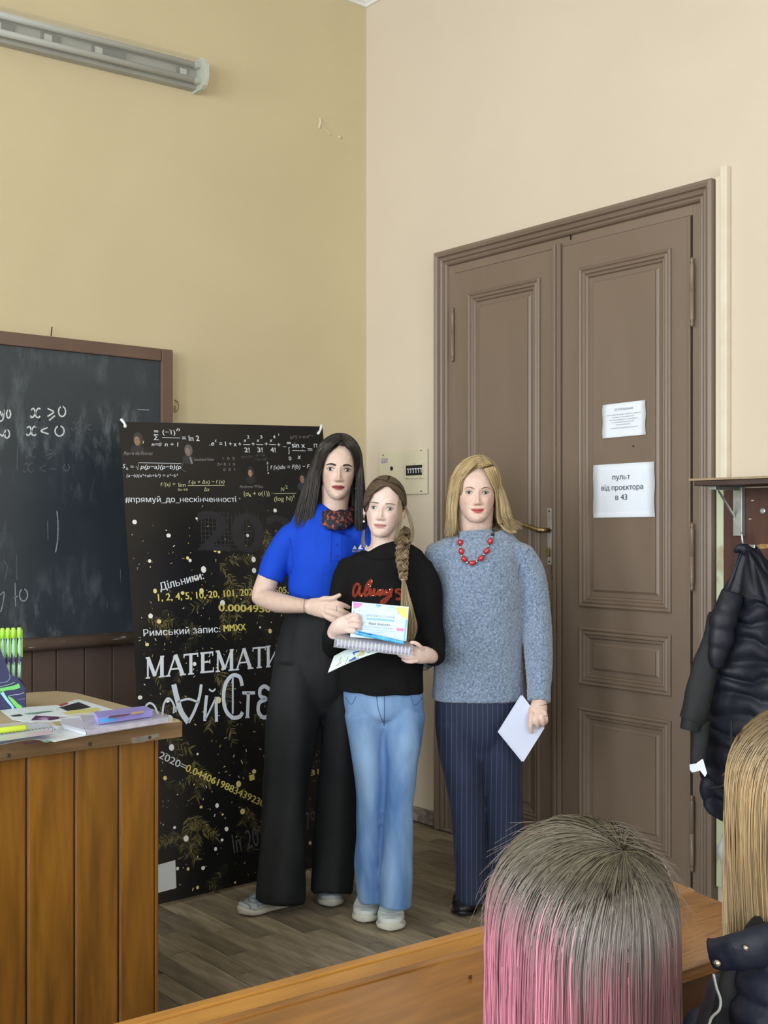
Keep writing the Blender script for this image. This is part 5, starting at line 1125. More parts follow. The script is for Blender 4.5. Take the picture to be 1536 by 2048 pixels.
for pts in ([(632, 1206, fk+.03), (646, 1198, fk+.01), (664, 1197, fk-.005), (680, 1190, fk-.005)], [(652, 1204, fk+.01), (672, 1206, fk), (686, 1210, fk+.008), (698, 1215, fk+.03)], [(653, 1213, fk), (674, 1218, fk-.006), (688, 1224, fk), (699, 1228, fk+.025)], [(652, 1222, fk), (672, 1229, fk-.005), (686, 1235, fk), (696, 1238, fk+.025)], [(648, 1229, fk+.005), (660, 1237, fk), (671, 1243, fk), (681, 1247, fk+.02)]):
    P = [at(*p) for p in pts]; r = [.0108, .0102, .0094, .0076]; prims.append(limb3(P, r, r, 12, 16))
V, F_, N_ = fuse(prims, .0037, 2, .45)
body1 = body_obj(w1, V, F_, h1, SK1, (.30, .045, .06), (.60, .33, .27), skin_mat('one'))
m_brow1 = M('brow_dark', (.018, .012, .010), rough=.7); m_iris1 = M('iris_brown', (.05, .025, .014), rough=.55, spec=.3)
face_parts(h1, w1, m_iris1, m_brow1, None, eye_w=.066, eye_h=.027, lash=.0075, brow_h=.014, brow_z=.550, arch=.012)
HC1 = (.017, .012, .010)
scalp_cap(h1, (.325, .445, .415), HC1, m_haircap, w1, part_x=.03, temple=.25, drop=.03)
cfg1 = dict(part_x=.03, temple_y=(-.14, -.16), length=(-.46, -.42), flare=(.30, .13), volume=.16, length_back=-.03, drift=(.02, -.02), rad=(.338, .455, .43), left_share=.56, sweep=1.1, cheek_in=(.0, .0))
hr1, _ = hairdo(h1, cfg1, HC1, .35, m_hair, w1, S_=2900, K_=15, r=.0018, seed=11)
locks(h1, w1, 'front_hair', [(330, HC1, .35, [(.02, -.30, .96), (-.09, -.39, .87), (-.18, -.36, .76), (-.255, -.27, .60), (-.285, -.20, .42), (-.31, -.15, .10), (-.36, -.10, -.42)], [(.02, -.20, 1.03), (-.17, -.30, .95), (-.29, -.25, .76), (-.345, -.16, .55), (-.37, -.10, .30), (-.42, -.08, 0), (-.54, -.04, -.40)]), (330, HC1, .35, [(.04, -.30, .96), (.12, -.38, .87), (.20, -.34, .76), (.27, -.25, .60), (.30, -.18, .42), (.31, -.15, .10), (.31, -.12, -.42)], [(.04, -.20, 1.03), (.18, -.30, .95), (.30, -.24, .76), (.35, -.15, .55), (.37, -.09, .30), (.40, -.07, 0), (.43, -.06, -.40)])], m_hair, 12, r=.0018)
# solid hanging layer behind the neck
pr = [limb([(652, 930, D1+.07, 32, .045), (644, 985, D1+.06, 34, .045), (638, 1030, D1+.05, 32, .04), (637, 1040, D1+.05, 26, .03)]), limb([(698, 930, D1+.06, 22, .045), (706, 985, D1+.06, 18, .04), (708, 1035, D1+.05, 14, .03)]), limb([(676, 930, D1+.09, 40, .03), (676, 1010, D1+.09, 44, .03), (676, 1040, D1+.09, 40, .02)])]
V, F_, N_ = fuse(pr, .006, 2); obj('hair_underlayer', V, F_, m_haircap, w1, True, cols=np.tile(np.array(HC1)*.8, (len(V), 1)))
# polo shirt
m_polo = M('polo_blue', (.003, .048, .46), (.005, .060, .55), scale=5, rough=.8, spec=.25, bump=.10, bscale=240)
sl = [limb([(596, 1066, D1, 30, .062), (570, 1092, D1-.01, 30, .058), (549, 1130, D1-.02, 28, .054), (540, 1160, D1-.03, 26, .050)], round_ends=False), limb([(708, 1066, D1, 30, .06), (732, 1096, D1, 28, .055), (748, 1160, D1+.01, 25, .05)], round_ends=False), ball(at(588, 1071, D1), .062, .066, .050), ball(at(716, 1071, D1), .058, .064, .050)]
tor = limb([(668, 1034, D1+.01, 38, .058), (662, 1042, D1, 54, .072), (655, 1051, D1, 66, .086), (651, 1066, D1, 76, .100), (648, 1110, D1, 74, .118), (645, 1150, D1, 69, .116), (643, 1195, D1, 65, .102), (640, 1240, D1, 60, .090)], n=28)
polo, bv1, _ = cloth('polo_shirt', [tor]+sl, .0055, m_polo, w1, [(.0045, (18, 18, 9), 1), (.0022, (45, 45, 25), 2)], 8)
def on_cloth(bv, pts, off=.002, d=D1-.1): return cling(bv, [at(x, y, d) for x, y in pts], off)
m_polodk = M('polo_seam', (.004, .026, .38), rough=.8)
for pts, r in (([(663, 1062), (662, 1090), (661, 1122)], .0016), ([(683, 1060), (683, 1090), (682, 1122)], .0016), ([(661, 1122), (682, 1122)], .0014), ([(577, 1075), (582, 1100), (586, 1128), (580, 1146)], .0016)):
    v, f = tube(on_cloth(bv1, [tuple(p) for p in spline([(a, b, 0) for a, b in pts], 16)[:, :2]] if len(pts) > 2 else pts, .0005), r, 6); obj('shirt_seam', v, f, m_polodk, w1, True)
for (x, y) in ((672, 1089), (672, 1112)):
    p = on_cloth(bv1, [(x, y)], .001)[0]; MB().lathe(p, tuple(-FW), [(0, .005), (.002, .005), (.003, .0035)], 12).build('button', m_polodk, w1)
m_logo = M('logo_white', (.75, .78, .85), rough=.6)
for tri in ([(704.5, 1099), (713.5, 1099), (709, 1090.5)], [(715, 1099), (725.5, 1099), (721, 1089)], [(728, 1098), (737, 1098), (733, 1090)]):
    obj('logo_print', on_cloth(bv1, tri, .0025), [(0, 1, 2)], m_logo, w1)
obj('logo_print', on_cloth(bv1, [(721, 1094), (724.5, 1094), (722.8, 1097.8)], .003), [(0, 1, 2)], m_polodk, w1)
tv, tf = text_geo('MATHE', .02); P = np.array([(703.8+v[0]/3.4*18, 1104.8-v[1]*5.5) for v in tv]); obj('logo_lettering', on_cloth(bv1, P, .0025), tf, m_logo, w1)
# collar flaps
for pts in ([(640, 1048), (650, 1058), (664, 1062), (668, 1056), (655, 1050)], [(686, 1058), (700, 1060), (708, 1050), (700, 1044), (690, 1052)]):
    Pc = on_cloth(bv1, pts, .006); Pb = on_cloth(bv1, pts, .001); n = len(pts); obj('collar', np.vstack([Pc, Pb]), [tuple(range(n)), tuple(range(n, 2*n))[::-1]]+[(i, n+i, n+(i+1) % n, (i+1) % n) for i in range(n)], m_polo, w1)
# neck scarf: folded tube
m_scarf = M('scarf_pattern', (.016, .010, .024), (.30, .07, .035), scale=75, rough=.7, detail=3, lo=.53, hi=.60)
cs = at(671, 1031, D1-.005); pts = []
ring_ = []
for i, (zoff, rl, rd) in enumerate(((.036, .060, .064), (.030, .068, .074), (.014, .073, .084), (-.006, .076, .094), (-.022, .074, .104), (-.034, .064, .110), (-.040, .050, .104))):
    for k in range(40):
        t = 2*math.pi*k/40; fr = max(0, -math.sin(t))
        ring_.append(cs+RT*rl*math.cos(t)*(1+.04*math.sin(5*t+i))+FW*(rd*math.sin(t)*(1+.05*math.sin(7*t+i*1.3)))+np.array((0, 0, zoff-.014*fr*(i > 2)*1.0-.018*fr*(i < 2)+.003*math.sin(9*t+2*i))))
F_ = [(i*40+k, (i+1)*40+k, (i+1)*40+(k+1) % 40, i*40+(k+1) % 40) for i in range(6) for k in range(40)]
sc_ = obj('neck_scarf', ring_, F_, m_scarf, w1, True); md = sc_.modifiers.new('t', 'SOLIDIFY'); md.thickness = .004
# trousers
m_tr1 = M('trousers_black', (.0065, .0078, .0092), (.0092, .011, .013), scale=8, rough=.7, spec=.3, bump=.05, bscale=200)
hip = limb([(640, 1229, D1, 68, .112), (639, 1255, D1, 74, .115), (637, 1295, D1, 82, .118), (634, 1340, D1, 86, .116), (632, 1380, D1, 80, .10), (631, 1410, D1, 66, .07)], n=28)
lgL = limb([(600, 1330, D1-.01, 52, .105), (589, 1420, D1-.03, 55, .10), (577, 1500, D1-.04, 50, .092), (566, 1600, D1-.05, 46, .085), (560, 1700, D1-.08, 45, .085), (558, 1803, D1-.11, 45, .092)], n=26, round_ends=False)
lgR = limb([(680, 1330, D1+.02, 48, .10), (686, 1420, D1+.02, 44, .095), (682, 1500, D1+.02, 40, .088), (677, 1600, D1+.01, 41, .085), (671, 1700, D1-.01, 42, .085), (664, 1782, D1-.03, 42, .090)], n=26, round_ends=False)
cloth('trousers', [hip, lgL, lgR], .0065, m_tr1, w1, [(.013, (15, 15, 3.0), 4), (.006, (28, 28, 10), 5)], 9)
m_run = M('runner_grey', (.34, .37, .38), (.42, .45, .46), scale=30, rough=.6); m_runs = M('runner_sole', (.50, .49, .44), (.42, .40, .35), scale=20, rough=.7); m_rund = M('runner_overlay', (.16, .20, .25), rough=.5)
tl_, tr_ = onz(500, 1829, 0), onz(666, 1823, 0)
hl_, hr_ = onz(598, 1808, 0), onz(648, 1778, 0)
shoe(w1, onz(583, 1808, 0)[:2], math.atan2(*(onz(500, 1828, 0)-onz(583, 1808, 0))[[1, 0]]), .225, .095, .088, m_run, m_runs, m_rund)
a_ = onz(664, 1819, 0); b_ = onz(655, 1767, 0); shoe(w1, a_[:2]+(b_-a_)[:2]/np.linalg.norm(b_-a_)*.25, math.atan2(*(a_-b_)[[1, 0]]), .25, .098, .105, m_run, m_runs, m_rund)
# wrist cord, ring, earring
m_cord = M('cord_dark', (.02, .015, .02), rough=.7); m_silver = M('silver', (.6, .58, .55), rough=.2, metal=1)
c = at(620, 1213, D1-.275); mb = MB(); mb.tube([c+np.array((0, 0, .032*math.sin(t)))+(-FW)*.024*math.cos(t)+RT*(-.006*math.cos(t)) for t in np.linspace(0, 2*math.pi, 24)], .0012, 6); mb.build('wrist_cord', m_cord, w1, True)
mb = MB(); mb.tube([c+np.array((0, 0, .036*math.sin(t)))+(-FW)*.026*math.cos(t)-RT*(.020*(1+math.cos(t))*.5) for t in np.linspace(0, 2*math.pi, 24)], .0010, 6); mb.build('wrist_cord', m_cord, w1, True)
a, b = at(672, 1218, fk-.004), at(675, 1218.5, fk-.004); c = at(672.5, 1217.6, fk-.006); mb = MB(); mb.tube([c+np.array((0, 0, .0098*math.sin(t)))-FW*.0098*math.cos(t)+RT*.001 for t in np.linspace(0, 2*math.pi, 20)], .0013, 6); mb.build('finger_ring', m_silver, w1, True)
e_ = h1.world([(.30, -.03, .30)])[0]; mb = MB(); mb.tube([e_, e_-np.array((0, 0, .012))], .0012, 6); mb.lathe(e_-np.array((0, 0, .026)), (0, 0, 1), [(0, .001), (.004, .004), (.010, .003), (.014, .001)], 8); mb.build('earring', m_silver, w1, True)
# ================================================================ GIRL IN THE BLACK SWEATSHIRT
D2 = 4.05
gl = empty('person', at(770, 1052, D2)*np.array((1, 1, 0)), 'person in black sweatshirt with red lettering and light flared jeans, side braid', 'person')
SK2 = (.73, .56, .50); h2 = Head((764, 1075), (773, 957), .212, D2-.02, yaw=math.radians(-7), pitch=math.radians(-2), roll=math.radians(5), width=1.03, jaw=1.0, nose=.82, smile=.008, cheeks=.008)
H2d = 3.80
prims = [limb([(768, 1050, D2-.01, 27, .046), (767, 1085, D2, 25.5, .044), (765, 1099, D2-.004, 28, .050), (762, 1110, D2-.002, 36, .068), (761, 1124, D2+.01, 46, .078)]), ear(h2, -1), ear(h2, 1, .9),
  limb([(766, 1130, D2, 70, .07), (765, 1200, D2, 62, .075), (765, 1300, D2, 58, .07), (766, 1400, D2, 66, .08)]),
  limb([(700, 1142, D2, 18, .035), (686, 1220, D2-.03, 17, .033), (676, 1290, D2-.05, 16, .032), (668, 1285, D2-.12, 15, .03), (668, 1266, D2-.20, 14, .025)]),
  limb([(840, 1142, D2, 18, .035), (860, 1220, D2-.01, 17, .033), (868, 1305, D2-.04, 16, .032), (866, 1312, D2-.14, 15, .03), (858, 1312, D2-.20, 15, .026)]),
  limb([(668, 1264, D2-.20, 14, .022), (678, 1254, D2-.225, 17, .022), (692, 1249, D2-.235, 19, .020), (700, 1249, D2-.24, 18, .017)]),
  limb([(860, 1311, D2-.20, 15, .022), (848, 1310, D2-.22, 18, .022), (835, 1309, D2-.235, 18, .020), (828, 1308, D2-.24, 15, .017)]),
  limb([(735, 1400, D2-.01, 28, .055), (742, 1600, D2-.01, 18, .045), (742, 1790, D2-.01, 15, .04)]), limb([(800, 1400, D2-.03, 28, .055), (800, 1600, D2-.05, 18, .045), (792, 1800, D2-.06, 15, .04)])]
kk = D2-.25
FG = [[(694, 1236, kk), (706, 1230, kk-.012), (716, 1232, kk-.010), (722, 1239, kk+.004)], [(698, 1243, kk), (710, 1241, kk-.018), (720, 1244, kk-.014), (724, 1251, kk+.004)], [(698, 1252, kk), (710, 1252, kk-.018), (719, 1255, kk-.014), (722, 1262, kk+.004)], [(696, 1262, kk), (706, 1263, kk-.014), (713, 1266, kk-.010), (715, 1272, kk+.004)], [(682, 1243, kk+.015), (694, 1233, kk+.006), (706, 1229, kk+.008), (712, 1230, kk+.012)],
  [(834, 1300, kk+.012), (822, 1294, kk+.02), (808, 1293, kk+.035), (796, 1294, kk+.05)], [(830, 1308, kk), (816, 1306, kk-.004), (803, 1303, kk+.004), (793, 1300, kk+.02)], [(830, 1315, kk+.002), (818, 1315, kk-.004), (806, 1313, kk+.004), (797, 1309, kk+.02)], [(834, 1321, kk+.005), (823, 1323, kk), (813, 1322, kk+.006), (805, 1318, kk+.02)], [(845, 1300, kk+.01), (838, 1291, kk-.004), (830, 1286, kk-.010), (822, 1285, kk-.010)]]
for pts in FG:
    r = [.0084, .0078, .0072, .0060]; prims.append(limb3([at(*p) for p in pts], r, r, 12, 16))
V, F_, N_ = fuse(prims, .0032, 1, .42)
body_obj(gl, V, F_, h2, SK2, (.52, .25, .24), (.70, .42, .38), skin_mat('two'))
m_brow2 = M('brow_brown', (.20, .13, .09), rough=.8); m_iris2 = M('iris_grey', (.09, .10, .12), rough=.55, spec=.3)
face_parts(h2, gl, m_iris2, m_brow2, None, eye_w=.064, eye_h=.025, lash=.004, brow_h=.010, brow_z=.560, arch=.006)
HC2 = (.105, .072, .044)
scalp_cap(h2, (.338, .452, .424), HC2, m_haircap, gl, part_x=.06, temple=.27, low=.40, drop=.08)
# hair drawn back over the scalp towards the nape
def swept(h, S_, col, var, mat, parent, seed, target, r=.0014, K_=12, part_x=.05):
    g = np.random.default_rng(seed); paths = []
    for i in range(S_):
        k = -1 if g.random() < .5 else 1
        # start on the hairline or the parting
        if g.random() < .55:
            a = g.uniform(0, 1); x0 = part_x+k*(.02+.27*a); z0 = np.interp(abs(x0-part_x), [0, .1, .2, .30], [.85, .80, .70, .50]); y0 = -math.sqrt(max(.01, 1-(x0/.335)**2-((z0-.60)/.425)**2))*.45+.03 if ((x0/.335)**2+((z0-.60)/.425)**2) < 1 else -.05
        else: x0 = part_x+k*.01; y0 = g.uniform(-.28, .15); z0 = .60+.42*math.sqrt(max(.05, 1-((y0-.03)/.46)**2))
        p0 = np.array((x0, y0, z0)); tg = np.array(target)+g.normal(size=3)*.03; P = []
        c = np.array((0, .03, .60)); R3 = np.array((.346, .462, .434)); lift = 1.0+.035*g.random()
        for t in np.linspace(0, 1, K_):
            p = p0*(1-t)+tg*t+np.array((k*.20, .10, .10))*math.sin(math.pi*t)*(1-.3*t); q = (p-c)/R3; n = np.linalg.norm(q); q = q/n*max(1.0, n if t > .93 else 1.0)*lift; P.append(c+q*R3)
        P = np.array(P); paths.append(P)
    paths = np.array(paths); W_ = h.world(paths.reshape(-1, 3)).reshape(paths.shape); rad = r*np.interp(np.linspace(0, 1, K_), [0, .1, .9, 1], [.5, 1, 1, .7])[None]*g.uniform(.7, 1.3, (S_, 1)); V, F_ = strands(W_, rad)
    c = np.clip(np.array(col)[None, None]*(1+var*g.normal(size=(S_, 1, 1)))*np.ones((1, K_, 1)), .004, 1); return obj('hair', V, F_, mat, parent, True, cols=np.repeat(c[:, :, None, :], 3, 2).reshape(-1, 3))
swept(h2, 2100, HC2, .25, m_hair, gl, 21, (.17, .27, .20))
# side braid over the shoulder
HCB = (.22, .155, .085)
bp = spline([at(*p) for p in ((808, 1060, D2+.02), (806, 1078, D2-.02), (804, 1098, D2-.06), (804, 1118, D2-.085), (806, 1140, D2-.10), (807, 1160, D2-.115))], 90)
for s_ in range(3):
    pts = []; rr = []
    for i in range(90):
        t = i/89; ph = t*2*math.pi*3.3+s_*2*math.pi/3; w = np.interp(t, [0, .5, 1], [.014, .013, .007]); pts.append(bp[i]+RT*w*math.sin(ph)+FW*(-.55*w)*math.sin(2*ph)); rr.append(np.interp(t, [0, .5, .9, 1], [.0150, .0135, .0085, .0060]))
    # each strand of the braid is a bundle of locks
    g = np.random.default_rng(40+s_); B_ = []; base = np.array(pts); tan = np.gradient(base, axis=0); tan /= np.linalg.norm(tan, axis=1, keepdims=True); a = np.cross(tan, FW); a /= np.linalg.norm(a, axis=1, keepdims=True); b = np.cross(tan, a)
    for q in range(70):
        th = g.uniform(0, 6.28); ro = math.sqrt(g.random())
        tw = th+np.linspace(0, 1.2, 90); B_.append(base+(a*np.cos(tw)[:, None]+b*np.sin(tw)[:, None])*(ro*np.array(rr))[:, None])
    B_ = np.array(B_)[:, ::2]; V, F_ = strands(B_, np.full(B_.shape[:2], .0017)); cc = np.clip(np.array(HCB)*(1+.28*g.normal(size=(70, 1, 1)))*np.ones((1, 45, 1)), .01, 1)
    obj('braid', V, F_, m_hair, gl, True, cols=np.repeat(cc[:, :, None, :], 3, 2).reshape(-1, 3))
g = np.random.default_rng(50); T_ = []
for q in range(260):
    u = g.uniform(-1, 1); e = g.uniform(0, 1)
    T_.append(spline([at(807+u*2.5, 1159, D2-.115), at(810+u*7, 1185, D2-.125), at(815+u*13, 1225, D2-.135), at(822+u*13-6*e, 1255+8*e, D2-.13), at(816+u*10, 1278+10*g.normal()*.4, D2-.125)], 16)+FW*g.normal()*.004)
T_ = np.array(T_); V, F_ = strands(T_, np.interp(np.linspace(0, 1, 16), [0, .7, 1], [.0016, .0015, .0004])[None]*np.ones((260, 1))); cc = np.clip(np.array((.30, .22, .12))*(1+.3*g.normal(size=(260, 1, 1)))*np.ones((1, 16, 1)), .01, 1)
obj('braid_tail', V, F_, m_hair, gl, True, cols=np.repeat(cc[:, :, None, :], 3, 2).reshape(-1, 3))
mb = MB(); c = at(807, 1160, D2-.115); mb.tube([c+np.array((0, 0, .004)), c-np.array((0, 0, .004))], .0075, 14); mb.build('hair_tie', M('tie_cream', (.62, .56, .42), rough=.6), gl, True)
# loose strands by the cheek
T_ = []
for q in range(46):
    u = g.uniform(0, 1); e = g.normal()
    T_.append(spline([at(806+2*e, 1005+6*e, D2-.04), at(815+8*u, 1035, D2-.05), at(822+6*u+e, 1065, D2-.05), at(818+6*u, 1085, D2-.05), at(808+3*e, 1098, D2-.07)], 16) if q < 26 else spline([at(799+2*e, 996+5*u, D2-.07), at(803+1.5*e, 1025, D2-.085), at(800+2*e, 1050, D2-.10), at(792+2*e, 1074+4*u, D2-.10), at(788+9*u, 1088, D2-.08)], 16))
for q in range(16):
    e = g.normal(); T_.append(spline([at(728+e, 1060, D2-.03), at(726+2*e, 1080, D2-.05), at(728+3*e, 1095, D2-.06)], 16))
T_ = np.array(T_)
for q0, q1 in ((0, 26), (26, 46), (46, 62)): V, F_ = strands(T_[q0:q1], np.full(T_[q0:q1].shape[:2], .0007)); tag(obj('loose_hair', V, F_, m_hair, gl, True, cols=np.tile(np.array((.22, .16, .09)), (len(V), 1))), kind='stuff')
# earring with pearl, thin chain
e_ = h2.world([(-.325, -.02, .335)])[0]; mb = MB(); mb.tube([e_+np.array((0, 0, .006)), e_-np.array((0, 0, .014))], .0014, 6); mb.build('earring', m_silver, gl, True); v, f = ball(e_-np.array((0, 0, .019)), .004, .004, .004); obj('earring_pearl', v, f, M('pearl', (.8, .78, .74), rough=.2), gl, True)
# sweatshirt
m_sw = M('sweatshirt_black', (.0055, .0055, .006), (.0075, .0077, .008), scale=8, rough=.9, spec=.15, bump=.12, bscale=260)
tor = limb([(762, 1113, D2+.012, 46, .056), (766, 1121, D2, 72, .086), (769, 1132, D2, 86, .096), (770, 1150, D2, 88, .098), (769, 1200, D2, 84, .104), (766, 1260, D2, 84, .106), (763, 1330, D2, 86, .110), (761, 1383, D2, 88, .120)], n=30, round_ends=False)
aL = limb([(708, 1138, D2, 32, .062), (690, 1170, D2-.01, 31, .058), (683, 1230, D2-.03, 30, .055), (676, 1290, D2-.06, 28, .052), (668, 1290, D2-.12, 24, .046), (666, 1274, D2-.17, 22, .038), (665, 1270, D2-.185, 20, .034)])
aR = limb([(833, 1138, D2, 32, .062), (851, 1170, D2-.01, 31, .058), (858, 1230, D2-.02, 29, .055), (864, 1290, D2-.05, 27, .052), (867, 1308, D2-.11, 24, .046), (865, 1311, D2-.165, 22, .038)])
swt, bv2, _ = cloth('sweatshirt', [tor, aL, aR, ball(at(706, 1146, D2), .055, .06, .045), ball(at(835, 1146, D2), .055, .06, .045), limb([(692, 1137, D2, 20, .052), (710, 1124, D2, 17, .056), (725, 1114, D2+.004, 14, .058), (733, 1108, D2+.008, 9, .050)], up=FW), limb([(850, 1137, D2, 20, .052), (830, 1123, D2, 17, .056), (808, 1113, D2+.004, 14, .058), (797, 1108, D2+.008, 9, .050)], up=FW)], .0055, m_sw, gl, [(.006, (16, 16, 7), 7), (.003, (36, 36, 26), 8)], 8)
# sequin lettering
m_seq = M('sequin_red', (.22, .022, .012), (.50, .08, .035), scale=420, rough=.45, metal=.25, bump=.8, bscale=420, lo=.4, hi=.6)
def z8(x, y): return (640+x/5.908, 1120+y/5.908)
LT = [[(470, 300), (430, 290), (400, 340), (393, 410), (415, 435), (450, 380), (475, 305), (465, 380), (475, 430)], [(475, 430), (520, 400), (585, 310), (612, 255), (595, 245), (555, 300), (530, 390), (545, 425), (575, 400)], [(575, 400), (600, 345), (590, 400), (610, 415), (645, 345), (640, 405), (665, 410), (700, 350)], [(745, 355), (710, 365), (695, 400), (715, 415), (750, 360), (745, 400), (765, 405)], [(790, 350), (775, 395), (800, 405), (850, 345), (830, 420), (790, 480), (745, 510), (725, 495), (770, 460), (850, 420)], [(960, 355), (915, 350), (900, 375), (945, 400), (965, 430), (935, 465), (895, 455)]]
for pts in LT:
    P = spline([(*z8(*p), 0) for p in pts], 8*len(pts))[:, :2]; v, f = tube(on_cloth(bv2, [tuple(p) for p in P], .002, D2-.1), .0052, 8); obj('sequin_letter', v, f, m_seq, gl, True)
m_gli = M('sequin_glint', (.8, .72, .66), rough=.15, metal=.8)
for (x, y) in ((612, 252), (598, 312), (825, 348), (790, 382), (628, 420), (490, 428), (712, 355), (575, 290)):
    p = on_cloth(bv2, [z8(x, y)], .006, D2-.1)[0]; v, f = ball(p, .0022, .0015, .0022, 8, 6); obj('sequin', v, f, m_gli, gl)
v, f = tube(on_cloth(bv2, [(722, 1108), (732, 1113), (746, 1117), (762, 1118.5), (780, 1117), (790, 1113), (798, 1109)], -.001, D2-.05), .0042, 8); obj('neck_rib', v, f, m_sw, gl, True)
# jeans
m_jean = M('denim_light', (.075, .175, .40), (.25, .40, .63), scale=3.6, rough=.8, bump=.12, bscale=260, detail=5, stretch=(2.5, 2.5, .7))
hip = limb([(766, 1368, D2, 78, .088), (767, 1400, D2, 80, .098), (768, 1425, D2, 77, .092), (768, 1440, D2, 66, .06)], n=28)
jL = limb([(728, 1425, D2, 41, .088), (733, 1480, D2, 36, .082), (738, 1530, D2-.01, 32, .074), (743, 1600, D2-.01, 27.5, .062), (740, 1660, D2-.0, 26, .060), (738, 1730, D2-.0, 27, .066), (741, 1797, D2-.0, 28, .074)], n=26, round_ends=False)
jR = limb([(808, 1425, D2, 41, .088), (805, 1480, D2-.02, 37, .082), (802, 1530, D2-.03, 33, .074), (799, 1600, D2-.05, 29, .064), (796, 1660, D2-.06, 31, .064), (794, 1730, D2-.06, 32, .070), (790, 1812, D2-.07, 33, .080)], n=26, round_ends=False)
jn, bj, _ = cloth('jeans', [hip, jL, jR], .006, m_jean, gl, [(.006, (15, 15, 7), 9), (.0042, (30, 30, 26), 10)], 6)
m_jst = M('denim_seam', (.05, .11, .27), rough=.85)
for pts in ([(768, 1385), (769, 1420), (768, 1455)], [(752, 1384), (757, 1420), (767, 1448)], [(690, 1400), (702, 1412), (712, 1395)], [(846, 1402), (830, 1414), (822, 1396)]):
    P = spline([(a, b, 0) for a, b in pts], 14)[:, :2]; v, f = tube(on_cloth(bj, [tuple(p) for p in P], .0002, D2-.1), .0014, 6); obj('jeans_seam', v, f, m_jst, gl, True)
m_snk = M('sneaker_white', (.62, .66, .64), (.56, .60, .58), scale=20, rough=.55); m_snks = M('sneaker_sole', (.60, .60, .53), (.52, .52, .44), scale=20, rough=.7); m_snkd = M('sneaker_lace', (.60, .63, .60), rough=.7)
def shoe_to(parent, toe_px, back_px, L_, *a, **k):
    t = onz(*toe_px, 0); b = onz(*back_px, 0); u = (t-b)/np.linalg.norm(t-b); return shoe(parent, (t-u*L_)[:2], math.atan2(u[1], u[0]), L_, *a, **k)
shoe_to(gl, (727, 1851), (752, 1790), .245, .098, .115, m_snk, m_snks, m_snkd, style='sneaker')
shoe_to(gl, (781, 1868), (785, 1800), .245, .100, .115, m_snk, m_snks, m_snkd, style='sneaker')
# ---------------- what she holds
cert = empty('certificate', at(757, 1280, 3.79), 'pale blue award certificate held upright against the black sweatshirt', 'certificate')
CQ = [at(704.3, 1203, 3.815), at(817.7, 1213.6, 3.815), at(812.6, 1282, 3.785), at(700.5, 1274, 3.785)]
def cp(u, v, e=0):
    p = (CQ[0]*(1-u)+CQ[1]*u)*(1-v)+(CQ[3]*(1-u)+CQ[2]*u)*v; return p-FW*(e+.006*math.sin(math.pi*u)*0)
cn = np.cross(CQ[1]-CQ[0], CQ[0]-CQ[3]); cn /= np.linalg.norm(cn)
if cn@FW > 0: cn = -cn
m_cert = M('certificate_card', (.56, .70, .86), (.64, .76, .88), scale=8, rough=.5)
V = [cp(0, 0), cp(1, 0), cp(1, 1), cp(0, 1)]; V2 = [p-cn*.0012 for p in V]; obj('card', V+V2, [(0, 3, 2, 1), (4, 5, 6, 7), (0, 1, 5, 4), (1, 2, 6, 5), (2, 3, 7, 6), (3, 0, 4, 7)], m_cert, cert)
def cpoly(pts, col, nm='print', e=.0005):
    obj(nm, [cp(u, v)+cn*e for u, v in pts], [tuple(range(len(pts)))], M('cert_%03d%03d%03d' % tuple(int(c*999) for c in col), col, rough=.5), cert)
cpoly([(.02, .01), (.19, .03), (.16, .10), (.10, .17), (.03, .20)], (.62, .25, .55)); cpoly([(.78, .03), (.99, .03), (.985, .36), (.88, .30), (.80, .16)], (.80, .74, .22)); cpoly([(.42, .01), (.52, .02), (.50, .08), (.46, .10), (.43, .07)], (.20, .45, .70))
cpoly([(.965, .38), (.99, .38), (.975, .98), (.95, .98)], (.18, .50, .80)); cpoly([(.03, .25), (.05, .25), (.05, .40), (.03, .40)], (.15, .45, .62)); cpoly([(.27, .42), (.76, .42), (.76, .475), (.27, .475)], (.24, .52, .78)); cpoly([(.81, .64), (.95, .64), (.95, .73), (.81, .73)], (.80, .28, .52))
for (s, u0, u1, v, h, col) in (('ДИПЛОМ ІІ СТУПЕНЯ', .25, .76, .38, .0065, (.16, .30, .50)), ('Марія Шкарупка', .31, .69, .61, .0085, (.02, .02, .05)), ('Учасниця олімпіади з математики', .24, .74, .70, .0035, (.25, .33, .48)), ('за перемогу в обласному турнірі знавців', .22, .78, .765, .0035, (.25, .33, .48)), ('м. Львів 2023', .40, .60, .82, .003, (.25, .33, .48)), ('З нагоди', .06, .28, .25, .0035, (.35, .45, .6))):
    mb = MB(); text_on(mb, s, cp(u0, v), cp(u1, v), h, cn, .0007, shear=.25 if h > .008 else 0); mb.build('lettering', M('certink_%03d' % int(col[2]*999), col, rough=.6), cert)
for pts, col in (([(.66, .09), (.72, .05), (.76, .12), (.82, .06), (.88, .10), (.94, .08)], (.25, .60, .35)), ([(.84, .12), (.80, .16), (.84, .20), (.83, .24)], (.04, .05, .08)), ([(.30, .06), (.34, .03), (.38, .10)], (.45, .55, .68)), ([(.62, .05), (.62, .14), (.72, .15)], (.40, .5, .62)), ([(.24, .66), (.76, .67)], (.3, .36, .5)), ([(.80, .76), (.94, .77), (.94, .94), (.80, .93), (.80, .76)], (.42, .52, .66)), ([(.82, .45), (.88, .50), (.93, .46)], (.4, .5, .65))):
    mb = MB(); stroke(mb, [cp(*p)+cn*.0006 for p in pts], .0016 if col[1] > .55 else .0008, cn, .0002); mb.build('doodle_print', M('certline_%03d%03d' % (int(col[0]*999), int(col[1]*999)), col, rough=.6), cert)
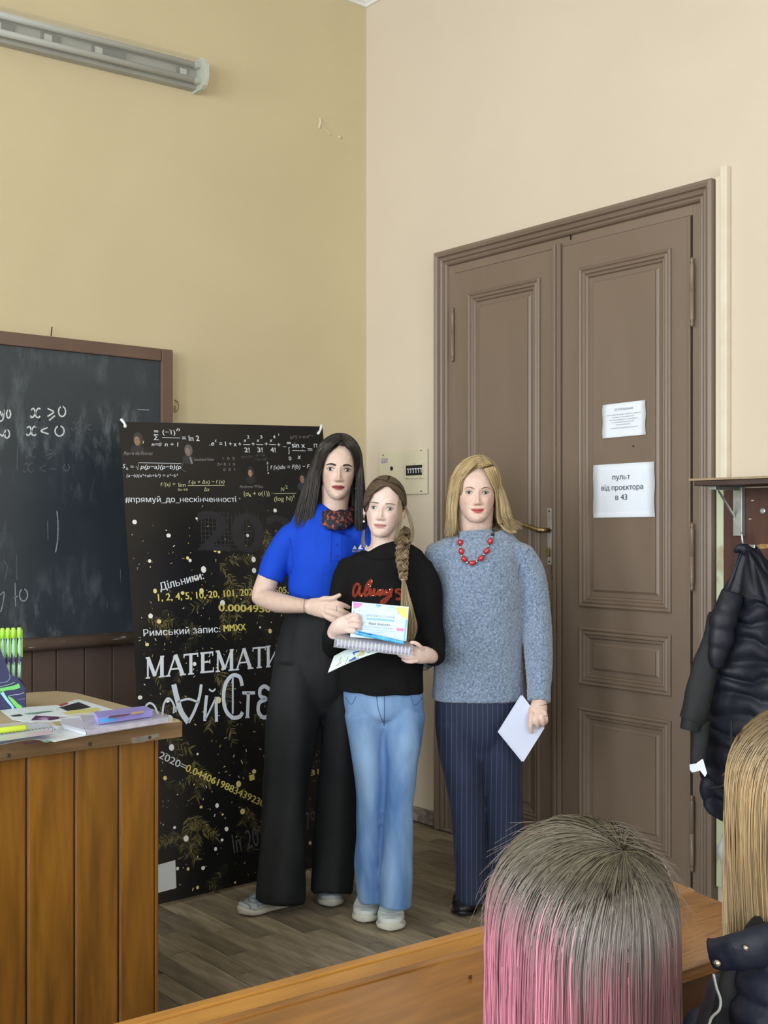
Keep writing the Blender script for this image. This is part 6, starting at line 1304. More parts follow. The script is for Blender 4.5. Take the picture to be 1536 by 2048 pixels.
# notebook with spiral, wrapped, held flat
nb2 = empty('held_notebook', at(745, 1290, 3.76), 'purple spiral notebook in clear wrap held flat under the certificate', 'notebook')
A_, B_ = at(672, 1284, 3.745), at(822, 1302, 3.745); U_ = (B_-A_)/np.linalg.norm(B_-A_); K2 = FW*.985+np.array((0, 0, .10)); K2 /= np.linalg.norm(K2); N2 = np.cross(U_, K2); N2 /= np.linalg.norm(N2); N2 = N2 if N2[2] > 0 else -N2
Wn = np.linalg.norm(B_-A_); Dn = .085
def nbx(u, k, n): return A_+U_*u+K2*k+N2*n
def nslab(name, u0, u1, k0, k1, n0, n1, mat, par):
    mb = MB(); mb.hexa([nbx(u0, k0, n0), nbx(u1, k0, n0), nbx(u1, k1, n0), nbx(u0, k1, n0), nbx(u0, k0, n1), nbx(u1, k0, n1), nbx(u1, k1, n1), nbx(u0, k1, n1)]); return mb.build(name, mat, par)
nslab('pages', .004, Wn-.004, .006, Dn, -.009, .005, M('nb_pages', (.66, .67, .78), (.5, .5, .66), scale=120, rough=.6), nb2)
nslab('notebook_cover', 0, Wn, .004, Dn, -.012, -.0092, M('nb_cover_purple', (.20, .10, .38), (.34, .22, .52), scale=16, rough=.4), nb2); nslab('notebook_cover', 0, Wn, .004, Dn, .0052, .008, M('nb_cover_violet', (.34, .30, .62), (.55, .5, .35), scale=14, rough=.4), nb2)
for i in range(20):
    c = nbx(Wn*(i+.5)/20, .004, -.002); mb = MB(); mb.tube([c+N2*.0125*math.sin(t)-K2*.010*math.cos(t) for t in np.linspace(-1.9, 1.9, 12)], .0024, 6); mb.build('spiral_ring', M('white_spiral', (.72, .74, .82), rough=.3), nb2, True)
nslab('plastic_wrap', -.006, Wn+.006, -.010, Dn+.002, -.016, .0125, m_cell, nb2)
# blue pen with glossy grip
pen = empty('blue_pen', at(757, 1276, 3.76), 'glossy bright blue pen lying on the held notebook before the certificate', 'pen')
a, b = at(711, 1264.5, 3.752), at(808, 1286, 3.752); v, f = tube(spline([a, a+(b-a)*.12, a+(b-a)*.3, a+(b-a)*.75, b-(b-a)*.05, b], 20), np.interp(np.linspace(0, 1, 20), [0, .05, .3, .8, .95, 1], [.004, .0075, .0070, .0062, .0045, .0012]), 12); obj('barrel', v, f, M('blue_gloss', (.03, .34, .78), (.10, .55, .90), scale=40, rough=.15, coat=.6), pen, True)
u = (b-a)/np.linalg.norm(b-a); mb = MB(); mb.tube([a+u*.008-FW*.008+np.array((0, 0, .004)), a+u*.055-FW*.008+np.array((0, 0, .004))], .0018, 6); mb.build('clip', M('blue_clip', (.02, .18, .55), rough=.2), pen, True)
# leaflet drooping below
lf = empty('held_leaflet', at(715, 1330, 3.77), 'white printed leaflet drooping below the held notebook', 'leaflet')
top = [(668, 1312, 3.80), (700, 1297, 3.79), (740, 1294, 3.79), (778, 1296, 3.79)]; bot = [(655.5, 1346, 3.74), (685, 1332, 3.735), (728, 1314, 3.74), (776, 1298, 3.75)]
tp = spline([at(*p) for p in top], 20); bt_ = spline([at(*p) for p in bot], 20); V = []; F_ = []
for e in (0, .0009):
    for i in range(20):
        for j in range(6):
            s_ = j/5; p = tp[i]*(1-s_)+bt_[i]*s_-FW*.006*math.sin(math.pi*s_); V.append(p+FW*e)
for i in range(19):
    for j in range(5): a0 = i*6+j; F_ += [(a0, a0+1, a0+7, a0+6), (120+a0, 120+a0+6, 120+a0+7, 120+a0+1)]
for i in range(19): F_ += [(i*6, i*6+6, 126+i*6, 120+i*6), (i*6+5, 125+i*6, 131+i*6, i*6+11)]
obj('sheet', V, F_, M('leaflet_mint', (.62, .76, .74), (.72, .80, .80), scale=12, rough=.6), lf, True)
def lp(i, j): 
    i0 = int(i); p = tp[i0]*(1-j)+bt_[i0]*j-FW*(.006*math.sin(math.pi*j)+.0012); return p
obj('print', [lp(8, .25), lp(10, .25), lp(10, .85), lp(8, .85)], [(0, 1, 2, 3)], M('leaf_royal', (.03, .10, .45), rough=.6), lf); obj('print', [lp(10, .2), lp(12, .2), lp(12, .7), lp(10, .7)], [(0, 1, 2, 3)], M('leaf_sand', (.62, .55, .25), rough=.6), lf)
for pts in ([(4, .35), (4, .6), (5, .7), (3, .75), (5, .85)], [(8, .9), (10, .9), (11, .85)], [(13, .6), (14, .4), (15, .5), (16, .3)], [(7, .5), (7, .95)]):
    mb = MB(); stroke(mb, [lp(*p)-FW*.0004 for p in pts], .0016, -FW, .0002); mb.build('print', m_ink, lf)
# ================================================================ WOMAN IN THE BLUE-GREY SWEATER
D3 = 4.15
w3 = empty('person', at(960, 1052, D3)*np.array((1, 1, 0)), 'person in fuzzy blue-grey sweater, red bead necklace and pinstripe trousers, blonde bob', 'person')
SK3 = (.70, .51, .43); h3 = Head((951, 1045), (951, 925), .222, D3-.02, yaw=math.radians(1), pitch=math.radians(-2), roll=math.radians(0.5), width=1.09, jaw=1.03, smile=.016, nose=.85, cheeks=.012)
prims = [limb([(951, 1015, D3-.01, 37, .058), (951, 1050, D3, 34, .056), (952, 1068, D3, 31, .048), (954, 1090, D3, 40, .055)]),
  limb([(955, 1100, D3, 66, .07), (955, 1200, D3, 72, .10), (955, 1330, D3, 74, .10), (957, 1400, D3, 72, .10)]),
  limb([(1040, 1108, D3, 22, .04), (1068, 1250, D3-.01, 20, .036), (1078, 1340, D3-.08, 17, .032), (1079, 1404, D3-.14, 15, .026)]),
  limb([(1079, 1402, D3-.14, 15, .022), (1077, 1418, D3-.155, 18, .020), (1074, 1432, D3-.165, 18, .016)]),
  limb([(872, 1110, D3, 22, .04), (858, 1240, D3+.05, 20, .036), (846, 1330, D3+.06, 16, .03)]),
  limb([(925, 1400, D3, 34, .06), (930, 1600, D3, 22, .05), (940, 1790, D3, 17, .04)]), limb([(1000, 1400, D3, 34, .06), (1008, 1600, D3, 24, .05), (1010, 1790, D3, 17, .04)])]
k3 = D3-.175
for pts in ([(1063, 1428, k3), (1061, 1442, k3-.006), (1061, 1454, k3-.006), (1063, 1465, k3)], [(1073, 1430, k3), (1073, 1440, k3-.008), (1074, 1448, k3-.006), (1076, 1455, k3+.004)], [(1082, 1429, k3), (1084, 1438, k3-.006), (1086, 1445, k3-.002), (1086, 1451, k3+.010)], [(1089, 1425, k3+.005), (1091, 1434, k3+.002), (1092, 1441, k3+.006), (1091, 1446, k3+.016)], [(1066, 1414, k3+.02), (1057, 1424, k3+.03), (1054, 1436, k3+.035), (1054, 1446, k3+.035)]):
    r = [.0100, .0092, .0086, .0072]; prims.append(limb3([at(*p) for p in pts], r, r, 12, 16))
V, F_, N_ = fuse(prims, .0036, 1, .42)
body_obj(w3, V, F_, h3, SK3, (.50, .09, .10), (.70, .36, .31), skin_mat('three'))
face_parts(h3, w3, M('iris_blue', (.10, .13, .17), rough=.55, spec=.3), M('brow_soft', (.12, .075, .05), rough=.8), None, eye_w=.062, eye_h=.021, lash=.0060, brow_h=.0065, brow_z=.548, arch=.020, tilt=.006)
HC3 = (.40, .29, .145)
scalp_cap(h3, (.345, .45, .425), (.26, .18, .09), m_haircap, w3, part_x=.07, temple=.30)
cfg3 = dict(part_x=.07, temple_y=(-.10, -.12), length=(-.20, -.10), flare=(.04, .20), volume=.16, length_back=.02, drift=(-.03, -.03), rad=(.352, .46, .445), left_share=.5, sweep=1.0, flip=(.10, .30), bulge=.03, flare_all=True)
hairdo(h3, cfg3, HC3, .22, m_hair, w3, S_=2200, K_=16, r=.0018, seed=31)
pr = [limb([(918, 960, D3+.05, 20, .05), (908, 1010, D3+.03, 18, .05), (905, 1050, D3+.01, 16, .04), (910, 1070, D3, 12, .03)]), limb([(985, 960, D3+.05, 20, .05), (995, 1010, D3+.04, 17, .045), (1008, 1045, D3+.02, 14, .035)]), limb([(951, 960, D3+.09, 40, .03), (951, 1050, D3+.08, 44, .03)])]
V, F_, N_ = fuse(pr, .006, 2); obj('hair_underlayer', V, F_, m_haircap, w3, True, cols=np.tile(np.array((.27, .19, .095)), (len(V), 1)))
# swept fringe and side locks
locks(h3, w3, 'fringe', [(360, (.46, .34, .17), .22, [(.06, -.22, 1.0), (.08, -.38, .91), (.14, -.42, .80), (.21, -.37, .67), (.28, -.26, .56), (.34, -.14, .46)], [(.09, -.10, 1.05), (.22, -.28, .96), (.30, -.30, .82), (.345, -.20, .66), (.37, -.10, .50), (.40, -.05, .30)]),
  (420, (.44, .32, .16), .22, [(.05, -.22, 1.0), (-.06, -.38, .91), (-.16, -.37, .80), (-.25, -.29, .65), (-.30, -.22, .45), (-.325, -.18, .22), (-.33, -.16, 0), (-.35, -.14, -.18)], [(.06, -.10, 1.05), (-.15, -.27, .97), (-.29, -.26, .80), (-.36, -.15, .58), (-.40, -.10, .30), (-.42, -.08, .05), (-.43, -.06, -.10), (-.45, -.08, -.20)]),
  (240, (.44, .32, .16), .22, [(.30, -.20, .58), (.325, -.15, .40), (.34, -.12, .20), (.36, -.12, .02), (.46, -.12, -.10), (.56, -.12, -.17)], [(.36, -.08, .60), (.40, -.05, .40), (.43, -.05, .18), (.47, -.06, .02), (.58, -.08, -.08), (.66, -.10, -.14)])], m_hair, 33, K_=14, r=.0017)
for k in (-1, 1):
    v, f = ball(h3.world([(k*.335, -.06, .30)])[0], .0035, .0035, .0035, 10, 8); obj('earring', v, f, M('gold', (.7, .52, .25), rough=.25, metal=1), w3, True)
# sweater
def knit():
    m = M('sweater_knit', (.105, .155, .245), (.30, .385, .53), scale=130, rough=.95, sheen=.5, bump=.9, bscale=150, lo=.30, hi=.70, detail=3); return m
m_kn = knit()
tor = limb([(951, 1060, D3, 38, .064), (952, 1072, D3, 46, .072), (955, 1082, D3, 66, .084), (957, 1094, D3, 82, .10), (957, 1120, D3, 86, .125), (956, 1180, D3, 86, .140), (957, 1260, D3, 86, .135), (957, 1340, D3, 89, .130), (957, 1398, D3, 94, .130)], n=32, round_ends=False)
aR = limb([(1036, 1108, D3, 32, .066), (1060, 1150, D3, 30, .064), (1072, 1230, D3-.01, 29, .06), (1077, 1300, D3-.06, 28, .056), (1078, 1350, D3-.095, 26, .052), (1077, 1378, D3-.12, 24.5, .046), (1077, 1405, D3-.14, 25, .044)], round_ends=False)
aL = limb([(880, 1108, D3, 30, .066), (868, 1150, D3+.02, 28, .062), (862, 1240, D3+.05, 26, .055), (850, 1320, D3+.07, 22, .05)])
swo, bv3, _ = cloth('sweater', [tor, aR, aL, ball(at(1034, 1114, D3), .062, .066, .050), ball(at(882, 1114, D3), .055, .066, .046), limb([(985, 1080, D3, 12, .055), (1015, 1093, D3, 18, .062), (1045, 1108, D3, 22, .064)], up=FW), limb([(920, 1080, D3, 12, .055), (898, 1093, D3, 18, .062), (875, 1108, D3, 22, .064)], up=FW)], .005, m_kn, w3, [(.005, (15, 15, 9), 12), (.0016, (170, 170, 170), 13), (.0012, (260, 260, 260), 14)], 9)
m_knd = M('sweater_rib', (.14, .19, .28), (.24, .31, .42), scale=200, rough=.95, sheen=.4)
v, f = tube(on_cloth(bv3, [(918, 1068), (935, 1074), (952, 1076), (970, 1074), (986, 1067)], -.002, D3-.05), .006, 8); obj('neck_rib', v, f, m_kn, w3, True)
v, f = tube(on_cloth(bv3, [tuple(p) for p in spline([(1058, 1098, 0), (1045, 1115, 0), (1036, 1145, 0), (1036, 1165, 0)], 16)[:, :2]], -.001, D3-.05), .0016, 6); obj('sweater_seam', v, f, M('seam_shadow', (.08, .11, .17), rough=.95), w3, True)
# necklace
nk = empty('necklace', at(945, 1100, D3-.15), parent=w3)
m_bead = M('bead_red', (.36, .012, .018), (.48, .03, .03), scale=40, rough=.18, coat=.5); m_sil2 = M('spacer_silver', (.55, .5, .48), rough=.25, metal=.9); m_thr = M('necklace_cord', (.01, .01, .012), rough=.5)
NP = [(914, 1060), (917, 1074), (920, 1086), (920, 1103), (926, 1117), (941, 1125), (958, 1114), (970, 1100), (979, 1082), (985, 1068), (990, 1052)]
cl = spline(on_cloth(bv3, NP, .006, D3-.05), 80); v, f = tube(cl, .0014, 6); obj('cord', v, f, m_thr, nk, True)
def bead(px, py, ang, L_, r, mat, nm):
    c = on_cloth(bv3, [(px, py)], r*.9, D3-.05)[0]; ax = RT*math.cos(ang)+np.array((0, 0, 1))*math.sin(ang)
    MB().lathe(c-ax*L_/2, tuple(ax), [(0, r*.45), (L_*.08, r*.78), (L_*.25, r*.97), (L_*.5, r*1.05), (L_*.75, r*.97), (L_*.92, r*.78), (L_, r*.45)], 12).build(nm, mat, nk, True)
for (x, y, a) in ((920, 1085, 1.65), (920.5, 1102, 1.75), (925.5, 1117, 2.35), (941, 1124.5, 0.1), (958.5, 1115, .75), (970.3, 1101, 1.05), (978, 1082, 1.2)): bead(x, y, a, .0225, .0095, m_bead, 'red_bead')
for (x, y, a) in ((919.5, 1094, 1.6), (921, 1111, 1.9), (931, 1124, .6), (949.5, 1121.5, .4), (964.5, 1108, .9), (974, 1091.5, 1.1), (982.5, 1074, 1.2)): bead(x, y, a, .008, .0048, m_sil2, 'silver_bead')
for (x, y, a) in ((984, 1069, 1.2), (987.5, 1061, 1.3)): bead(x, y, a, .010, .006, m_thr, 'black_bead')
# trousers with pinstripes
def pin():
    m = M('pinstripe_navy', (.008, .014, .042), (.011, .019, .055), scale=6, rough=.8, sheen=.05); nt = m.node_tree; N = nt.nodes; L = nt.links; b = N['Principled BSDF']
    tc = N.new('ShaderNodeTexCoord'); mp = N.new('ShaderNodeMapping'); mp.inputs['Rotation'].default_value = (0, 0, AZ); L.new(tc.outputs['Object'], mp.inputs['Vector'])
    sx = N.new('ShaderNodeSeparateXYZ'); L.new(mp.outputs[0], sx.inputs[0]); mu = N.new('ShaderNodeMath'); mu.operation = 'MULTIPLY'; mu.inputs[1].default_value = 56; L.new(sx.outputs[0], mu.inputs[0])
    fr = N.new('ShaderNodeMath'); fr.operation = 'FRACT'; L.new(mu.outputs[0], fr.inputs[0]); gt = N.new('ShaderNodeMath'); gt.operation = 'GREATER_THAN'; gt.inputs[1].default_value = .88; L.new(fr.outputs[0], gt.inputs[0])
    mx = N.new('ShaderNodeMix'); mx.data_type = 'RGBA'; old = b.inputs['Base Color'].links[0].from_socket; L.new(gt.outputs[0], mx.inputs[0]); L.new(old, mx.inputs[6]); mx.inputs[7].default_value = (.045, .062, .12, 1); L.new(mx.outputs[2], b.inputs['Base Color']); return m
m_pin = pin()
hip = limb([(957, 1385, D3, 88, .118), (957, 1430, D3, 87, .122), (957, 1470, D3, 82, .105), (957, 1500, D3, 66, .07)], n=28)
tL = limb([(914, 1440, D3, 45, .10), (920, 1500, D3, 42, .094), (927, 1560, D3-.01, 37, .085), (935, 1640, D3-.01, 33, .075), (939, 1720, D3-.01, 31, .07), (941, 1800, D3-.01, 30, .07)], n=26, round_ends=False)
tR = limb([(1000, 1440, D3, 46, .10), (1004, 1500, D3, 43, .094), (1007, 1560, D3+.0, 40, .085), (1010, 1640, D3+.01, 37.5, .078), (1010, 1720, D3+.02, 36, .075), (1008, 1795, D3+.02, 35, .075)], n=26, round_ends=False)
cloth('trousers', [hip, tL, tR], .0065, m_pin, w3, [(.005, (14, 14, 5), 15), (.0025, (30, 30, 14), 16)], 7)
m_bt = M('boot_black', (.008, .008, .010), rough=.35)
shoe_to(w3, (922, 1838), (946, 1785), .25, .092, .12, m_bt, m_bt, m_bt, style='boot'); shoe_to(w3, (1003, 1832), (1009, 1780), .25, .092, .12, m_bt, m_bt, m_bt, style='boot')
mb = MB(); c = at(1088, 1431, k3-.002); mb.tube([c+RT*.0098*math.cos(t)-FW*.0098*math.sin(t) for t in np.linspace(0, 6.283, 18)], .0014, 6); mb.build('finger_ring', m_silver, w3, True)
mb = MB(); c = at(1078, 1409, D3-.145); mb.tube([c+RT*.029*math.cos(t)-FW*.026*math.sin(t)+np.array((0, 0, .004*math.cos(t))) for t in np.linspace(0, 6.283, 26)], .0012, 6); mb.build('bracelet', m_silver, w3, True)
# papers in her hand
pp = empty('paper_sheets', at(1045, 1523, 4.06), 'white paper sheets held low beside the pinstripe trousers', 'paper')
dP = D3-.150
for i, (dx, dd) in enumerate(((0, 0), (-3.0, .004))):
    Q = [at(x+dx, y+.3*i, dP+dd+o_) for x, y, o_ in ((1044.5, 1390, .0), (998.5, 1463.5, -.02), (1047, 1523.5, -.02), (1089, 1456, 0.0), (1086, 1446, 0.0))]
    n = len(Q); V = Q+[p+FW*.0022 for p in Q]; obj('sheet', V, [tuple(range(n)), tuple(range(n, 2*n))[::-1]]+[(i_, n+i_, n+(i_+1) % n, (i_+1) % n) for i_ in range(n)], M('sheet_bluewhite', (.60, .66, .86), (.66, .71, .88), scale=5, rough=.6), pp)
# ================================================================ PEOPLE SEATED IN FRONT (seen from behind)
def back_hair(name, parent, c, R3, whorl, zend, S_, K_, r, seed, colf, tuck, mat, spread=.0):
    """hair falling from a crown whorl; c centre (world), R3 lateral/depth/vertical radii"""
    g = np.random.default_rng(seed); w = np.array(whorl, float); w /= np.linalg.norm(w)
    a = np.cross(w, (0, 0, 1.)); a = a/np.linalg.norm(a) if np.linalg.norm(a) > .05 else np.array((1., 0, 0)); b = np.cross(w, a)
    th0 = g.uniform(0, 2*math.pi, S_); r0 = g.uniform(.0, .75, S_)**1.0; lay = g.uniform(0, 1, S_); ends = g.normal(size=S_)
    t = np.linspace(0, 1, K_); P = np.zeros((S_, K_, 3))
    dirs = a[None]*np.cos(th0)[:, None]+b[None]*np.sin(th0)[:, None]
    grav = np.array((0, 0, -1.))
    for i in range(S_):
        ph = r0[i]; d = dirs[i]; q = w*math.cos(ph)+d*math.sin(ph); vel = -w*math.sin(ph)+d*math.cos(ph)
        pts = []; step = 2.05/(K_*.5); fallen = False; pos = q*(1+.10*lay[i]); lat0 = None
        R = (1+.10*lay[i]); nfall = None
        for k in range(K_):
            pts.append(pos.copy())
            if not fallen:
                vel = vel+grav*.30; u = pos/np.linalg.norm(pos); vel = vel-u*(vel@u)
                n = np.linalg.norm(vel); vel = vel/n if n > 1e-6 else grav
                pos = pos+vel*step*.62; pos = pos/np.linalg.norm(pos)*R
                if pos[2] < -.05: fallen = True; nfall = k
            else:
                pos = pos.copy(); rem = (K_-1-k+1); dz = (zend+.03*ends[i]/R3[2]*.5-pos[2])/max(1, K_-1-k) if k < K_-1 else 0
                pos[2] += dz; f = np.clip((-.05-pos[2])/(-.05-zend), 0, 1); pos[0] = pos[0]*(1+tuck(pos[0], f)/K_*4)
        P[i] = np.array(pts)
    P[..., 0] += .010*np.sin(3*P[..., 2]+ends[:, None]*3)*np.clip(-P[..., 2], 0, 1)
    # part the locks to the sides of the face
    ff = np.clip((.45-P[..., 2])/.5, 0, 1)*np.clip((P[..., 1]-.1)/.4, 0, 1); sg = np.where(P[..., 0] >= 0, 1, -1); P[..., 0] += sg*np.maximum(0, .80*ff-np.abs(P[..., 0]))
    for _ in range(3): P[:, 1:-1] = .25*P[:, :-2]+.5*P[:, 1:-1]+.25*P[:, 2:]
    P += .010*np.sin(P[..., ::-1]*5+ends[:, None, None]*4)*np.linspace(.3, 1, K_)[None, :, None]
    keep = (P[:, -1, 1] < .25) | (np.random.default_rng(5).random(len(P)) < .35); P = P[keep]; lay = lay[keep]; ends = ends[keep]; S_ = len(P)
    W_ = c+P[..., 0:1]*R3[0]*RT+P[..., 1:2]*R3[1]*FW+P[..., 2:3]*R3[2]*np.array((0, 0, 1.))
    rad = r*np.interp(t, [0, .06, .8, 1], [.45, 1, 1, .4])[None]*g.uniform(.6, 1.4, (S_, 1)); V, F_ = strands(W_, rad)
    C_ = colf(P, t, g, S_); return obj(name, V, F_, mat, parent, True, cols=np.repeat(C_[:, :, None, :], 3, 2).reshape(-1, 3))
def smooth01(x): x = np.clip(x, 0, 1); return x*x*(3-2*x)
def pinkcol(P, t, g, S_):
    x, z = P[..., 0], P[..., 2]; v = g.normal(size=(S_, 1)); lockn = np.sin(7*P[:, -1:, 0]+2.1)+np.sin(17*P[:, -1:, 0])
    root = np.array((.085, .070, .044)); ash = np.array((.150, .132, .120)); pink = np.array((.38, .135, .185)); mauve = np.array((.20, .082, .095)); dark = np.array((.060, .030, .030))
    wash = smooth01((.75-z)/.7)[..., None]; c = root*(1-wash)+ash*wash
    lowc = smooth01((.12-z+.08*v+.10*np.sin(9*x))/.75)[..., None]; c = c*(1-lowc)+mauve*lowc
    right = smooth01((x-.05)/.6)[..., None]*smooth01((.25-z)/.9)[..., None]; c = c*(1-.75*right)+dark*.75*right
    left = (smooth01((-.18-x+.06*v+.07*np.sin(11*P[:, -1:, 0]))/.62)*smooth01((.60-z+.08*v)/.95))[..., None]; c = c*(1-left*.9)+pink*left*.9
    str_ = (smooth01((lockn-.9)/.8)*smooth01((.0-z)/.5)*smooth01((.6-x)/.5))[..., None]; c = c*(1-.5*str_)+pink*.5*str_
    return np.clip(c*(1+.30*v[..., None]), .01, 1)
m_seatcl = M('top_dark_plum', (.05, .03, .04), (.07, .04, .05), scale=20, rough=.85)
DPK = 1.30; cpk = at(1162, 1832, DPK)
pk = empty('person', cpk*np.array((1, 1, 0)), 'seated person seen from behind, straight ash hair dyed pink', 'person')
def seated(parent, c, skin, hair_c, Hh, mat, cmat, R=.17, zs=.83):
    """head turned away from the camera, torso, arms and legs as one body; clothes as children"""
    hd = Head((768, 1052), (768, 952), Hh, 1.0, yaw=math.pi); hd.c = np.array(c)+FW*.012+np.array((0, 0, -.012)); L3 = lambda x, y, z: np.array((c[0], c[1], 0))+RT*x+FW*y+np.array((0, 0, z))
    ar = lambda *p: [np.array(q) for q in p]
    pr = [limb3([L3(0, .01, zs+.10), L3(0, .01, zs+.02), L3(0, .02, zs-.03)], [.045, .045, .06], [.045, .048, .09]), limb3([L3(0, .02, zs-.05), L3(0, .0, zs-.22), L3(0, -.01, .50)], [.07, .08, .09], [.13, .115, .125])]
    for k in (-1, 1): pr += [limb3([L3(k*.14, .02, zs-.05), L3(k*.17, .03, zs-.20), L3(k*.17, .12, zs-.26), L3(k*.12, .22, zs-.16)], [.035, .032, .03, .025], [.035, .032, .03, .025]), limb3([L3(k*.07, .0, .50), L3(k*.09, .26, .49), L3(k*.09, .32, .42), L3(k*.09, .30, .03)], [.06, .055, .05, .03], [.06, .055, .05, .03]), limb3([L3(k*.09, .28, .025), L3(k*.09, .40, .02)], [.02, .018], [.035, .03])]
    V, F_, N_ = fuse(pr, .008, 2, .5); body_obj(parent, V, F_, hd, skin, np.array(skin)*.7, skin, mat)
    tp = [limb3([L3(0, .02, zs), L3(0, .02, zs-.05), L3(0, .0, zs-.22), L3(0, -.01, .50)], [.065, .09, .10, .11], [.10, .155, .14, .145])]
    for k in (-1, 1): tp.append(limb3([L3(k*.14, .02, zs-.05), L3(k*.175, .03, zs-.20), L3(k*.175, .12, zs-.265), L3(k*.13, .21, zs-.17)], [.05, .045, .04, .035], [.05, .045, .04, .035]))
    cloth('top', tp, .008, cmat, parent, [(.004, 14, 3)], 2)
    lg = []
    for k in (-1, 1): lg.append(limb3([L3(k*.075, .0, .50), L3(k*.09, .27, .495), L3(k*.09, .335, .42), L3(k*.09, .31, .06)], [.075, .07, .062, .05], [.075, .07, .062, .05]))
    cloth('trousers', lg, .009, M('seated_denim', (.03, .04, .07), (.04, .055, .09), scale=20, rough=.9), parent)
    return hd
seated(pk, cpk, (.66, .49, .41), None, .205, skin_mat('one'), m_seatcl, zs=.79)
v, f = ball(cpk+np.array((0, 0, -.002)), .098, .106, .101, 40, 26); obj('hair_cap', v, f, m_haircap, pk, True, cols=np.tile(np.array((.10, .08, .06)), (len(v), 1)))
v, f = limb3([cpk-FW*.045+np.array((0, 0, .0)), cpk-FW*.055+np.array((0, 0, -.09)), cpk-FW*.05+np.array((0, 0, -.20))], [.05, .05, .04], [.086, .086, .072], 28); obj('hair_underlayer', v, f, m_haircap, pk, True, cols=np.tile(np.array((.13, .06, .066)), (len(v), 1)))
m_hairpk = M('hair_dyed', (1, 1, 1), rough=.42, tint=True, spec=.5)
back_hair('hair', pk, cpk, (.100, .109, .103), (.33, -.50, .80), -2.1, 8000, 17, .00085, 61, pinkcol, lambda x, f: .0, m_hairpk)
# ---- blonde person at the right edge
def blondcol(P, t, g, S_):
    x, z = P[..., 0], P[..., 2]; v = g.normal(size=(S_, 1)); root = np.array((.13, .088, .042)); tip = np.array((.50, .365, .215)); mid = np.array((.36, .25, .13))
    a = smooth01((.95-z)/.9)[..., None]; b = smooth01((-.6-z)/1.4)[..., None]; c = root*(1-a)+mid*a; c = c*(1-b)+tip*b; return np.clip(c*(1+.28*v[..., None]), .01, 1)
DBL = 1.52; cbl = at(1598, 1570, DBL)
bd = empty('person', cbl*np.array((1, 1, 0)), 'seated person seen from behind, long blonde hair over a navy puffer coat', 'person')
m_coat = M('coat_navy_nylon', (.008, .010, .022), (.013, .016, .032), scale=5, rough=.5, bump=.35, bscale=30, spec=.35)
seated(bd, cbl+RT*.07, (.70, .52, .44), None, .21, skin_mat('one'), m_coat, zs=1.4-(1935-1052)/2280*DBL)
v, f = ball(cbl, .082, .098, .094, 36, 24); obj('hair_cap', v, f, m_haircap, bd, True, cols=np.tile(np.array((.15, .10, .05)), (len(v), 1)))
v, f = limb3([cbl-FW*.03, cbl-FW*.05+np.array((0, 0, -.10)), cbl-FW*.06+np.array((0, 0, -.19)), cbl-FW*.06+np.array((0, 0, -.21))], [.05, .045, .035, .02], [.080, .080, .066, .04], 28); obj('hair_underlayer', v, f, m_haircap, bd, True, cols=np.tile(np.array((.24, .165, .085)), (len(v), 1)))
back_hair('hair', bd, cbl, (.086, .104, .098), (.1, -.45, .85), -2.45, 4600, 15, .00072, 71, blondcol, lambda x, f: -.16*f*(f > .35), m_hairpk)
# coat collar, flap with snap and zip edge
def fl_(name, pts, rad, mat, n=18, ns=30, flat=.55, seed=2):
    P = spline([at(*p) for p in pts], ns); R_ = np.interp(np.linspace(0, 1, ns), np.linspace(0, 1, len(rad)), rad); v, f = tube(P, R_*flat, n, True, R_, up=FW); v = np.array([tuple(q) for q in v]); v = v+np.outer(.003*vnoise(v, 60, seed), FW)+np.outer(.0025*vnoise(v, 70, seed+1), (0, 0, 1)); return obj(name, v, f, mat, bd, True)
fl_('collar', [(1424, 1908, 1.43), (1450, 1908, 1.42), (1490, 1900, 1.41), (1540, 1885, 1.42), (1600, 1870, 1.45)], [.020, .022, .024, .026, .028], m_coat)
fl_('collar_stand', [(1500, 1900, 1.46), (1530, 1875, 1.46), (1570, 1850, 1.48)], [.02, .03, .035], M('coat_lining', (.006, .006, .008), rough=.8), seed=5)
fl_('front_panel', [(1462, 1935, 1.44), (1456, 1990, 1.44), (1448, 2050, 1.45), (1440, 2120, 1.46)], [.012, .016, .018, .02], M('coat_lining', (.006, .006, .008), rough=.8), seed=7)
V, F_, N_ = fuse([limb([(1545, 1905, 1.47, 30, .035), (1545, 1930, 1.46, 58, .05), (1548, 1990, 1.45, 84, .06), (1550, 2060, 1.45, 98, .066), (1552, 2150, 1.45, 104, .07)], n=30)], .006, 3)
V = V+N_*((.011*np.abs(np.sin(math.pi*(V[:, 2]+.25*(V@RT))/.043))**.6)+.004*vnoise(V, 40, 6)+.0025*vnoise(V, 95, 7))[:, None]
obj('quilted_back', V, F_, m_coat, bd, True)
MB().lathe(at(1434.5, 1926.5, 1.405), tuple(-FW), [(-.006, .0038), (.002, .0042), (.0034, .003), (.004, .001)], 14).build('snap_button', M('snap_brass', (.62, .56, .42), rough=.2, metal=.9), bd, True)
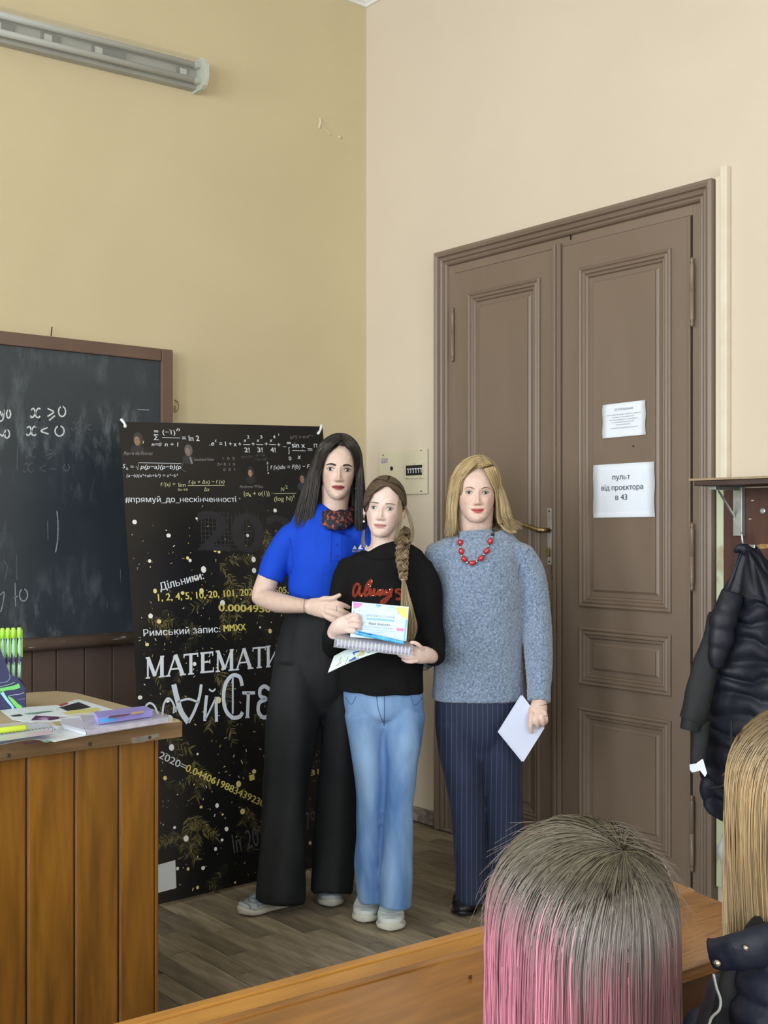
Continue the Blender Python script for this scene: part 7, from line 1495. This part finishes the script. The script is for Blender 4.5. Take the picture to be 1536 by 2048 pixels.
mb = MB(); mb.tube(spline([at(1427, 1948, 1.425), at(1433, 1975, 1.425), at(1441, 2000, 1.425), at(1438, 2020, 1.425), at(1423, 2036, 1.43), at(1415, 2062, 1.43)], 24), .0018, 8); mb.build('zip_edge', M('zip_silver', (.50, .52, .52), rough=.4, metal=.4), bd, True)
mb = MB(); mb.lathe(at(1491, 1896, 1.38), tuple(-FW), [(-.006, .003), (.002, .003), (.003, .002)], 10); mb.build('zip_pull', M('snap_brass', (.62, .56, .42), rough=.2, metal=.9), bd, True)
# bench carrying them
bc = empty('classroom_bench', (-2.5, -3.75, 0), 'wooden classroom bench under the two seated people', 'bench')
mb = MB(); o0 = np.array((cpk[0], cpk[1], 0))
def bk(s, t, z): return np.array((cpk[0], cpk[1], 0))+DE*s+DN*t+np.array((0, 0, z))
mb.hexa([bk(1.1, -.10, .405), bk(-.75, -.10, .405), bk(-.75, .20, .405), bk(1.1, .20, .405), bk(1.1, -.10, .432), bk(-.75, -.10, .432), bk(-.75, .20, .432), bk(1.1, .20, .432)]); mb.build('seat', m_lac, bc)
for s_ in (-.65, 1.0):
    mb = MB(); mb.tube([bk(s_, .05, .404), bk(s_, .05, .012)], .02, 10); mb.tube([bk(s_, -.1, .012), bk(s_, .2, .012)], .012, 8); mb.build('leg', m_metal, bc, True)
# flyaway hairs around the dyed head
g = np.random.default_rng(90); T_ = []
for q in range(150):
    a = g.uniform(.2, math.pi-.2); c0 = cpk+RT*.100*math.cos(a)+np.array((0, 0, .104*math.sin(a)))-FW*g.uniform(-.03, .05); o_ = (c0-cpk)/np.linalg.norm(c0-cpk); s_ = np.cross(o_, FW)*(1 if math.cos(a) > 0 else -1)
    s_ = s_ if s_[2] < 0 else -s_
    L_ = g.uniform(.02, .06); T_.append(spline([c0-o_*.004-s_*L_*.6, c0+o_*g.uniform(.0, .006), c0+o_*g.uniform(.003, .012)+s_*L_*.5, c0+o_*g.uniform(-.002, .012)+s_*L_], 10))
T_ = np.array(T_); V, F_ = strands(T_, np.full(T_.shape[:2], .00022)); tag(obj('flyaway_hair', V, F_, m_hairpk, pk, True, cols=np.tile(np.array((.20, .16, .13)), (len(V), 1))), kind='stuff')
